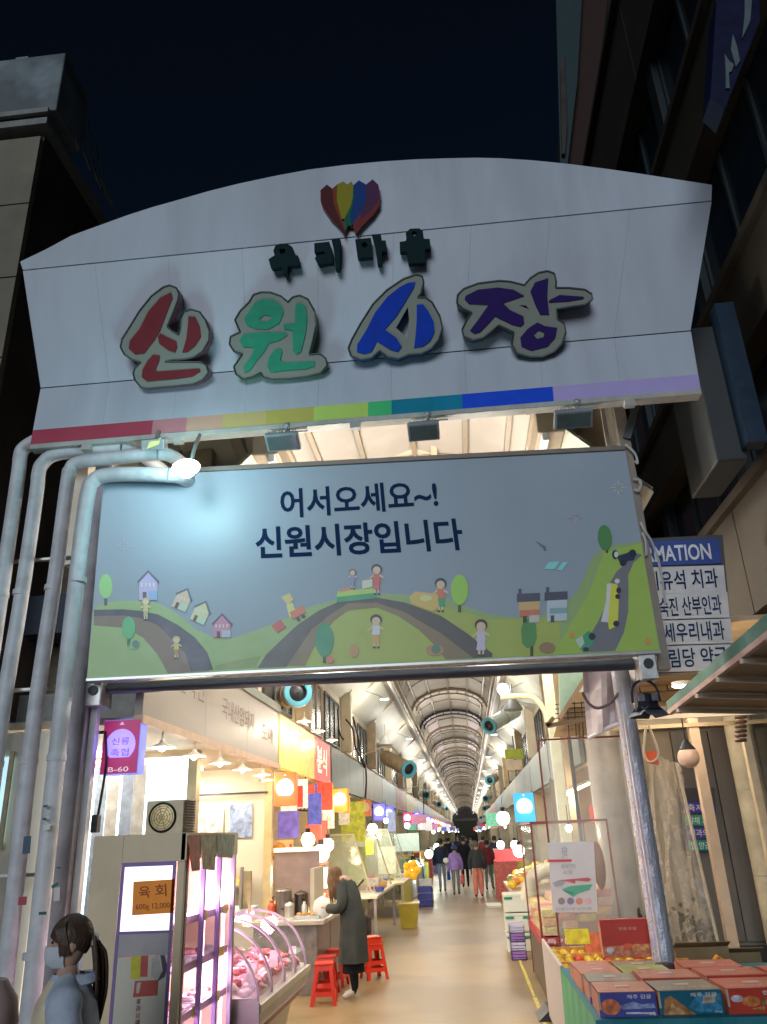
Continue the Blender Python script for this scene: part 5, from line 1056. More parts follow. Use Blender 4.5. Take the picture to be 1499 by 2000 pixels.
p = at(955, 1418, Y=22); jetfan(p, (.66, 1, .42), .22, 1.6, 'large pale jet fan aimed at the gate on the right', cyw, 2.3)
p = at(800, 1503, Y=26); jetfan(p, (-.75, 1, .45), .27, 1.5, 'beige jet fan with a long body on the left wall', cyb, -3.2)
for i, (px, py, Y_, r, lb_) in enumerate(((833, 1553, 42, .2, 'small blue rimmed jet fan farther down on the left'), (858, 1571, 52, .18, 'second small blue rimmed jet fan farther down on the left'), (873, 1580, 66, .16, 'third tiny jet fan far down on the left'), (957, 1524, 36, .2, 'blue rimmed jet fan midway down on the right'), (949, 1560, 50, .19, 'upper of the two far jet fans on the right'), (947, 1579, 62, .18, 'lower of the two far jet fans on the right'), (940, 1597, 80, .16, 'farthest jet fan on the right'))):
    p = at(px, py, Y=Y_); jetfan(p, (-.3 if i < 3 else .3, 1, .15), r, 1.0, lb_, cyb if i % 2 else cyw, -3.2 if i < 3 else 2.3)
for i, (px, py, Y_, lb_) in enumerate(((753, 1455, 24, 'grey wall fan hanging above the beige jet fan'), (1003, 1386, 19, 'grey lamp head above the large pale jet fan'))):
    p = at(px, py, Y=Y_); t = thing('wall_fan', lb_, 'fan' if i == 0 else 'lamp', p)
    M().lathe([(.02, .28), (.10, .22), (.22, .02), (.24, 0), (.20, -.02), (.01, -.03)], p, 16).build('shade', greyp, t, smooth=True)
    M().cyl(p + Vector((0, 0, .25)), p + Vector((0, 0, .6)), .02).build('stem', greyp, t)
    if i: M().sph(at(983, 1346, Y=19), .14, n=10).build('bulb', mat('led_white'), t, smooth=True)
# black cables swinging on the left fascias
for i, pts in enumerate([[(676, 1405), (690, 1425), (695, 1460), (712, 1490), (716, 1520), (714, 1560)], [(690, 1400), (700, 1440), (705, 1480), (713, 1500)], [(660, 1385), (664, 1430), (672, 1445)], [(827, 1540), (828, 1600), (823, 1604)]]):
    tag(M().tube([at(x, y, Y=19 + i * .3) if i < 3 else at(x, y, Y=40) for x, y in pts], .022, 6, sub=5).build('cable', black), ['thick black cable dropping to the dull orange sign box', 'second black cable beside the thick one', 'short black cable by the wall pilaster', 'thin pole wire below the small far jet fan'][i], 'cable')
t = thing('weighing_stand', 'black hanging metal bracket in the food stall opening', 'bracket', at(595, 1560, Y=14.5))
p = at(595, 1570, Y=14.5); M().bar((p.x, p.y, p.z - .1), (p.x + .02, p.y, p.z + .45), .02).build('rod', black, t); M().bar((p.x - .14, p.y, p.z - .1), (p.x + .14, p.y, p.z - .12), .03).build('cross_bar', black, t); M().bar((p.x - .08, p.y, p.z - .1), (p.x, p.y, p.z + .06), .015).build('strut', black, t); M().bar((p.x + .08, p.y, p.z - .1), (p.x, p.y, p.z + .06), .015).build('strut', black, t)
# goods and counters on the left beyond the woman
def table(x0, x1, y0, y1, h, label, top_c, front=None):
    t = thing('stall_table', label, 'table', ((x0 + x1) / 2, (y0 + y1) / 2, 0))
    M().box(x0, x1, y0, y1, h - .05, h).build('top', mat('tt_%d%d%d' % tuple(int(v * 50) for v in top_c), top_c, .4, var=.1), t, bevel=.008)
    for x in (x0 + .05, x1 - .05):
        for y in (y0 + .06, y1 - .06): M().box(x - .025, x + .025, y - .025, y + .025, 0, h - .05).build('leg', steel, t)
    if front: M().box(x1 - .02, x1 - .005, y0, y1, .1, h - .06).build('front_panel', mat('tf_%d%d%d' % tuple(int(v * 50) for v in front), front, .5, var=.15), t)
    return t
table(-2.7, -1.78, 16.2, 20.2, .86, 'white topped work table beyond the woman', (.7, .66, .55)); table(-2.7, -1.7, 21.5, 24.5, .8, 'cream stall table with a yellow cloth end', (.7, .6, .4), (.6, .55, .1)); table(-2.7, -1.75, 25.5, 29.5, .8, 'pale table under the bright lamp', (.75, .74, .7), (.5, .5, .5)); table(-2.7, -1.8, 31, 36, .8, 'far table in front of the mint stall', (.6, .65, .6), (.3, .4, .45))
M_ = [(.75, .72, .62), (.8, .8, .78), (.6, .25, .08), (.08, .12, .5), (.55, .5, .08), (.5, .1, .08), (.15, .35, .15), (.8, .5, .1)]
def crate(x, y, z, w, d, h, c_, label, grp, open_=True, slats=True):
    t = thing('crate', label, 'crate', (x, y, z), grp); mt = mat('cr_%d%d%d' % tuple(int(v * 50) for v in c_), c_, .5, var=.12)
    M().box(x - w / 2, x + w / 2, y - d / 2, y + d / 2, z, z + .015).build('base', mt, t)
    for (a, b, e, f_) in ((x - w / 2, x + w / 2, y - d / 2, y - d / 2 + .012), (x - w / 2, x + w / 2, y + d / 2 - .012, y + d / 2), (x - w / 2, x - w / 2 + .012, y - d / 2, y + d / 2), (x + w / 2 - .012, x + w / 2, y - d / 2, y + d / 2)):
        m = M()
        for q in range(3): m.box(a, b, e, f_, z + h * (q * .36), z + h * (q * .36 + .28))
        m.build('side', mt, t)
    if not open_: M().box(x - w / 2, x + w / 2, y - d / 2, y + d / 2, z + h, z + h + .02).build('lid', mt, t)
    return t
p = at(792, 1788, Y=19.5)
t = thing('flyer_bin', 'translucent yellow bin standing by the floor on the left', 'bin', (-1.45, 19.6, 0))
M().loft([[Vector((-1.62, 19.4, 0)), Vector((-1.28, 19.4, 0)), Vector((-1.28, 19.8, 0)), Vector((-1.62, 19.8, 0))], [Vector((-1.67, 19.35, .45)), Vector((-1.23, 19.35, .45)), Vector((-1.23, 19.85, .45)), Vector((-1.67, 19.85, .45))]]).build('body', mat('bin_yellow', (.5, .40, .05), .4), t)
M().box(-1.69, -1.21, 19.33, 19.87, .45, .48).build('rim', mat('bin_yellow'), t)
crate(-1.35, 24.8, 0, .4, .5, .5, (.05, .07, .4), 'dark blue plastic crate with white mark on the left floor', None)
crate(-1.4, 26.5, 0, .4, .5, .62, (.75, .75, .72), 'white styrofoam crate behind the blue crate', None)
t = thing('produce_pile', 'round yellow flower shaped fan on the fourth stall', 'fan', at(805, 1699, Y=22))
p = at(805, 1699, Y=22); M().lathe([(.01, -.03), (.1, -.02), (.2, 0), (.2, .03)], p, 14, ax=(0, 1, 0)).build('disc', mat('orange_yellow', (.9, .5, .02), .5, emit=(.9, .45, .02), es=.2), t)
for i in range(5):
    a = i * 1.25; M().sph(p + Vector((.16 * math.cos(a), -.02, .16 * math.sin(a))), .09, .03, .09, 8).build('petal', mat('orange_yellow'), t, smooth=True)
gp2 = [mat('glass_green', (.62, .72, .6), .06, alpha=.22, var=0), mat('glass_clear', (.8, .85, .8), .05, alpha=.16, var=0)]
for i, (y, x0, x1, z1, lb_) in enumerate(((17.2, -3.0, -2.0, 1.95, 'first clear plastic screen on the third stall table'), (19.9, -3.0, -1.85, 2.0, 'second clear plastic screen on the third stall table'), (22.5, -3.0, -1.8, 2.05, 'slanted plastic screen over the cream table'), (26.2, -3.0, -1.9, 2.0, 'plastic screen by the bright lamp'))):
    t = thing('plastic_screen', lb_, 'screen', (x0, y, .86), 'clear plastic screens between the left stalls')
    M().prism([[Vector((x0, y, .86)), Vector((x1, y, .86)), Vector((x1 - .35, y, z1)), Vector((x0, y, z1))]], (0, .01, 0)).build('sheet', gp2[i % 2], t)
    m = M().bar((x1, y, .86), (x1 - .35, y, z1), .025); m.bar((x0, y, z1), (x1 - .35, y, z1), .025); m.build('frame', cream, t)
# yellow green menu / lilac posters on the left posts
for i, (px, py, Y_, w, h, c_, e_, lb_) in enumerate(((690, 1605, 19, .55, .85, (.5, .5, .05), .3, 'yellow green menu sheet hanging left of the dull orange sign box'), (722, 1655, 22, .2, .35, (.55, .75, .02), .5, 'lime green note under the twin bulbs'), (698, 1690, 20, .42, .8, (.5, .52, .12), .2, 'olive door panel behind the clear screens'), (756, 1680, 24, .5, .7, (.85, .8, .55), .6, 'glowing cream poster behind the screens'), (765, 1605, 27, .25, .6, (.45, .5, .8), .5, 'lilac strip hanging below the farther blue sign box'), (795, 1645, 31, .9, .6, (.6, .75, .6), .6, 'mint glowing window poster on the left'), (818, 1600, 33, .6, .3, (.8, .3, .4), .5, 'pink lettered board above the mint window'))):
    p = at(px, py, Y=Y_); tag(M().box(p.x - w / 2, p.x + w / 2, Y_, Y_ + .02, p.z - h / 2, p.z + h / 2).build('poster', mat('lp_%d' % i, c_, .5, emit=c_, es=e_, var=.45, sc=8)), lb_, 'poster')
# tins, bowls and produce on the left tables
for i in range(46):
    y = random.choice([random.uniform(16.4, 20), random.uniform(21.6, 24.3), random.uniform(25.7, 29.3), random.uniform(31, 36)]); x = random.uniform(-2.6, -1.85); h = .86 if y < 20.5 else .8
    c_ = random.choice(M_); r = random.uniform(.06, .14)
    m = M()
    if i % 3: m.lathe([(.001, 0), (r * .7, 0), (r, r * .8), (r * .9, r * .8), (.001, r * .5)], (x, y, h), 10)
    else: m.box(x - r, x + r, y - r, y + r, h, h + r * 1.6)
    tag(m.build('bowl' if i % 3 else 'food_box', mat('gd_%d' % M_.index(c_), c_, .5, var=.3, sc=15, emit=None), bevel=0), 'small %s of goods on the left stall tables beyond the woman' % ('bowl' if i % 3 else 'box'), 'bowl' if i % 3 else 'box', 'goods on the left stall tables')
# far goods both sides
for i in range(90):
    sd_ = random.choice((-1, 1)); y = random.uniform(30, 75) if sd_ < 0 else random.uniform(24, 75); x = random.uniform(-2.4, -1.75) if sd_ < 0 else random.uniform(.95, 1.7)
    c_ = random.choice(M_); h = random.uniform(.25, .5); z0 = random.choice((0, .4, .75))
    w = random.uniform(.2, .35)
    tag(M().box(x - w, x + w, y - w, y + w, 0 if z0 == 0 else z0 * 0, z0 + h).build('produce_stack', mat('gd_%d' % M_.index(c_), c_, .5, var=.3, sc=15)), 'colourful stack of goods far down the %s side of the lane' % ('left' if sd_ < 0 else 'right'), 'goods', 'stacks of goods far down the %s side' % ('left' if sd_ < 0 else 'right'))
for i in range(64):
    sd_ = random.choice((-1, 1)); y = random.uniform(34, 170); x = random.uniform(-2.9, -1.9) if sd_ < 0 else random.uniform(1.2, 2)
    c_ = random.choice([(.9, .1, .1), (.1, .2, .8), (.9, .6, .1), (.9, .9, .85), (.2, .6, .4), (.8, .4, .6)]); w = random.uniform(.2, .45)
    tag(M().box(x - w, x + w, y, y + .05, 2.1, 2.1 + w * 1.3).build('shop_placard', mat('pl_%d%d%d' % tuple(int(v * 50) for v in c_), c_, .5, emit=c_, es=.5, var=.3, sc=9)), 'small colourful placard far down the %s row of stalls' % ('left' if sd_ < 0 else 'right'), 'placard', 'placards far down the %s row' % ('left' if sd_ < 0 else 'right'))
# ================================================================ right side near the gate
def R3(px, py, Y): return at(px, py, Y=Y)
# entrance building wall facing the street, doors, posts
ew = thing('entrance_wall', 'grey beige wall with steel door panels behind the posts on the right', 'wall', (3.5, 12.8, 0))
wallm = mat('entrance_beige', (.34, .29, .22), .6, var=.08, sc=2, stain=.2)
doorm = mat('door_steel', (.20, .18, .165), .4, .4, var=.1, sc=2, stretch=(8, 8, .6))
M().box(2.35, 9, 12.8, 13.0, 0, 4.2).build('wall', wallm, ew)
for x0, x1, mt in ((2.5, 3.16, wallm), (3.18, 3.72, doorm), (3.74, 4.35, doorm), (4.37, 5.2, wallm)):
    M().box(x0, x1, 12.74, 12.8, .35, 3.2).build('panel', mt, ew, bevel=.006)
M().box(2.4, 9, 12.6, 12.8, .0, .3).build('plinth', mat('plinth_dark', (.04, .04, .045), .5), ew)
M().box(2.3, 9, 12.5, 12.8, 3.25, 3.5).build('lintel', cream, ew)
for j in range(9):
    for k in range(12): M().box(2.0 + k * .42 + (j % 2) * .2, 2.40 + k * .42 + (j % 2) * .2, 12.72, 12.8, 3.52 + j * .15, 3.65 + j * .15).build('brick', mat('brick_tan', (.34, .22, .12), .7, var=.2, sc=3), ew)
struct(M().box(2.3, 9, 9.8, 12.5, -.002, .006).build('pavement', mat('pave_yellow', (.38, .30, .16), .7, var=.15, sc=8)))
def post(px0, py0, px1, py1, Y_, w, label, mt, z0=0):
    a, b = R3(px0, py0, Y_), R3(px1, py1, Y_); x = (a.x + b.x) / 2
    t = thing('post', label, 'post', (x, Y_, z0)); M().box(x - w / 2, x + w / 2, Y_, Y_ + w, z0, max(a.z, b.z)).build('shaft', mt, t, bevel=.006)
    M().box(x - w / 2 - .02, x + w / 2 + .02, Y_ - .02, Y_ + w + .02, z0, z0 + .04).build('base', mt, t)
    return t
pc_ = mat('post_peach', (.62, .46, .33), .35, .2, var=.05)
post(1353, 1396, 1444, 1908, 11.2, .13, 'peach coloured square steel post in front of the steel door', pc_)
post(1440, 1340, 1499, 1640, 10.6, .10, 'thin cream post at the right edge of the picture', mat('post_cream2', (.6, .5, .34), .4))
post(1232, 1500, 1258, 1700, 12.2, .07, 'thin glossy post left of the hanging clear sheet', pc_)
a = R3(1478, 1600, 12.0); t = thing('pilaster', 'pale round pilaster at the right edge behind the thin post', 'pillar', (a.x, 12.0, 0)); M().cyl((a.x + .08, 12.2, 0), (a.x + .08, 12.2, 3.6), .2, n=20).build('shaft', mat('pil_cream', (.48, .42, .30), .5, stain=.2), t, smooth=True)
for z in (1.2, 2.3): M().cyl((a.x + .08, 12.2, z), (a.x + .08, 12.2, z + .012), .203, n=20).build('joint', greyp, t)
# round grey column
a = R3(1207, 1640, 11.6); t = thing('round_column', 'thick round grey column behind the framed partition', 'column', (a.x, 11.8, 0))
M().cyl((a.x, 11.8, 0), (a.x, 11.8, 4.4), .235, n=28).build('shaft', mat('column_grey', (.36, .33, .30), .35, .1, stain=.1), t, smooth=True)
M().cyl((a.x, 11.8, 0), (a.x, 11.8, .12), .27, n=28).build('base', greyp, t, smooth=True)
# pole wrapped in bubble foil
a = R3(1265, 1650, 8.0); wp = thing('wrapped_pole', 'pole wrapped in glittery blue grey bubble foil behind the gift boxes', 'pole', (a.x, 8.05, 0))
foil = mat('bubble_foil', (.36, .38, .50), .28, .35, var=.25, sc=26, bump=.8, bsc=60, col2=(.62, .56, .58))
m = M(); N = 90; rings = []
for i in range(N + 1):
    z = 3.35 * i / N
    rr = .098 * (1 - .12 * z / 3.3)
    rings.append([Vector((a.x + (rr + .007 * noise.noise((k * 1.1, z * 9, 1))) * math.cos(2 * math.pi * k / 18), 8.05 + (rr + .007 * noise.noise((k * 1.1, z * 9, 5))) * math.sin(2 * math.pi * k / 18), z)) for k in range(18)])
m.loft(rings); m.build('foil', foil, wp)
M().tube([(a.x - .05 + .0, 7.93, .4 + .5 * k) for k in range(6)], .012, 5).build('seam', mat('foil_seam', (.75, .66, .62), .3, .2), wp)
M().cyl((a.x, 8.05, 2.35), (a.x, 8.05, 3.4), .088, n=18).build('pole', mat('pole_grey', (.45, .42, .44), .4), wp, smooth=True)
# big clear sheet hanging by a rope, orange hook
p = R3(1272, 1475, 9.2); sh = thing('clear_sheet', 'large wrinkled clear plastic sheet hanging right of the wrapped pole', 'plastic sheet', (p.x, 9.3, 2.3))
m = M(); U, V_ = 14, 22; q = [R3(1262, 1470, 9.3), R3(1322, 1490, 9.5), R3(1408, 1862, 9.6), R3(1285, 1850, 9.3)]
G_ = []
for j in range(V_ + 1):
    v = j / V_; L_, Rr = q[0].lerp(q[3], v), q[1].lerp(q[2], v)
    G_.append([L_.lerp(Rr, i / U) + Vector((.02 * math.sin(v * 9 + i), .07 * math.sin(i * 1.7 + v * 3) + .05 * noise.noise((i * .5, v * 6, 2)), 0)) for i in range(U + 1)])
for j in range(V_):
    for i in range(U): m.quad(G_[j][i], G_[j][i + 1], G_[j + 1][i + 1], G_[j + 1][i])
m.build('sheet', mat('vinyl', (.78, .68, .55), .16, alpha=.34, var=.25, sc=7, bump=.4, bsc=14), sh, smooth=True)
m = M(); m.tube([q[1], q[1].lerp(q[2], .5), q[2]], .018, 6, sub=4); m.build('hem', mat('vinyl_hem', (.7, .58, .4), .3), sh)
t = thing('rope_loop', 'pale rope loop holding an orange clip above the clear sheet', 'rope', p)
M().tube([R3(1262, 1420, 9.1), R3(1258, 1470, 9.1), R3(1268, 1488, 9.1), R3(1283, 1482, 9.1), R3(1285, 1465, 9.1), R3(1268, 1418, 9.1)], .014, 6, sub=5).build('rope', mat('rope_pale', (.68, .55, .42), .6), t)
M().prism([[R3(1260, 1468, 9.15), R3(1282, 1466, 9.15), R3(1288, 1494, 9.15), R3(1268, 1490, 9.15)]], (0, .08, 0)).build('clip', mat('clip_orange', (.75, .13, .03), .4), t, bevel=.008)
# globe lamp, unlit
p = R3(1345, 1479, 10); t = thing('globe_lamp', 'unlit peach globe lamp hanging between the sheet and the steel post', 'lamp', p)
M().sph(p, .125, n=20).build('globe', mat('globe_peach', (.72, .50, .38), .3, var=.03), t, smooth=True); M().lathe([(.03, .2), (.05, .16), (.10, .09), (.09, .08)], p, 16).build('cap', dark, t, smooth=True); M().cyl(p + Vector((0, 0, .18)), p + Vector((0, 0, .7)), .008, n=6).build('cord', black, t)
# directory on the wall
dr = thing('shop_directory', 'small four row purple and green directory plate on the wall', 'sign', R3(1365, 1615, 12.6))
Yd = 12.62
M().prism([[R3(x, y, Yd + .02) for x, y in ((1334, 1662), (1402, 1664), (1396, 1538), (1325, 1540))]], (0, .06, 0)).build('frame', mat('dir_frame', (.06, .06, .07), .5), dr)
for k, (y, c_, s_) in enumerate(((1577, (.06, .03, .30), '축제 2'), (1602, (.03, .25, .16), '야채 과일'), (1626, (.06, .04, .30), '내과의원'), (1651, (.0, .22, .20), '맵 양곱창'))):
    x = 1338 + k * 3
    M().prism([[R3(x, y + 10, Yd), R3(x + 60, y + 11, Yd), R3(x + 58, y - 10, Yd), R3(x - 2, y - 10, Yd)]], (0, .015, 0)).build('row_panel', mat('dirrow_%d' % k, c_, .4, emit=c_, es=.15), dr)
    text(M(), s_, R3(x + 4, y + 7, Yd - .005), R3(x + 54, y + 8, Yd - .005), R3(x + 3, y - 7, Yd - .005), .015).build('lettering', mat('dir_ink', (.7, .7, .7), .5), dr)
# awning edge beam entering from the right
aw = thing('awning', 'green and pink edged awning entering from the right edge', 'awning', R3(1400, 1320, 7.5))
a, b = R3(1306, 1396, 8.4), R3(1530, 1222, 6.0)
up_ = Vector((0, 0, .1)); bk = Vector((.5, .35, 0))
M().prism([[a, b, b + Vector((0, 0, .17)), a + Vector((0, 0, .13))]], (.04, .03, 0)).build('fascia', mat('awn_green', (.12, .27, .22), .5), aw)
M().prism([[a - Vector((0.005, .005, .0)), b - Vector((.005, .005, 0)), b + Vector((-.005, -.005, .05)), a + Vector((-.005, -.005, .045))]], (.05, .03, 0)).build('edge_strip', mat('awn_pink', (.62, .42, .38), .4), aw)
M().prism([[a + Vector((0, 0, .02)), b + Vector((0, 0, .02)), b + Vector((2.5, 1.2, .02)), a + Vector((2.5, 1.2, .02))]], (0, 0, .03)).build('underside', mat('awn_under', (.42, .33, .22), .5), aw)
for k in range(5):
    c = a.lerp(b, .1 + k * .2); M().bar(c - Vector((0, 0, .02)), c + Vector((2.5, 1.2, -.02)), .04).build('rafter', cream, aw)
for i, (z, y) in enumerate(((3.05, 9.6), (3.25, 10.4), (3.12, 11.2))):
    tag(M().bar((2.0, y, z), (6, y, z), .05).build('steel_pipe', [cream, greyp, tan][i]), ['cream pipe across the ceiling above the entrance', 'grey pipe across the ceiling above the entrance', 'tan pipe across the ceiling above the entrance'][i], 'pipe')
struct(M().box(2.36, 9, 8.6, 12.8, 3.9, 3.95).build('entrance_ceiling', tan))
m = M()
for k in range(7): m.lathe([(.06, 0), (.075, .02), (.06, .04)], R3(1448, 1395 + k * 9, 10.2) , 10)
tag(m.build('coil_spring', mat('coil_dark', (.12, .07, .05), .5)), 'dark coiled hose hanging beside the thin cream post', 'hose')
# work light with barn doors hanging below the banner
wl = thing('work_light', 'black barn door spotlight hanging at the right end of the roller', 'spotlight', R3(1265, 1370, 7.3))
p = R3(1263, 1372, 7.3)
M().lathe([(.001, .07), (.09, .07), (.10, .05), (.10, -.03), (.13, -.07), (.12, -.075), (.09, -.04)], p, 6).build('housing', mat('spot_black', (.02, .023, .03), .35, .2), wl)
for k in range(4):
    a_ = k * math.pi / 2 + .4; c = p + Vector((.10 * math.cos(a_), .10 * math.sin(a_), -.085))
    M().obox(c, Vector((-math.sin(a_), math.cos(a_), 0)) * .10, Vector((math.cos(a_) * .6, math.sin(a_) * .6, -.5)) * .07, Vector((0, 0, .003))).build('barn_door', mat('barn_slate', (.07, .09, .13), .4), wl)
M().box(p.x - .085, p.x - .03, p.y - .1, p.y - .08, p.z + .0, p.z + .06).build('reflector', mat('reflector', (.8, .8, .85), .1, .9), wl); M().box(p.x + .03, p.x + .085, p.y - .1, p.y - .08, p.z + .0, p.z + .06).build('reflector', mat('reflector'), wl)
M().tube([p + Vector((-.12, 0, 0)), p + Vector((-.10, 0, .14)), p + Vector((0, 0, .2)), p + Vector((.10, 0, .14)), p + Vector((.12, 0, 0))], .012, 6, sub=3).build('yoke', dark, wl)
M().bar(p + Vector((0, 0, .18)), p + Vector((0, 0, .34)), .05).build('bracket', steel, wl)
# pale tarp bag hanging
tp = thing('hanging_tarp', 'pale pink tarp bundle hanging below the banner at the right', 'tarp', R3(1190, 1370, 8.2))
q = [R3(1138, 1300, 8.2), R3(1252, 1290, 8.2), R3(1238, 1405, 8.0), R3(1150, 1442, 8.3)]
m = M(); U, V_ = 10, 8; G_ = []
for j in range(V_ + 1):
    v = j / V_; L_, Rr = q[0].lerp(q[3], v), q[1].lerp(q[2], v)
    G_.append([L_.lerp(Rr, i / U) + Vector((0, .06 * math.sin(i * 1.1 + v * 2) + .05 * noise.noise((i * .6, v * 4, 0)), 0)) for i in range(U + 1)])
for j in range(V_):
    for i in range(U): m.quad(G_[j][i], G_[j + 1][i], G_[j + 1][i + 1], G_[j][i + 1]); m.quad(G_[j][i] + Vector((0, .02, 0)), G_[j][i + 1] + Vector((0, .02, 0)), G_[j + 1][i + 1] + Vector((0, .02, 0)), G_[j + 1][i] + Vector((0, .02, 0)))
m.build('cloth', mat('tarp_pink', (.60, .50, .50), .4, var=.06, sc=2), tp, smooth=True)
m = M(); m.tube([q[3], q[3].lerp(q[2], .5) + Vector((0, -.02, .02)), q[2]], .02, 6, sub=3); m.build('hem', mat('hem_white', (.75, .7, .68), .4), tp)
tag(M().tube([R3(1138, 1353, 8.0), R3(1150, 1374, 8.0), R3(1170, 1383, 8.0), R3(1195, 1370, 8.0), R3(1212, 1345, 8.0), R3(1222, 1305, 8.0)], .016, 6, sub=5).build('cable', mat('cable_brown', (.2, .13, .12), .5)), 'brown cable sagging in front of the pink tarp', 'cable')
# pale roof edge and mint panel behind the tarp
t = thing('gable_panel', 'mint green gable panel behind the pink tarp', 'panel', R3(1110, 1350, 10))
M().prism([[R3(x, y, 10) for x, y in ((1094, 1400), (1138, 1330), (1140, 1310), (1092, 1312))]], (0, .05, 0)).build('panel', mat('mint', (.36, .52, .40), .5, emit=(.36, .52, .4), es=.12), t)
M().bar(R3(1094, 1402, 9.97), R3(1142, 1326, 9.97), .05).build('edge', tan, t)
t = thing('canopy_edge', 'brown framed canopy end above the red framed partition', 'canopy', R3(1110, 1410, 10))
M().bar(R3(1068, 1418, 9.9), R3(1150, 1404, 9.9), .05).build('edge', mat('edge_brown', (.2, .14, .08), .5), t); M().bar(R3(1068, 1418, 9.9), R3(1082, 1402, 9.9), .05).build('edge', mat('edge_brown'), t)
M().prism([[R3(x, y, 10.4) for x, y in ((1082, 1440), (1150, 1436), (1148, 1350), (1130, 1352), (1092, 1404))]], (0, .05, 0)).build('brick_panel', mat('brick_tan'), t)
m = M()
for k in range(5): m.bar(R3(1085, 1412 - k * 9, 10.35), R3(1150, 1408 - k * 9, 10.35), .012)
for k in range(3): m.bar(R3(1112 + k * 14, 1440, 10.35), R3(1108 + k * 14, 1370, 10.35), .012)
m.build('grid', dark, t)
# pale posts of the right row near the pale jet fan
for i, (x, Y_, w, mt) in enumerate(((1075, 13.2, .16, mat('post_lime', (.66, .68, .48), .4)), (1093, 14.0, .12, tan), (1102, 13.6, .06, dark))):
    a = R3(x, 1360, Y_); t = thing('post', ['pale lime post carrying a curved lamp arm on the right', 'tan post beside the pale lime one', 'thin dark post beside the pale lime one'][i], 'post', (a.x, Y_, 0)); M().box(a.x - w / 2, a.x + w / 2, Y_, Y_ + w, 0, 5.4).build('shaft', mt, t, bevel=.01)
t = thing('lamp_arm', 'curved cream lamp arm above the large pale jet fan', 'bracket', R3(1040, 1360, 14)); M().tube([R3(978, 1362, 14), R3(1020, 1359, 14), R3(1045, 1364, 14), R3(1064, 1388, 14), R3(1070, 1410, 14)], .05, 8, sub=5).build('arm', mat('post_lime'), t, smooth=True)
# green and cream hanging signs on the right
t = thing('hanging_sign', 'green and cream hanging sign board on the right of the lane', 'sign', R3(1005, 1480, 19)); a, b = R3(990, 1504, 19), R3(1022, 1462, 19)
M().box(a.x, b.x, 19, 19.06, R3(1005, 1482, 19).z, b.z).build('upper_board', mat('hs_green', (.32, .42, .03), .5, var=.2), t); M().box(a.x, b.x - .05, 19, 19.06, a.z, R3(1005, 1484, 19).z).build('lower_board', mat('hs_cream', (.6, .52, .42), .5), t); M().bar(((a.x + b.x) / 2, 19.03, b.z), ((a.x + b.x) / 2, 19.03, b.z + .3), .02).build('hook', dark, t)
p = R3(1025, 1577, 14.5); sign_box(p.x, 14.5, p.z, .34, .47, (.03, .32, .75), (.55, .68, 1), (.05, .3, .7), 'light blue sign box hanging at the right of the lane', .7, grp='sign boxes along the right side of the lane', arm=False)
p = R3(995, 1670, 20); tag(M().box(p.x - .33, p.x + .33, 20, 20.04, p.z - .13, p.z + .13).build('price_sign', mat('price_red', (.75, .06, .08), .5, emit=(.8, .06, .1), es=.3, var=.3, sc=14)), 'red price sign above the vegetables on the right', 'sign')
for k in range(5): text(M(), '9', (0, 0, 0), (1, 0, 0), (0, 0, 1))
# framed clear partition with poster
pf_ = mat('frame_redbrown', (.20, .045, .035), .4, .2)
fp = thing('clear_partition', 'tall clear partition in a thin red brown frame with a poster, right of the lane', 'partition', (.95, 10, 0))
c = [R3(1052, 1447, 10), R3(1220, 1436, 10)]; x0, x1 = .92, 1.97; zt = 2.9
for (a, b) in (((x0, 10, 0), (x0, 10, zt)), ((x0, 10, zt), (x1, 10, zt)), ((x0, 10, .58), (x1, 10, .58)), ((x1, 10, .5), (x1, 10, zt))): M().bar(a, b, .022).build('frame_bar', pf_, fp, bevel=.003)
m = M(); 
for i in range(10):
    a, b = x0 + (x1 - x0) * i / 10, x0 + (x1 - x0) * (i + 1) / 10; w0, w1 = .008 * math.sin(i * 1.7), .008 * math.sin((i + 1) * 1.7)
    m.quad((a, 10 + w0, .6), (b, 10 + w1, .6), (b, 10 + w1, zt - .02), (a, 10 + w0, zt - .02))
m.build('clear_sheet', mat('vinyl_clear', (.80, .84, .80), .10, alpha=.27, var=.15, sc=3, bump=.2, bsc=5), fp, smooth=True)
po = M().prism([[R3(x, y, 9.95) for x, y in ((1080, 1782), (1168, 1782), (1160, 1643), (1070, 1646))]], (0, .004, 0)).build('poster', mat('poster_white', (.62, .61, .63), .5, var=.03), fp)
def pos(c_, pts, nm_='print', k=0): M().prism([[R3(x, y, 9.946 - k * .001) for x, y in pts]], (0, .001, 0)).build(nm_, mat('po_%d%d%d' % tuple(int(v * 20) for v in c_), c_, .5), po)
pos((.6, .06, .06), [(1071, 1679), (1117, 1678), (1117, 1683), (1071, 1684)])
pos((.10, .42, .28), [(1097, 1737), (1115, 1730), (1158, 1727), (1152, 1738), (1130, 1745), (1120, 1752)]); pos((.05, .3, .2), [(1102, 1738), (1125, 1744), (1118, 1747), (1106, 1743)], k=1)
pos((.55, .12, .12), [(1092, 1719), (1150, 1714), (1156, 1718), (1150, 1722), (1124, 1720), (1124, 1726), (1110, 1722)]); pos((.35, .36, .4), [(1079, 1724), (1092, 1719), (1106, 1722), (1098, 1730), (1084, 1732)], k=1)
for i, (cx, c_) in enumerate(((1097, (.3, .25, .28)), (1115, (.25, .22, .35)), (1132, (.6, .25, .2)), (1149, (.65, .45, .5)))): pos(c_, ell(cx, 1760, 7, 7, 12), k=1)
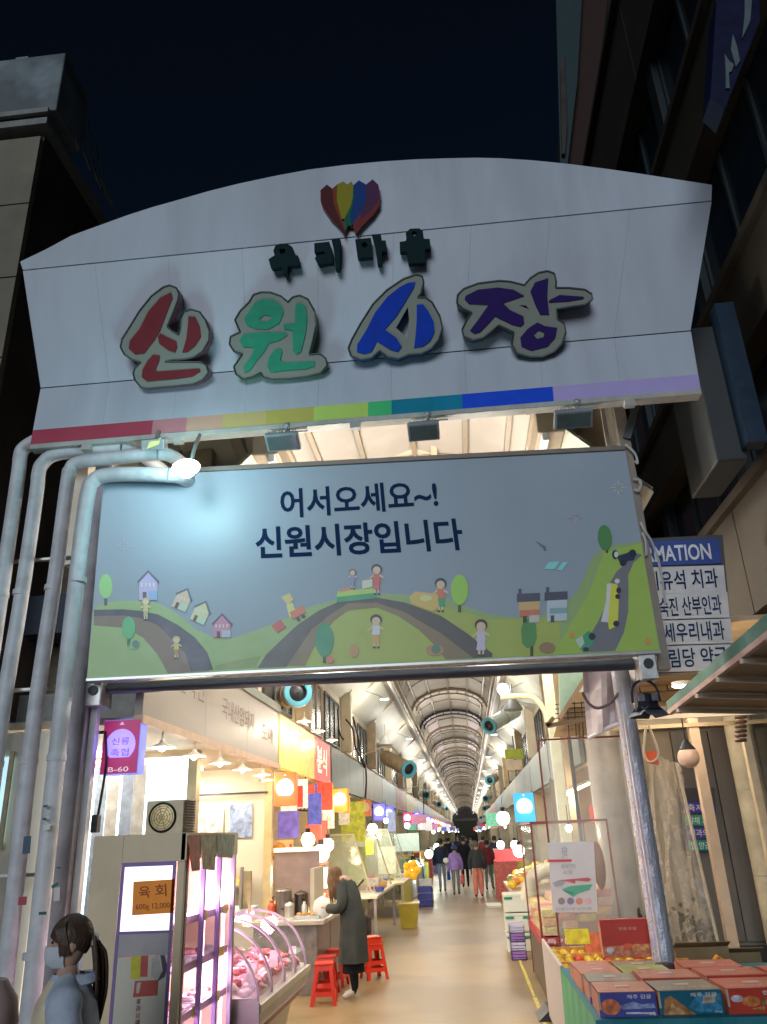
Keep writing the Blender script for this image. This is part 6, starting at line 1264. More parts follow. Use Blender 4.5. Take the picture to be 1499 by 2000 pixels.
for s_, q in (('한국의', ((1098, 1676), (1108, 1676), (1098, 1654))), ('세계인의', ((1096, 1697), (1124, 1696), (1096, 1688))), ('시장', ((1100, 1709), (1119, 1708), (1100, 1700))), ('신원시장상인회', ((1085, 1778), (1155, 1777), (1085, 1773)))):
    text(M(), s_, *[R3(x, y, 9.944) for x, y in q], .0).build('lettering', mat('poster_grey', (.22, .25, .27), .5), po)
# second, lower red framed glass case with packed orange goods
gc = thing('glass_case', 'red framed clear case with heaps of packed fruit, farther along on the right', 'display case', (.83, 12, 0))
x0, x1, y0, y1 = .80, 1.75, 10.9, 13.1
for (x, y) in ((x0, y0), (x0, y1), (x1, y0), (x1, y1)): M().bar((x, y, .0), (x, y, 1.98), .025).build('frame_bar', pf_, gc)
for z in (1.98,):
    for a, b in (((x0, y0, z), (x1, y0, z)), ((x0, y1, z), (x1, y1, z)), ((x0, y0, z), (x0, y1, z)), ((x1, y0, z), (x1, y1, z))): M().bar(a, b, .025).build('frame_bar', pf_, gc)
M().box(x0, x1, y0, y1, 0, .60).build('cabinet', mat('cab_brown', (.12, .09, .07), .45, var=.15), gc, bevel=.01)
M().box(x0 - .02, x1, y0 - .02, y1, .60, .68).build('red_trim', mat('trim_red', (.45, .03, .04), .4), gc)
text(M(), '특가', (x0 + .05, y0 - .024, .61), (x0 + .3, y0 - .024, .61), (x0 + .05, y0 - .024, .67), .02).build('lettering', mat('trim_ink', (.8, .6, .6), .5), gc)
M().box(x0 + .01, x1 - .01, y0, y0 + .005, .7, 1.95).build('glass', gp2[1], gc); M().box(x0 - .004, x0 + .001, y0 + .02, y1 - .02, .7, 1.95).build('glass', gp2[1], gc)
fruit = [mat('fruit_orange', (.85, .28, .02), .4, var=.15, sc=18), mat('fruit_yellow', (.85, .58, .05), .4, var=.15, sc=18), mat('fruit_red', (.7, .06, .02), .35, var=.2, sc=18), mat('veg_green', (.18, .34, .06), .5, var=.3, sc=18)]
pk = [mat('pack_pink', (.75, .40, .32), .35, var=.3, sc=20), mat('pack_orange', (.85, .38, .08), .35, var=.35, sc=22), mat('pack_red', (.65, .12, .07), .35, var=.3, sc=20), mat('pack_yellow', (.8, .62, .15), .35, var=.3, sc=20)]
random.seed(11); GF = 'packed fruit heaped in the red framed case'
for i in range(7):
    for j in range(4):
        for k in range(3):
            x = x0 + .13 + j * .22 + random.uniform(-.02, .02); y = y0 + .15 + i * .3; z = .69 + k * .10 + j * .07
            t = M().obox((x, y, z + .05), (.095, .01, 0), (-.01, .12, 0), (.01, 0, .045)).build('fruit_pack', random.choice(pk), bevel=.012); tag(t, 'glossy pack of fruit heaped inside the red framed case', 'fruit pack', GF)
# open fruit bin in front of the partition
fbn = thing('fruit_stand', 'white sided fruit stand with loose oranges between partition and gift table', 'stand', (1.2, 9, 0))
x0, x1, y0, y1 = .72, 1.95, 8.05, 9.95
sdm = mat('stand_white', (.52, .47, .45), .5, var=.06)
M().box(x0, x0 + .03, y0, y1, .05, .78).build('side_panel', sdm, fbn, bevel=.006); M().box(x0 + .03, x1, y0, y0 + .03, .05, .66).build('front_panel', sdm, fbn); M().box(x0 + .03, x1, y0 + .03, y1, .55, .60).build('tray', sdm, fbn)
for k in range(3): M().box(x0 + .03, x1, y0 + .5 + k * .5, y0 + .52 + k * .5, .60, .74).build('divider', mat('pack_orange'), fbn)
GO = 'loose oranges and persimmons on the fruit stand'
om = M().sph((0, 0, 0), .042, .042, .038, 10).build('orange_fruit', fruit[0], smooth=True); first = True
for i in range(20):
    for j in range(11):
        x = x0 + .09 + j * .095 + random.uniform(-.012, .012); y = y0 + .1 + i * .09 + random.uniform(-.01, .01)
        if i % 6 == 5: continue
        z = .645 + .05 * ((i % 6) / 5) + random.uniform(0, .02)
        if first: o = om; first = False
        else: o = om.copy(); COL.objects.link(o)
        c_ = fruit[0] if (j + i // 6) % 3 else (fruit[2] if i // 6 == 1 else fruit[1])
        if c_ != fruit[0]: o.data = bpy.data.meshes.get('orange_fruit_' + c_.name) or (lambda d: (setattr(d, 'name', 'orange_fruit_' + c_.name), d.materials.clear(), d.materials.append(c_), d)[3])(om.data.copy())
        o.location = (x, y, z); tag(o, {0: 'orange persimmon lying loose on the fruit stand', 1: 'yellow orange lying loose on the fruit stand', 2: 'red tomato coloured fruit lying loose on the fruit stand'}[fruit.index(c_)], 'fruit', GO)
for i, (px, py, w, h, c_, lb_, Y_) in enumerate(((1128, 1829, .24, .13, (.85, .68, .02), 'yellow price card standing among the oranges', 9.0), (1165, 1845, .22, .22, (.75, .2, .08), 'coral photo card right of the yellow price card', 9.1))):
    p = R3(px, py, Y_); tag(M().obox(p, (w / 2, 0, 0), (0, .004, 0), (0, .02, h / 2)).build('price_card', mat('card_%d' % i, c_, .5, var=.3, sc=12)), lb_, 'price card')
# standing red gift box
rbx = mat('gift_red', (.50, .045, .03), .3, var=.08, sc=4)
def giftbox(P, D, Wd, H_, label, topm, frontm, prints=(), tilt=0, grp='fruit gift boxes on the green clothed table', name='gift_box', handle=True):
    """P front-left-bottom corner; Wd width along x, D depth along y"""
    tilt = tilt or random.uniform(-.035, .035); t = thing(name, label, 'box', (P[0], P[1], P[2]), grp)
    x, y, z = P; ca, sa = math.cos(tilt), math.sin(tilt)
    def tr(a, b, c): return Vector((x + a * ca - b * sa, y + a * sa + b * ca, z + c))
    V8 = [tr(0, 0, 0), tr(Wd, 0, 0), tr(Wd, D, 0), tr(0, D, 0), tr(0, 0, H_), tr(Wd, 0, H_), tr(Wd, D, H_), tr(0, D, H_)]
    M().add(V8, [(0, 1, 5, 4)], 0).add(V8, [(1, 2, 6, 5), (2, 3, 7, 6), (3, 0, 4, 7), (3, 2, 1, 0)], 1).build('carton', [frontm, mat('carton_side', (.55, .2, .12), .4, var=.2, sc=6)], t)
    e = .004
    for sx in (0, 1): M().prism([[tr(sx * Wd / 2 + e * (1 - sx), -e, H_ + .002), tr(sx * Wd / 2 + Wd / 2 - e * sx, -e, H_ + .002), tr(sx * Wd / 2 + Wd / 2 - e * sx, D, H_ + .002), tr(sx * Wd / 2 + e * (1 - sx), D, H_ + .002)]], (0, 0, .004)).build('lid_flap', topm, t)
    if handle: M().prism([[tr(Wd * .38, D * .42, H_ + .008), tr(Wd * .62, D * .42, H_ + .008), tr(Wd * .62, D * .58, H_ + .008), tr(Wd * .38, D * .58, H_ + .008)]], (0, 0, .002)).build('handle', mat('handle_tape', (.75, .55, .5), .5), t)
    if prints and name == 'gift_box':
        for s_, (u0, u1, v0, v1), cc in (((random.choice(['제주 감귤', '명품 사과', '햇 과일', '한라봉']),) + ((.50, .92, .74, .92), (.75, .7, .66))), (('5kg',) + ((.84, .96, .05, .14), (.8, .78, .7)))):
            text_m = text(M(), s_, tr(u0 * Wd, -.007, v0 * H_), tr(u1 * Wd, -.007, v0 * H_), tr(u0 * Wd, -.007, v1 * H_), .01); text_m.build('lettering', mat('gift_text', (.75, .7, .66), .5), t)
        text(M(), random.choice(['과일선물세트', '신선과일', '맛있는 과일']), tr(.1 * Wd, D * .16, H_ + .0075), tr(.9 * Wd, D * .16, H_ + .0075), tr(.1 * Wd, D * .34, H_ + .0075), .005).build('lettering', mat('lid_text', (.72, .5, .42), .5), t)
        M().prism([[tr(-.001, -.0035, H_ * .3), tr(.012, -.0035, H_ * .3), tr(.012, -.0035, H_ * .999), tr(-.001, -.0035, H_ * .999)]], (0, 0, 0)).build('edge_wear', mat('card_edge', (.5, .4, .3), .7), t)
    for k, (c_, pts) in enumerate(prints):
        M().prism([[tr(u * Wd, -.003 - k * .0006, v * H_) for u, v in pts]], (0, 0, 0)).build('front_print', mat('gp_%d%d%d' % tuple(int(q * 20) for q in c_), c_, .35, var=.4, sc=24, col2=tuple(q * .45 for q in c_)), t)
    return t, tr
circ = lambda cx, cy, r, k=14, a=1.0: [(cx + r * math.cos(2 * math.pi * i / k), cy + r * a * math.sin(2 * math.pi * i / k)) for i in range(k)]
t, tr = giftbox((1.14, 8.25, .80), .12, .45, .30, 'upright red gift box standing behind the others beside the wrapped pole', rbx, rbx, [((.62, .22, .12), [(.0, .0), (1, 0), (1, .36), (0, .30)]), ((.72, .12, .05), circ(.5, .28, .1)), ((.72, .3, .1), circ(.68, .26, .1)), ((.75, .35, .12), circ(.84, .24, .09)), ((.7, .6, .62), circ(.14, .2, .07, a=1.4))], name='gift_carton')
text(M(), '명품과일', tr(.16, -.008, .22), tr(.32, -.008, .22), tr(.16, -.008, .245), .0).build('lettering', mat('gift_ink', (.7, .45, .4), .5), t)
# green clothed table
gt = thing('gift_table', 'table under a green and teal cloth carrying fruit gift boxes', 'table', (1.6, 6.9, 0))
x0, x1, y0, y1, h = .71, 3.0, 5.86, 7.9, .78
grn = mat('cloth_green', (.10, .38, .17), .6, var=.06, sc=4); tl = mat('cloth_teal', (.0, .17, .22), .6, var=.06, sc=4)
M().box(x0, x1, y0, y1, h - .03, h).build('top', tl, gt)
m = M(); n = 24
for i in range(n):
    a, b = y0 + (y1 - y0) * i / n, y0 + (y1 - y0) * (i + 1) / n; w0, w1 = .02 * math.sin(i * 1.3) + .01, .02 * math.sin((i + 1) * 1.3) + .01
    m.quad((x0 - .002, a, h), (x0 - w0 - .01, a, .1), (x0 - w1 - .01, b, .1), (x0 - .002, b, h))
m.build('cloth_side', grn, gt, smooth=True)
m = M()
for i in range(n):
    a, b = x0 + (x1 - x0) * i / n, x0 + (x1 - x0) * (i + 1) / n; w0, w1 = .02 * math.sin(i * 1.3) + .01, .02 * math.sin((i + 1) * 1.3) + .01
    m.quad((a, y0 - .002, h), (b, y0 - .002, h), (b, y0 - w1 - .01, .1), (a, y0 - w0 - .01, .1))
m.build('cloth_front', tl, gt, smooth=True)
for x in (x0 + .1, x1 - .1):
    for y in (y0 + .1, y1 - .1): M().box(x - .02, x + .02, y - .02, y + .02, 0, h - .03).build('leg', steel, gt)
tp1 = mat('top_coral', (.62, .22, .15), .3, var=.12, sc=5); tp2 = mat('top_grey', (.28, .25, .19), .35, var=.1, sc=5); tp3 = mat('top_red', (.58, .12, .09), .3, var=.12, sc=5)
fb_ = mat('front_blue', (.06, .07, .33), .3, var=.1); ft = mat('front_teal', (.01, .13, .2), .3, var=.1); frd = mat('front_red', (.52, .05, .03), .3, var=.1)
blue_pr = [((.32, .36, .62), [(.35, .45), (.6, .62), (.75, .5), (.95, .55), (.97, .35), (.4, .3)]), ((.70, .18, .07), circ(.2, .42, .17, a=2.0)), ((.6, .6, .65), [(.45, .12), (.9, .10), (.9, .18), (.45, .2)]), ((.6, .62, .3), circ(.93, .14, .03, a=2))]
teal_pr = [((.50, .20, .07), [(.05, .0), (.55, 0), (.2, .8), (.1, .7)]), ((.62, .34, .15), [(.12, .05), (.4, .05), (.2, .5)]), ((.04, .24, .42), [(.45, .3), (.62, .85), (.97, .85), (.97, .1), (.6, .1)]), ((.5, .38, .3), [(.68, .45), (.88, .5), (.9, .8), (.7, .75)])]
red_pr = [((.60, .55, .62), circ(.14, .62, .09, a=1.6)), ((.65, .2, .05), circ(.33, .5, .13, a=1.6)), ((.7, .22, .12), circ(.62, .45, .11, a=1.6)), ((.55, .35, .08), [(.3, .2), (.5, .15), (.5, .3)]), ((.1, .2, .08), [(.47, .3), (.53, .4), (.5, .7)]), ((.7, .5, .45), [(.75, .2), (.97, .18), (.97, .35), (.75, .4)])]
TB = .781
giftbox((.75, 5.93, TB), .36, .36, 0.133, 'blue fronted gift box with coral lid at the front left of the table', tp1, fb_, blue_pr)
giftbox((1.13, 5.95, TB), .36, .40, 0.130, 'teal fronted gift box in the middle of the front row', tp2, ft, teal_pr)
giftbox((1.55, 5.93, TB), .36, .44, 0.137, 'red fronted gift box at the right end of the front row', tp3, frd, red_pr)
giftbox((2.01, 5.95, TB), .36, .42, 0.133, 'red gift box at the far right edge of the front row', tp3, frd, red_pr)
giftbox((.75, 6.36, TB), .34, .34, 0.126, 'blue fronted gift box in the second row, left, behind the coral one', tp2, fb_, blue_pr)
giftbox((1.11, 6.37, TB), .34, .40, 0.137, 'coral gift box in the second row behind the teal fronted one', tp1, frd, red_pr)
giftbox((1.54, 6.36, TB), .34, .42, 0.144, 'red gift box in the second row behind the red fronted one', tp3, frd, red_pr)
giftbox((1.99, 6.37, TB), .34, .40, 0.144, 'red gift box at the right of the second row', tp3, frd, red_pr)
giftbox((.75, 6.76, TB), .34, .30, 0.115, 'orange gift box in the third row at the left edge', tp1, mat('front_orange', (.7, .2, .04), .3), red_pr)
giftbox((1.07, 6.78, TB), .34, .36, 0.108, 'lime and white gift box in the third row', mat('top_lime', (.38, .44, .08), .35, var=.3, sc=4), mat('front_white', (.6, .62, .6), .3), [((.55, .1, .05), circ(.4, .5, .13, a=1.6)), ((.1, .25, .6), [(.6, .2), (.95, .2), (.95, .8), (.6, .7)])])
giftbox((1.50, 6.77, TB), .34, .42, 0.137, 'red gift box in the third row, right', tp3, frd, red_pr)
giftbox((.75, 7.15, TB), .3, .3, 0.101, 'orange gift box at the back left corner of the table', tp1, mat('front_orange'), [])
giftbox((1.07, 7.16, TB), .3, .38, 0.094, 'grey topped gift box at the back of the table', tp2, ft, teal_pr)
# black cap resting behind the boxes, brown paper bags, orange rack
cp = thing('black_cap', 'dark cap lying on the boxes at the foot of the wrapped pole', 'cap', (1.55, 7.3, .95))
p = R3(1300, 1893, 7.2); M().lathe([(.001, .10), (.07, .09), (.11, .05), (.12, 0), (.115, 0)], p - Vector((0, 0, .05)), 18).build('crown', mat('cap_black', (.035, .025, .04), .7), cp, smooth=True)
M().obox(p + Vector((.13, -.03, -.04)), (.08, 0, -.01), (0, .05, 0), (0, 0, .006)).build('brim', mat('cap_black'), cp, bevel=.004)
for i, (px, py, Y_, w, h_, lb_) in enumerate(((1372, 1872, 9.3, .55, .34, 'open brown carton behind the gift boxes, under the clear sheet'), (1440, 1880, 9.5, .5, .3, 'brown carton right of the open one'))):
    p = R3(px, py, Y_); t = thing('carton', lb_, 'box', (p.x, Y_, 0))
    bm_ = mat('carton_brown', (.28, .20, .10), .7, var=.15)
    M().box(p.x - w / 2, p.x + w / 2, Y_, Y_ + .35, 0, p.z + h_ * .3).build('body', bm_, t, bevel=.004)
    M().obox((p.x, Y_ - .04, p.z + h_ * .38), (w / 2, 0, 0), (0, .08, -.03), (0, 0, .004)).build('flap', bm_, t)
p = R3(1403, 1880, 8.9); tag(M().tube([R3(1382, 1893, 8.9), R3(1402, 1868, 8.9), R3(1412, 1876, 8.9), R3(1424, 1896, 8.9)], .022, 6).build('bent_orange_tube', mat('orange_plastic', (.85, .35, .03), .4)), 'orange bent tube in front of the brown cartons', 'tube')
t = thing('plant_pot', 'dark leafy clump at the foot of the clear sheet', 'plant', R3(1330, 1830, 9.8)); m = M(); c = R3(1330, 1825, 9.8)
for i in range(160):
    d = Vector((random.gauss(0, .16), random.gauss(0, .1), random.gauss(0, .13))); a = c + d; u = Vector((random.uniform(-1, 1), random.uniform(-1, 1), random.uniform(-1, 1))) * .05; v = u.cross(Vector((0, 1, .3))).normalized() * .025
    m.quad(a, a + u + v, a + u * 2, a + u - v)
m.build('leaves', mat('leaf_dark', (.05, .06, .035), .6, var=.4), t); M().lathe([(.1, 0), (.15, .3), (.13, .3)], (c.x, c.y, 0), 12).build('pot', greyp, t); M().cyl((c.x, c.y, .3), (c.x, c.y, c.z), .02).build('stem', tan, t)
# vegetable stand, foam boxes and milk crates farther along on the right
vs = thing('vegetable_stand', 'slanted vegetable stand with white produce bags on the right', 'stand', (1.1, 17, 0))
M().box(.78, 1.9, 16.2, 19.4, .0, .8).build('body', cream, vs); M().box(.7, 1.9, 16.1, 19.5, .8, .86).build('top', mat('board_tan', (.6, .45, .3), .5), vs)
for i in range(60):
    x, y = random.uniform(.75, 1.75), random.uniform(16.2, 19.4); c_ = random.choice([fruit[1], fruit[3], fruit[0], mat('veg_white', (.75, .75, .6), .5), mat('veg_white')]); r = random.uniform(.06, .11)
    o = M().sph((x, y, .9 + (x - .7) * .3 + r * .3), r, r * .9, r * .8, 8).build('vegetable', c_, smooth=True); tag(o, 'round vegetable heaped on the slanted vegetable stand', 'vegetable', 'vegetables heaped on the slanted stand')
for i in range(3):
    z = i * .30; x, y = .72, 15.4
    t = thing('foam_box', ['lowest white foam box with green tape on the right floor', 'middle white foam box with green tape', 'topmost white foam box with green lid tape'][i], 'box', (x, y, z), 'white foam boxes with green tape')
    M().box(x - .2, x + .25, y - .25, y + .3, z + .002, z + .27).build('body', mat('foam', (.72, .74, .66), .6, var=.04), t, bevel=.015); M().box(x - .205, x + .255, y - .255, y + .305, z + .24, z + .285).build('lid', mat('foam'), t, bevel=.01)
    for e in (-.19, .1): M().box(x + e, x + e + .14, y - .26, y - .256, z + .2, z + .24).build('tape', mat('tape_green', (.02, .25, .14), .5), t)
for i in range(4):
    t = crate(.66, 14.4, i * .125, .24, .3, .12, [(.28, .14, .45), (.55, .52, .7), (.28, .14, .45), (.55, .52, .7)][i], ['lowest purple milk crate of the small stack', 'second crate of the small stack, pale lilac', 'third crate of the small stack, purple', 'top crate of the small stack, pale lilac'][i], 'small milk crates on the right floor', open_=False)
t = thing('floor_board', 'white board lying on the floor near the crowd', 'board', (.62, 24, 0)); M().box(.35, .75, 23.6, 24.6, 0, .05).build('board', mat('foam'), t)
t = thing('rubber_ramp', 'black rubber block with yellow edge on the floor at the right', 'ramp', (.72, 10.6, 0)); M().prism([[Vector((.60, 9.9, .002)), Vector((.84, 9.9, .002)), Vector((.84, 9.9, .10)), Vector((.72, 9.9, .10))]], (0, .5, 0)).build('block', black, t)
# fluorescent tube seen through the partition, stainless hood
t = thing('tube_lamp', 'glowing yellow fluorescent tube behind the clear partition', 'lamp', R3(1130, 1550, 14)); M().cyl(R3(1104, 1552, 13.5), R3(1150, 1530, 14.8), .03, n=8).build('tube', mat('tube_warm', (1, 1, 1), emit=(1, .9, .55), es=6), t); lamp('tube_light', R3(1128, 1560, 13.8), 30, (1, .84, .55), .2, parent=t)
M().bar(R3(1104, 1548, 13.55), R3(1150, 1526, 14.85), .05).build('fixture', white, t)
p = R3(1160, 1590, 12.4); tag(M().box(p.x - .05, p.x + .05, 12.4, 12.42, p.z - .12, p.z + .12).build('small_notice', mat('notice_red', (.6, .05, .04), .5, emit=(.6, .05, .04), es=.3)), 'small red notice on the wall seen through the partition', 'notice')
t = thing('air_hose', 'large curved pale hose behind the red framed case', 'hose', (1.3, 14, 1)); M().tube([R3(1030, 1760, 14), R3(1036, 1725, 14), R3(1052, 1705, 14), R3(1072, 1698, 14.2)], .11, 12, sub=6).build('hose', mat('hose_pale', (.6, .56, .45), .4), t, smooth=True)
p = R3(1170, 1690, 10.9); tag(M().sph(p, .08, .05, .28, 12).build('brown_bag', mat('bag_brown', (.22, .08, .04), .5), smooth=True), 'reddish brown bag hanging at the column behind the poster', 'bag')
# lamps lighting the entrance zone at right
for i, (x, y, z, e) in enumerate(((2.9, 10.6, 3.3, 30), (2.75, 8.9, 3.3, 26))):
    t = thing('ceiling_lamp', ['round ceiling lamp over the entrance by the steel doors', 'round ceiling lamp under the awning near the work light'][i], 'lamp', (x, y, z + .3)); M().cyl((x, y, z + .25), (x, y, z + .3), .13, n=18).build('housing', white, t); M().cyl((x, y, z + .24), (x, y, z + .25), .11, n=18).build('diffuser', mat('led_panel'), t); lamp('entrance_light', (x, y, z + .12), e, (1, .80, .56), .12, parent=t)
for i, (x, y, z, e) in enumerate(((1.4, 12, 1.9, 14),)):
    bulb(x, y, z, .05, ['small bulb inside the red framed case'][i], 'bulbs over the right hand goods', e, (1, .82, .58), 12, cord=.3)
# ================================================================ people
def smooth_cloth(m, name, mt, par): return m.build(name, mt, par, smooth=True)
def body(name_mats, joints, bones, par, sub=2):
    """one continuous skinned surface; joints: {name:(pos, radius)}, bones: [(a, b, slot)]"""
    names = list(joints); me = bpy.data.meshes.new('body'); me.from_pydata([joints[n][0] for n in names], [(names.index(a), names.index(b)) for a, b, _ in bones], []); o = bpy.data.objects.new('body', me); COL.objects.link(o)
    md = o.modifiers.new('skin', 'SKIN'); md.use_smooth_shade = True
    for i, n in enumerate(names):
        r = joints[n][1]; r = (r, r) if not isinstance(r, tuple) else r
        me.skin_vertices[0].data[i].radius = r; me.skin_vertices[0].data[i].use_root = (i == 0)
    s = o.modifiers.new('sub', 'SUBSURF'); s.levels = sub; s.render_levels = sub
    dg = bpy.context.evaluated_depsgraph_get(); nm = bpy.data.meshes.new_from_object(o.evaluated_get(dg)); bpy.data.objects.remove(o)
    nm.name = 'body'; nm.materials.clear()
    for m_ in name_mats: nm.materials.append(m_)
    B = [(Vector(joints[a][0]), Vector(joints[b][0]), s_) for a, b, s_ in bones]
    for p in nm.polygons:
        c = p.center; best = None
        for a, b, s_ in B:
            ab = b - a; t = max(0, min(1, (c - a).dot(ab) / max(ab.length_squared, 1e-9))); d = (c - a - ab * t).length
            if best is None or d < best[0]: best = (d, s_)
        p.material_index = best[1]; p.use_smooth = True
    return link('body', nm, par)
def person(loc, rz, h, label, top_, legs, hairm, shoes, coat=0, coatm=None, stride=.1, lean=0, head_dn=0, bag=None, hair_long=False, armf=0.12, arms_bent=False, sexw=.92, group='shoppers walking in the lane', detail=False, flare=1.0, noleg=False, hat=None):
    """local frame: x right, y forward, z up; scaled to height h (1.70 base)"""
    t = thing('person', label, 'person', (0, 0, 0), group); k = h / 1.70; w = sexw
    L = lambda x, y, z: Vector((x, y + max(0, z - .95) * lean, z - max(0, z - .95) * lean * .25)) * k
    hd = L(0, .02 + head_dn * .09, 1.585 - head_dn * .05)
    J = {'pelvis': (L(0, 0, .95), (.15 * k * w, .11 * k)), 'waist': (L(0, 0, 1.10), (.13 * k * w, .095 * k)), 'chest': (L(0, .0, 1.28), (.155 * k * w, .11 * k)), 'collar': (L(0, -.01, 1.40), (.12 * k * w, .08 * k)), 'neck': (L(0, 0, 1.47), .050 * k), 'jaw': (hd + Vector((0, .01, -.06)) * k, .062 * k), 'skull': (hd + Vector((0, 0, .02)) * k, .086 * k), 'crown': (hd + Vector((0, -.005, .075)) * k, .07 * k)}
    Bn = [('pelvis', 'waist', 1), ('waist', 'chest', 1), ('chest', 'collar', 1), ('collar', 'neck', 0), ('neck', 'jaw', 0), ('jaw', 'skull', 0), ('skull', 'crown', 0)]
    for s_, nm_ in ((-1, 'l'), (1, 'r')):
        ph_ = stride * s_
        J['hip' + nm_] = (L(s_ * .085 * w, 0, .88), .085 * k); J['knee' + nm_] = (L(s_ * .09, ph_ * .7 + .02, .49), .062 * k * flare); J['ankle' + nm_] = (L(s_ * .09, ph_ * 1.2 - .02, .09), .042 * k * flare); J['ball' + nm_] = (L(s_ * .10, ph_ * 1.2 + .10, .035), .035 * k); J['toe' + nm_] = (L(s_ * .10, ph_ * 1.2 + .16, .03), .028 * k)
        Bn += [('pelvis', 'hip' + nm_, 2), ('hip' + nm_, 'knee' + nm_, 2), ('knee' + nm_, 'ankle' + nm_, 2), ('ankle' + nm_, 'ball' + nm_, 3), ('ball' + nm_, 'toe' + nm_, 3)]
        J['sh' + nm_] = (L(s_ * .17 * w, 0, 1.375), .066 * k)
        if arms_bent: el, wr, ha = L(s_ * .24, .02, 1.12), L(s_ * .13, .27, 1.08), L(s_ * .11, .33, 1.10)
        else: el, wr, ha = L(s_ * .235, -.02 - ph_ * armf, 1.10), L(s_ * .24, .06 - ph_ * armf * 2, .86), L(s_ * .235, .08 - ph_ * armf * 2, .79)
        J['el' + nm_] = (el, .050 * k); J['wr' + nm_] = (wr, .034 * k); J['ha' + nm_] = (ha, (.035 * k, .02 * k))
        Bn += [('collar', 'sh' + nm_, 1), ('sh' + nm_, 'el' + nm_, 1), ('el' + nm_, 'wr' + nm_, 1), ('wr' + nm_, 'ha' + nm_, 0)]
        d = (ha - wr).normalized()
        m = M()
        side = Vector((0, 1, 0)) if not arms_bent else Vector((0, 0, 1)).cross(d).normalized()
        for q in range(4):
            b = ha + side * (.024 * (q - 1.5)) * k; ln = (.065, .075, .07, .055)[q] * k; cu = Vector((-s_ * .6, 0, -.1)) if not arms_bent else Vector((0, 0, -.8))
            m.tube([b - d * .01, b + d * ln * .5, b + d * ln * .8 + cu * ln * .35], [.0095 * k, .009 * k, .007 * k], 6)
        b = ha - d * .03 * k; m.tube([b, b + side * .04 * k + d * .02 * k, b + side * .05 * k + d * .045 * k], [.011 * k, .010 * k, .008 * k], 6)
        m.build('fingers', skin, t, smooth=True)
    body([skin, top_, legs, shoes], J, Bn, t)
    # face
    f = M(); f.sph(hd + Vector((0, .085, -.005)) * k, .013 * k, .02 * k, .02 * k, 8)
    for s_ in (-1, 1): f.sph(hd + Vector((s_ * .082, -.01, -.01)) * k, .012 * k, .02 * k, .03 * k, 8)
    f.build('ears_and_nose', skin, t, smooth=True)
    e = M()
    for s_ in (-1, 1): e.sph(hd + Vector((s_ * .03, .08, .015)) * k, .012 * k, .008 * k, .007 * k, 8)
    e.build('eyes', black, t, smooth=True); M().sph(hd + Vector((0, .078, -.055)) * k, .022 * k, .008 * k, .006 * k, 8).build('mouth', mat('lip', (.45, .15, .13), .5), t, smooth=True)
    # hair shell
    m = M(); R_ = []
    for i in range(9):
        th = math.pi * .62 * i / 8
        R_.append([hd + Vector(((.098 + .012 * noise.noise((j, i, h))) * math.sin(th + .02) * math.cos(a), -.012 + (.108 + .012 * noise.noise((j * .7, i, 3))) * math.sin(th + .02) * math.sin(a) * (1 if math.sin(a) < .3 else (1 if i < 5 else .72)), .035 + .105 * math.cos(th) - (.05 if math.sin(a) < 0 and i > 6 else 0))) * k for j, a in enumerate([2 * math.pi * q / 18 for q in range(18)])])
    m.loft(R_, caps=False)
    if hair_long:
        for i in range(44):
            a = math.pi * (.86 + 1.28 * i / 43); r_ = .095; p0 = hd + Vector((r_ * math.cos(a), r_ * math.sin(a), .03)) * k; sw = random.uniform(-.02, .02)
            m.tube([p0, p0 + Vector((.02 * math.cos(a), .015 * math.sin(a) - .01, -.11)) * k, p0 + Vector((.03 * math.cos(a) + sw, -.03, -.22)) * k, p0 + Vector((.02 * math.cos(a) + sw * 1.5, -.04, -.34 - random.uniform(0, .08))) * k], [.014 * k, .017 * k, .014 * k, .004 * k], 6, sub=3)
    m.build('hair', hairm, t, smooth=True)
    if hat: M().lathe([(.001, .13), (.06, .12), (.10, .07), (.112, .01), (.108, .0)], hd, 16).build('hood', hat, t, smooth=True)
    if coat:
        rings = []
        zs = [1.43, 1.39, 1.30, 1.15, 1.0, .85, .7, .55, .42, .30]; zs = [z for z in zs if z >= coat]; zs += [coat]
        for i, z in enumerate(zs):
            u = (1.43 - z) / 1.0
            rx = (.10 if i == 0 else .165 if i == 1 else .185) * w + .06 * u; ry = (.075 if i == 0 else .10 if i == 1 else .135) + .06 * u
            rings.append([L(rx * math.cos(a) * (1 + .08 * u * math.sin(5 * a + 1)), ry * math.sin(a) * (1 + .10 * u * math.sin(7 * a)) - .01, z) for a in [2 * math.pi * q / 28 for q in range(28)]])
        m = M(); m.loft(rings, caps=False); m.build('coat', coatm or top_, t, smooth=True)
        for s_, nm_ in ((-1, 'l'), (1, 'r')):
            P = [J['sh' + nm_][0] + Vector((-s_ * .03, 0, .01)), J['el' + nm_][0], J['wr' + nm_][0]]
            M().tube(P, [.082 * k, .078 * k, .072 * k, .065 * k, .06 * k], 12, sub=5).build('sleeve', coatm or top_, t, smooth=True)
    if bag:
        side, c_, kind = bag; s_ = side; hp = J['ha' + ('r' if s_ > 0 else 'l')][0]
        if kind == 'bag':
            b = thing('carried_bag', label.split(' in ')[0] + ' bag', 'bag', (0, 0, 0)); b['label'] = c_[1]; mt = c_[0]
            m = M(); m.loft([[Vector((hp.x + x, hp.y + y, hp.z - .42 * k)) for x, y in ((-.06, -.13), (.06, -.13), (.06, .13), (-.06, .13))], [Vector((hp.x + x, hp.y + y, hp.z - .10 * k)) for x, y in ((-.05, -.15), (.05, -.15), (.05, .15), (-.05, .15))]])
            m.build('pouch', mt, b, bevel=.03); M().tube([hp + Vector((0, -.08, -.10)), hp + Vector((0, 0, .02)), hp + Vector((0, .08, -.10))], .008, 5, sub=4).build('strap', mt, b)
            b.location = loc; b.rotation_euler = (0, 0, rz)
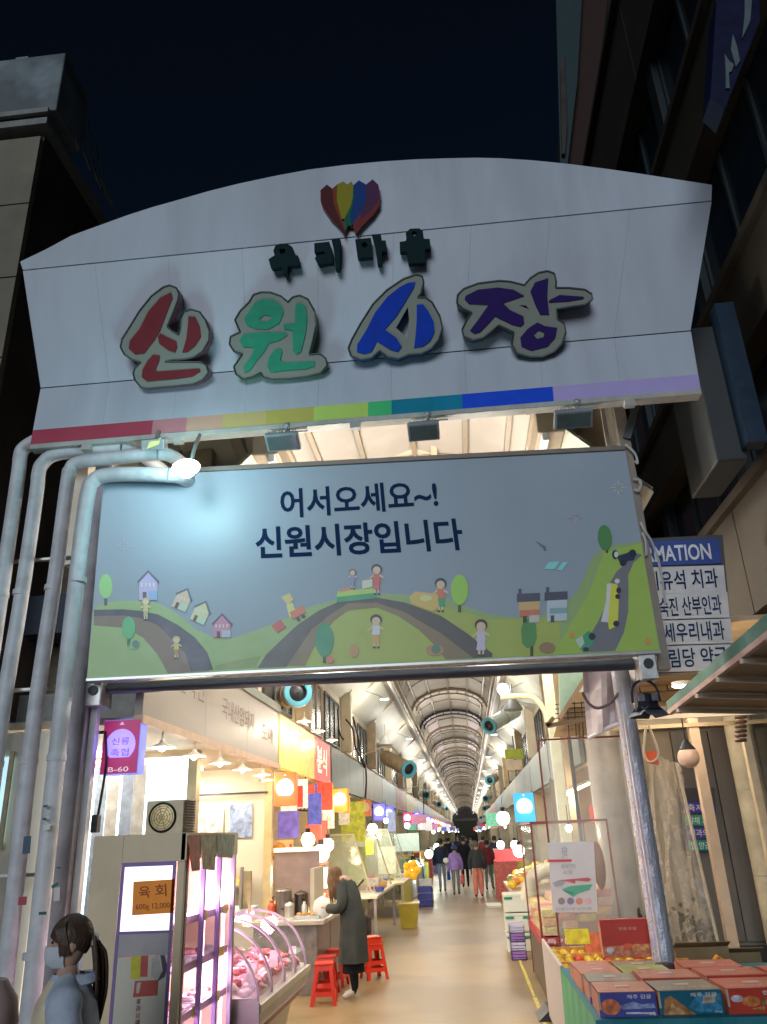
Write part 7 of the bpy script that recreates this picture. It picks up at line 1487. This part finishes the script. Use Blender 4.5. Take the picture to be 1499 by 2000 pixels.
        if kind == 'pack':
            M().box(-.15 * k, .15 * k, -.30 * k, -.12 * k, 1.0 * k, 1.42 * k).build('backpack', c_[0], t, bevel=.05)
    t.location = loc; t.rotation_euler = (0, 0, rz)
    return t
cl = lambda n_, c_, r=.85: mat('cloth_' + n_, c_, r, var=.2, sc=5, bump=.9, bsc=9, spec=.2)
hb = mat('hair_black', (.012, .009, .008), .45, var=.3, sc=30); hbr = mat('hair_brown', (.17, .085, .035), .5, var=.5, sc=14, stretch=(7, 7, 1), col2=(.05, .022, .01), bump=.6, bsc=30); hg = mat('hair_grey', (.12, .11, .11), .6)
shb, shw = mat('shoe_black', (.02, .02, .02), .5), mat('shoe_white', (.7, .66, .62), .5)
gx = lambda px, py: at(px, py, Z=0)
# woman in the long grey coat, bent over the counter (faces left towards the stall)
a = gx(690, 1948)
t = person((-1.60, 11.5, 0), math.radians(72), 1.63, 'woman in a long charcoal coat bending over the food counter', cl('charcoal', (.055, .06, .055)), cl('black', (.012, .012, .016)), hbr, shw, coat=.42, stride=.03, lean=.22, head_dn=1.6, hair_long=True, arms_bent=True, group=None)
m = M(); k = 1.63 / 1.7
m.loft([[Vector((r_ * math.cos(q), r_ * .75 * math.sin(q), z)) * k for q in [2 * math.pi * i / 20 for i in range(20)]] for r_, z in ((.16, .7), (.17, .5), (.19, .30))], caps=False)
sk_ = m.build('skirt', cl('black', (.012, .012, .016)), None, smooth=True); sk_.parent = t; 
m = M().tube([Vector((.16, -.1, 1.36)), Vector((.19, .12, 1.12)), Vector((.25, .05, .88))], .012, 6, sub=5); m.build('bag_strap', black).parent = t
b = thing('shoulder_bag', 'dark shoulder bag at the hip of the woman in the long coat', 'bag', (0, 0, 0)); M().box(.20, .32, -.14, .12, .68, .92).build('pouch', cl('plum', (.10, .07, .08)), b, bevel=.04); b.location = t.location; b.rotation_euler = t.rotation_euler
# crowd seen from behind; rz=0 means walking away from the camera
nav, pur, blk, cor, mar, jean, gry = cl('navy', (.03, .04, .075)), cl('purple', (.36, .25, .62)), cl('ink', (.02, .022, .03)), cl('coral', (.75, .28, .22)), cl('maroon', (.20, .04, .05)), cl('jeans', (.30, .38, .46)), cl('grey', (.22, .24, .27))
def crowd(px, py, h, label, top_, legs, hair, rz=0, **kw):
    p = gx(px, py); return person((p.x, p.y, 0), rz, h, label, top_, legs, hair, kw.pop('shoes', shb), **kw)
crowd(866, 1742, 1.72, 'shopper in a navy jacket and pale jeans at the left of the crowd', nav, jean, hb, .1, coat=.9, bag=(1, (cl('bluebag', (.01, .12, .65)), 'bright blue shopping bag carried by the shopper in the navy jacket'), 'bag'))
crowd(893, 1748, 1.50, 'short shopper in a lilac padded coat with a blue hood', pur, gry, hb, 0, coat=.86, flare=1.1, hat=cl('hoodblue', (.07, .10, .35)), bag=(1, (cl('coralbag', (.8, .18, .2)), 'coral red shopping bag carried beside the lilac coat'), 'bag'))
crowd(911, 1733, 1.76, 'tall shopper in a long black coat behind the lilac coat', blk, blk, hb, .05, coat=.6)
crowd(937, 1752, 1.62, 'shopper in a dark jacket and loose coral trousers', cl('slate', (.05, .055, .06)), cor, hg, -.05, coat=.88, flare=1.75, stride=.08)
crowd(958, 1738, 1.62, 'shopper in a maroon jacket at the right of the crowd', mar, gry, hb, -.2, coat=.85)
for i, (px, py, h, tp_, lb_) in enumerate(((880, 1712, 1.7, blk, 'shopper in black farther away between the navy jacket and the lilac coat'), (925, 1708, 1.62, gry, 'shopper in grey farther away behind the coral trousers'), (972, 1718, 1.7, nav, 'stallholder in dark blue standing at the right stalls'), (948, 1700, 1.66, mar, 'small far shopper in dark red'), (898, 1695, 1.7, nav, 'small far shopper in navy at the middle of the lane'), (914, 1688, 1.65, blk, 'tiny distant shopper in black at the middle of the lane'))):
    crowd(px, py, h, lb_, tp_, gry, hb, math.pi if i in (1, 4) else 0, coat=.85)
p = at(872, 1680, Y=28.5); tag(M().sph(p - Vector((0, .3, 0)), .1, .08, .09, 10).build('white_bundle', mat('bag_white'), smooth=True), 'white bundle at the arm of the shopper in the navy jacket', 'bag')
# vendor behind the far left tables
crowd(800, 1738, 1.6, 'stallholder in a pale blue apron working at a left hand table', cl('palegrey', (.45, .5, .6)), gry, hb, math.pi * .6, coat=.5)
# young woman with ponytail and face mask, bottom left: bust in profile facing left
G1 = thing('person', 'young woman with a ponytail, face mask and pale blue hooded jacket at the lower left', 'person', (0, 0, 0))
H = Vector((0, 0, 1.53))
hood = cl('hoodie', (.50, .56, .68)); vest = cl('cream_panel', (.80, .68, .48))
J = {'pelvis': (Vector((0, 0, .95)), (.15, .11)), 'waist': (Vector((0, 0, 1.08)), (.14, .10)), 'chest': (Vector((0, 0, 1.22)), (.165, .12)), 'collar': (Vector((0, -.01, 1.33)), (.13, .085)), 'neck': (Vector((0, 0, 1.40)), .052), 'neck2': (Vector((0, .01, 1.44)), .05)}
Bn = [('pelvis', 'waist', 1), ('waist', 'chest', 1), ('chest', 'collar', 1), ('collar', 'neck', 0), ('neck', 'neck2', 0)]
for s_, n_ in ((-1, 'l'), (1, 'r')):
    J['hip' + n_] = (Vector((s_ * .09, 0, .87)), .085); J['kn' + n_] = (Vector((s_ * .09, .1 * s_, .48)), .062); J['an' + n_] = (Vector((s_ * .09, .14 * s_, .09)), .045); J['to' + n_] = (Vector((s_ * .09, .14 * s_ + .14, .035)), .035)
    J['sh' + n_] = (Vector((s_ * .165, -.01, 1.30)), .066); J['el' + n_] = (Vector((s_ * .225, -.03, 1.04)), .055); J['wr' + n_] = (Vector((s_ * .2, .15, .88)), .036); J['ha' + n_] = (Vector((s_ * .18, .21, .84)), (.04, .022))
    Bn += [('pelvis', 'hip' + n_, 2), ('hip' + n_, 'kn' + n_, 2), ('kn' + n_, 'an' + n_, 2), ('an' + n_, 'to' + n_, 3), ('collar', 'sh' + n_, 1), ('sh' + n_, 'el' + n_, 1), ('el' + n_, 'wr' + n_, 1), ('wr' + n_, 'ha' + n_, 0)]
    m = M(); ha = J['ha' + n_][0]
    for q in range(4): b = ha + Vector((0, 0, .02 * (1.5 - q))); m.tube([b, b + Vector((-s_ * .01, .035, -.01)), b + Vector((-s_ * .03, .06, -.02))], [.009, .0085, .007], 6)
    m.tube([ha + Vector((0, -.02, .02)), ha + Vector((0, .01, .045)), ha + Vector((0, .03, .05))], [.011, .01, .008], 6); m.build('fingers', skin, G1, smooth=True)
body([skin, hood, cl('black', (.01, .01, .01)), shw], J, Bn, G1)
# head: a profile-shaped loft (skull, brow, cheeks, chin)
def headring(z, f_, b_, w_): # front, back, half width
    return [H + Vector((w_ * math.sin(a), (f_ if math.cos(a) > 0 else b_) * math.cos(a), z)) for a in [2 * math.pi * q / 24 for q in range(24)]]
m = M(); m.loft([headring(*q) for q in ((-.115, .03, .035, .03), (-.10, .078, .04, .045), (-.08, .086, .055, .056), (-.05, .088, .07, .066), (-.02, .090, .085, .072), (.01, .088, .095, .075), (.035, .092, .10, .076), (.065, .088, .098, .073), (.09, .07, .085, .062), (.108, .04, .05, .04), (.115, .01, .01, .01))]); m.build('head', skin, G1, smooth=True)
m = M(); m.loft([[H + Vector((x, y, z)) for x, y in ((-.012, .085), (0, .092 + e), (.012, .085), (0, .075))] for z, e in ((-.045, .012), (-.03, .025), (0, .008), (.02, 0))]); m.sph(H + Vector((.074, -.01, -.01)), .010, .022, .032, 10); m.sph(H + Vector((-.074, -.01, -.01)), .010, .022, .032, 10); m.build('nose_and_ears', skin, G1, smooth=True)
m = M()
for s_ in (-1, 1): m.sph(H + Vector((s_ * .032, .083, .008)), .012, .008, .006, 8)
m.build('eyes', black, G1, smooth=True)
mm = M(); mm.loft([[H + Vector(((w_ + .004) * math.sin(a), (f_ + .006) * math.cos(a) + (.012 if abs(a) < .5 else 0), z)) for a in [-1.35 + 2.7 * q / 18 for q in range(19)]] + [] for z, f_, w_ in ((-.112, .062, .04), (-.09, .092, .058), (-.06, .100, .068), (-.03, .102, .071), (-.012, .098, .073))], caps=False)
mm.build('face_mask', mat('mask_white', (.62, .66, .72), .7, var=.03), G1, smooth=True)
hstr = mat('hair_dark_strands', (.03, .017, .012), .5, var=.6, sc=18, stretch=(9, 1.2, 1.2), col2=(.10, .048, .026), bump=.5, bsc=30)
m = M(); R_ = []; NA = 72
for i in range(17):
    ring_ = []
    for j in range(NA):
        a = 2 * math.pi * j / NA; fr = max(0, math.sin(a)); bk_ = max(0, -math.sin(a))
        tm = math.pi * (.60 - .14 * fr ** 2 + .14 * bk_)
        th = .03 + tm * i / 16; rd_ = 1 + .018 * math.sin(24 * a + 3 * math.sin(i * .4)) * min(1, i / 4) + .03 * noise.noise((math.cos(a) * 2, math.sin(a) * 2, i * .25))
        ring_.append(H + Vector((.085 * math.sin(th) * math.cos(a) * rd_, -.004 + .102 * math.sin(th) * math.sin(a) * rd_ - (.012 if th > 1.7 and fr > 0 else 0), .022 + .112 * math.cos(th) * rd_)))
    R_.append(ring_)
m.loft(R_, caps=False); random.seed(5)
for s_ in (-1, 1):
    for i in range(9):      # swept strands from the parting over temple and cheek
        u = i / 8; x0 = s_ * (.012 + .01 * u); y0 = .02 + .035 * u
        m.tube([H + Vector((x0, y0 - .02, .128 - .025 * u)), H + Vector((s_ * (.058 + .012 * (1 - u)), y0 + .012, .085 - .01 * u)), H + Vector((s_ * (.083 - .006 * u), y0 - .002, .025)), H + Vector((s_ * (.082 - .010 * u), y0 - .012 - .01 * (1 - u), -.028 - .02 * random.random())), H + Vector((s_ * (.076 - .01 * u), y0 - .01, -.045 - .03 * u * random.random()))], [.007, .011, .010, .007, .002], 5, sub=4)
m.build('hair', hstr, G1, smooth=True)
m = M()
for i in range(64):
    ox, oy = random.gauss(0, .013), random.gauss(0, .011)
    m.tube([H + Vector((ox * .5, -.098, .012 + oy)), H + Vector((ox, -.122 + oy, .0 + oy)), H + Vector((ox * 1.4, -.145 + oy, -.10)), H + Vector((ox * 1.5, -.155 + oy, -.22)), H + Vector((ox * 1.1, -.152 + oy * .7, -.33)), H + Vector((ox * .4, -.145 + oy * .4, -.40 - random.uniform(0, .06)))], [.006, .0085, .0085, .007, .005, .0015], 5, sub=4)
m.build('ponytail', hstr, G1, smooth=True)
M().lathe([(.018, -.016), (.032, -.01), (.034, .01), (.02, .016)], H + Vector((0, -.112, .005)), 14, ax=(0, 1, .3)).build('hair_tie', mat('tie_white', (.8, .78, .75), .6), G1, smooth=True)
# hooded jacket with a cream front panel
rings = []
for z, rx, ry in ((1.39, .075, .075), (1.365, .10, .09), (1.335, .165, .105), (1.27, .215, .14), (1.15, .225, .16), (1.0, .23, .165), (.85, .23, .17), (.72, .235, .17)):
    rings.append([Vector((rx * math.cos(a) * (1 + .035 * math.sin(6 * a + z * 20) + .02 * math.sin(11 * a - z * 31)), -.01 + ry * math.sin(a) * (1 + .03 * math.sin(5 * a + z * 14)), z)) for a in [2 * math.pi * q / 32 for q in range(32)]])
m = M(); m.loft(rings, caps=False)
fs_ = m.f; 
for idx, f_ in enumerate(fs_):
    c = sum((Vector(m.v[i]) for i in f_), Vector()) / len(f_)
    if c.y > .0 and c.z < 1.37: m.m[idx] = 1
m.build('jacket', [hood, vest], G1, smooth=True)
for s_, n_ in ((-1, 'l'), (1, 'r')):
    M().tube([J['sh' + n_][0] + Vector((-s_ * .03, 0, .0)), J['sh' + n_][0] + Vector((s_ * .025, 0, -.06)), J['el' + n_][0], J['wr' + n_][0]], [.075, .082, .078, .075, .068, .05], 14, sub=6).build('sleeve', hood, G1, smooth=True)
m = M(); m.loft([[Vector((r_ * math.cos(a), -.045 + r_ * .85 * math.sin(a) - .02 * (1 if math.sin(a) < 0 else 0), z + .012 * max(0, -math.sin(a)))) for a in [2 * math.pi * q / 24 for q in range(24)]] for r_, z in ((.07, 1.36), (.10, 1.335), (.112, 1.345), (.10, 1.368), (.078, 1.385), (.066, 1.375))], caps=False); m.build('hood', hood, G1, smooth=True)
p = at(138, 1850, Y=4.25)
G1.location = (p.x, 4.25, 0); G1.rotation_euler = (0, 0, math.radians(112)); zt_ = at(140, 1788, Y=4.25).z
G1.scale = (1.0, 1.0, zt_ / 1.655)
# a passer-by cut off by the left edge
G2 = person((0, 0, 0), 0, 1.5, 'passer-by in dark red with a pink cap cut off by the lower left edge', cl('maroon', (.2, .04, .05)), gry, hb, shb, coat=.8, group=None, hat=mat('cap_pink', (.62, .42, .40), .7))
p = at(5, 1975, Y=2.5); G2.location = (p.x - .06, 2.5, 0); G2.rotation_euler = (0, 0, .25); G2.scale = (.88, .88, (at(5, 1930, Y=2.5).z) / 1.5)
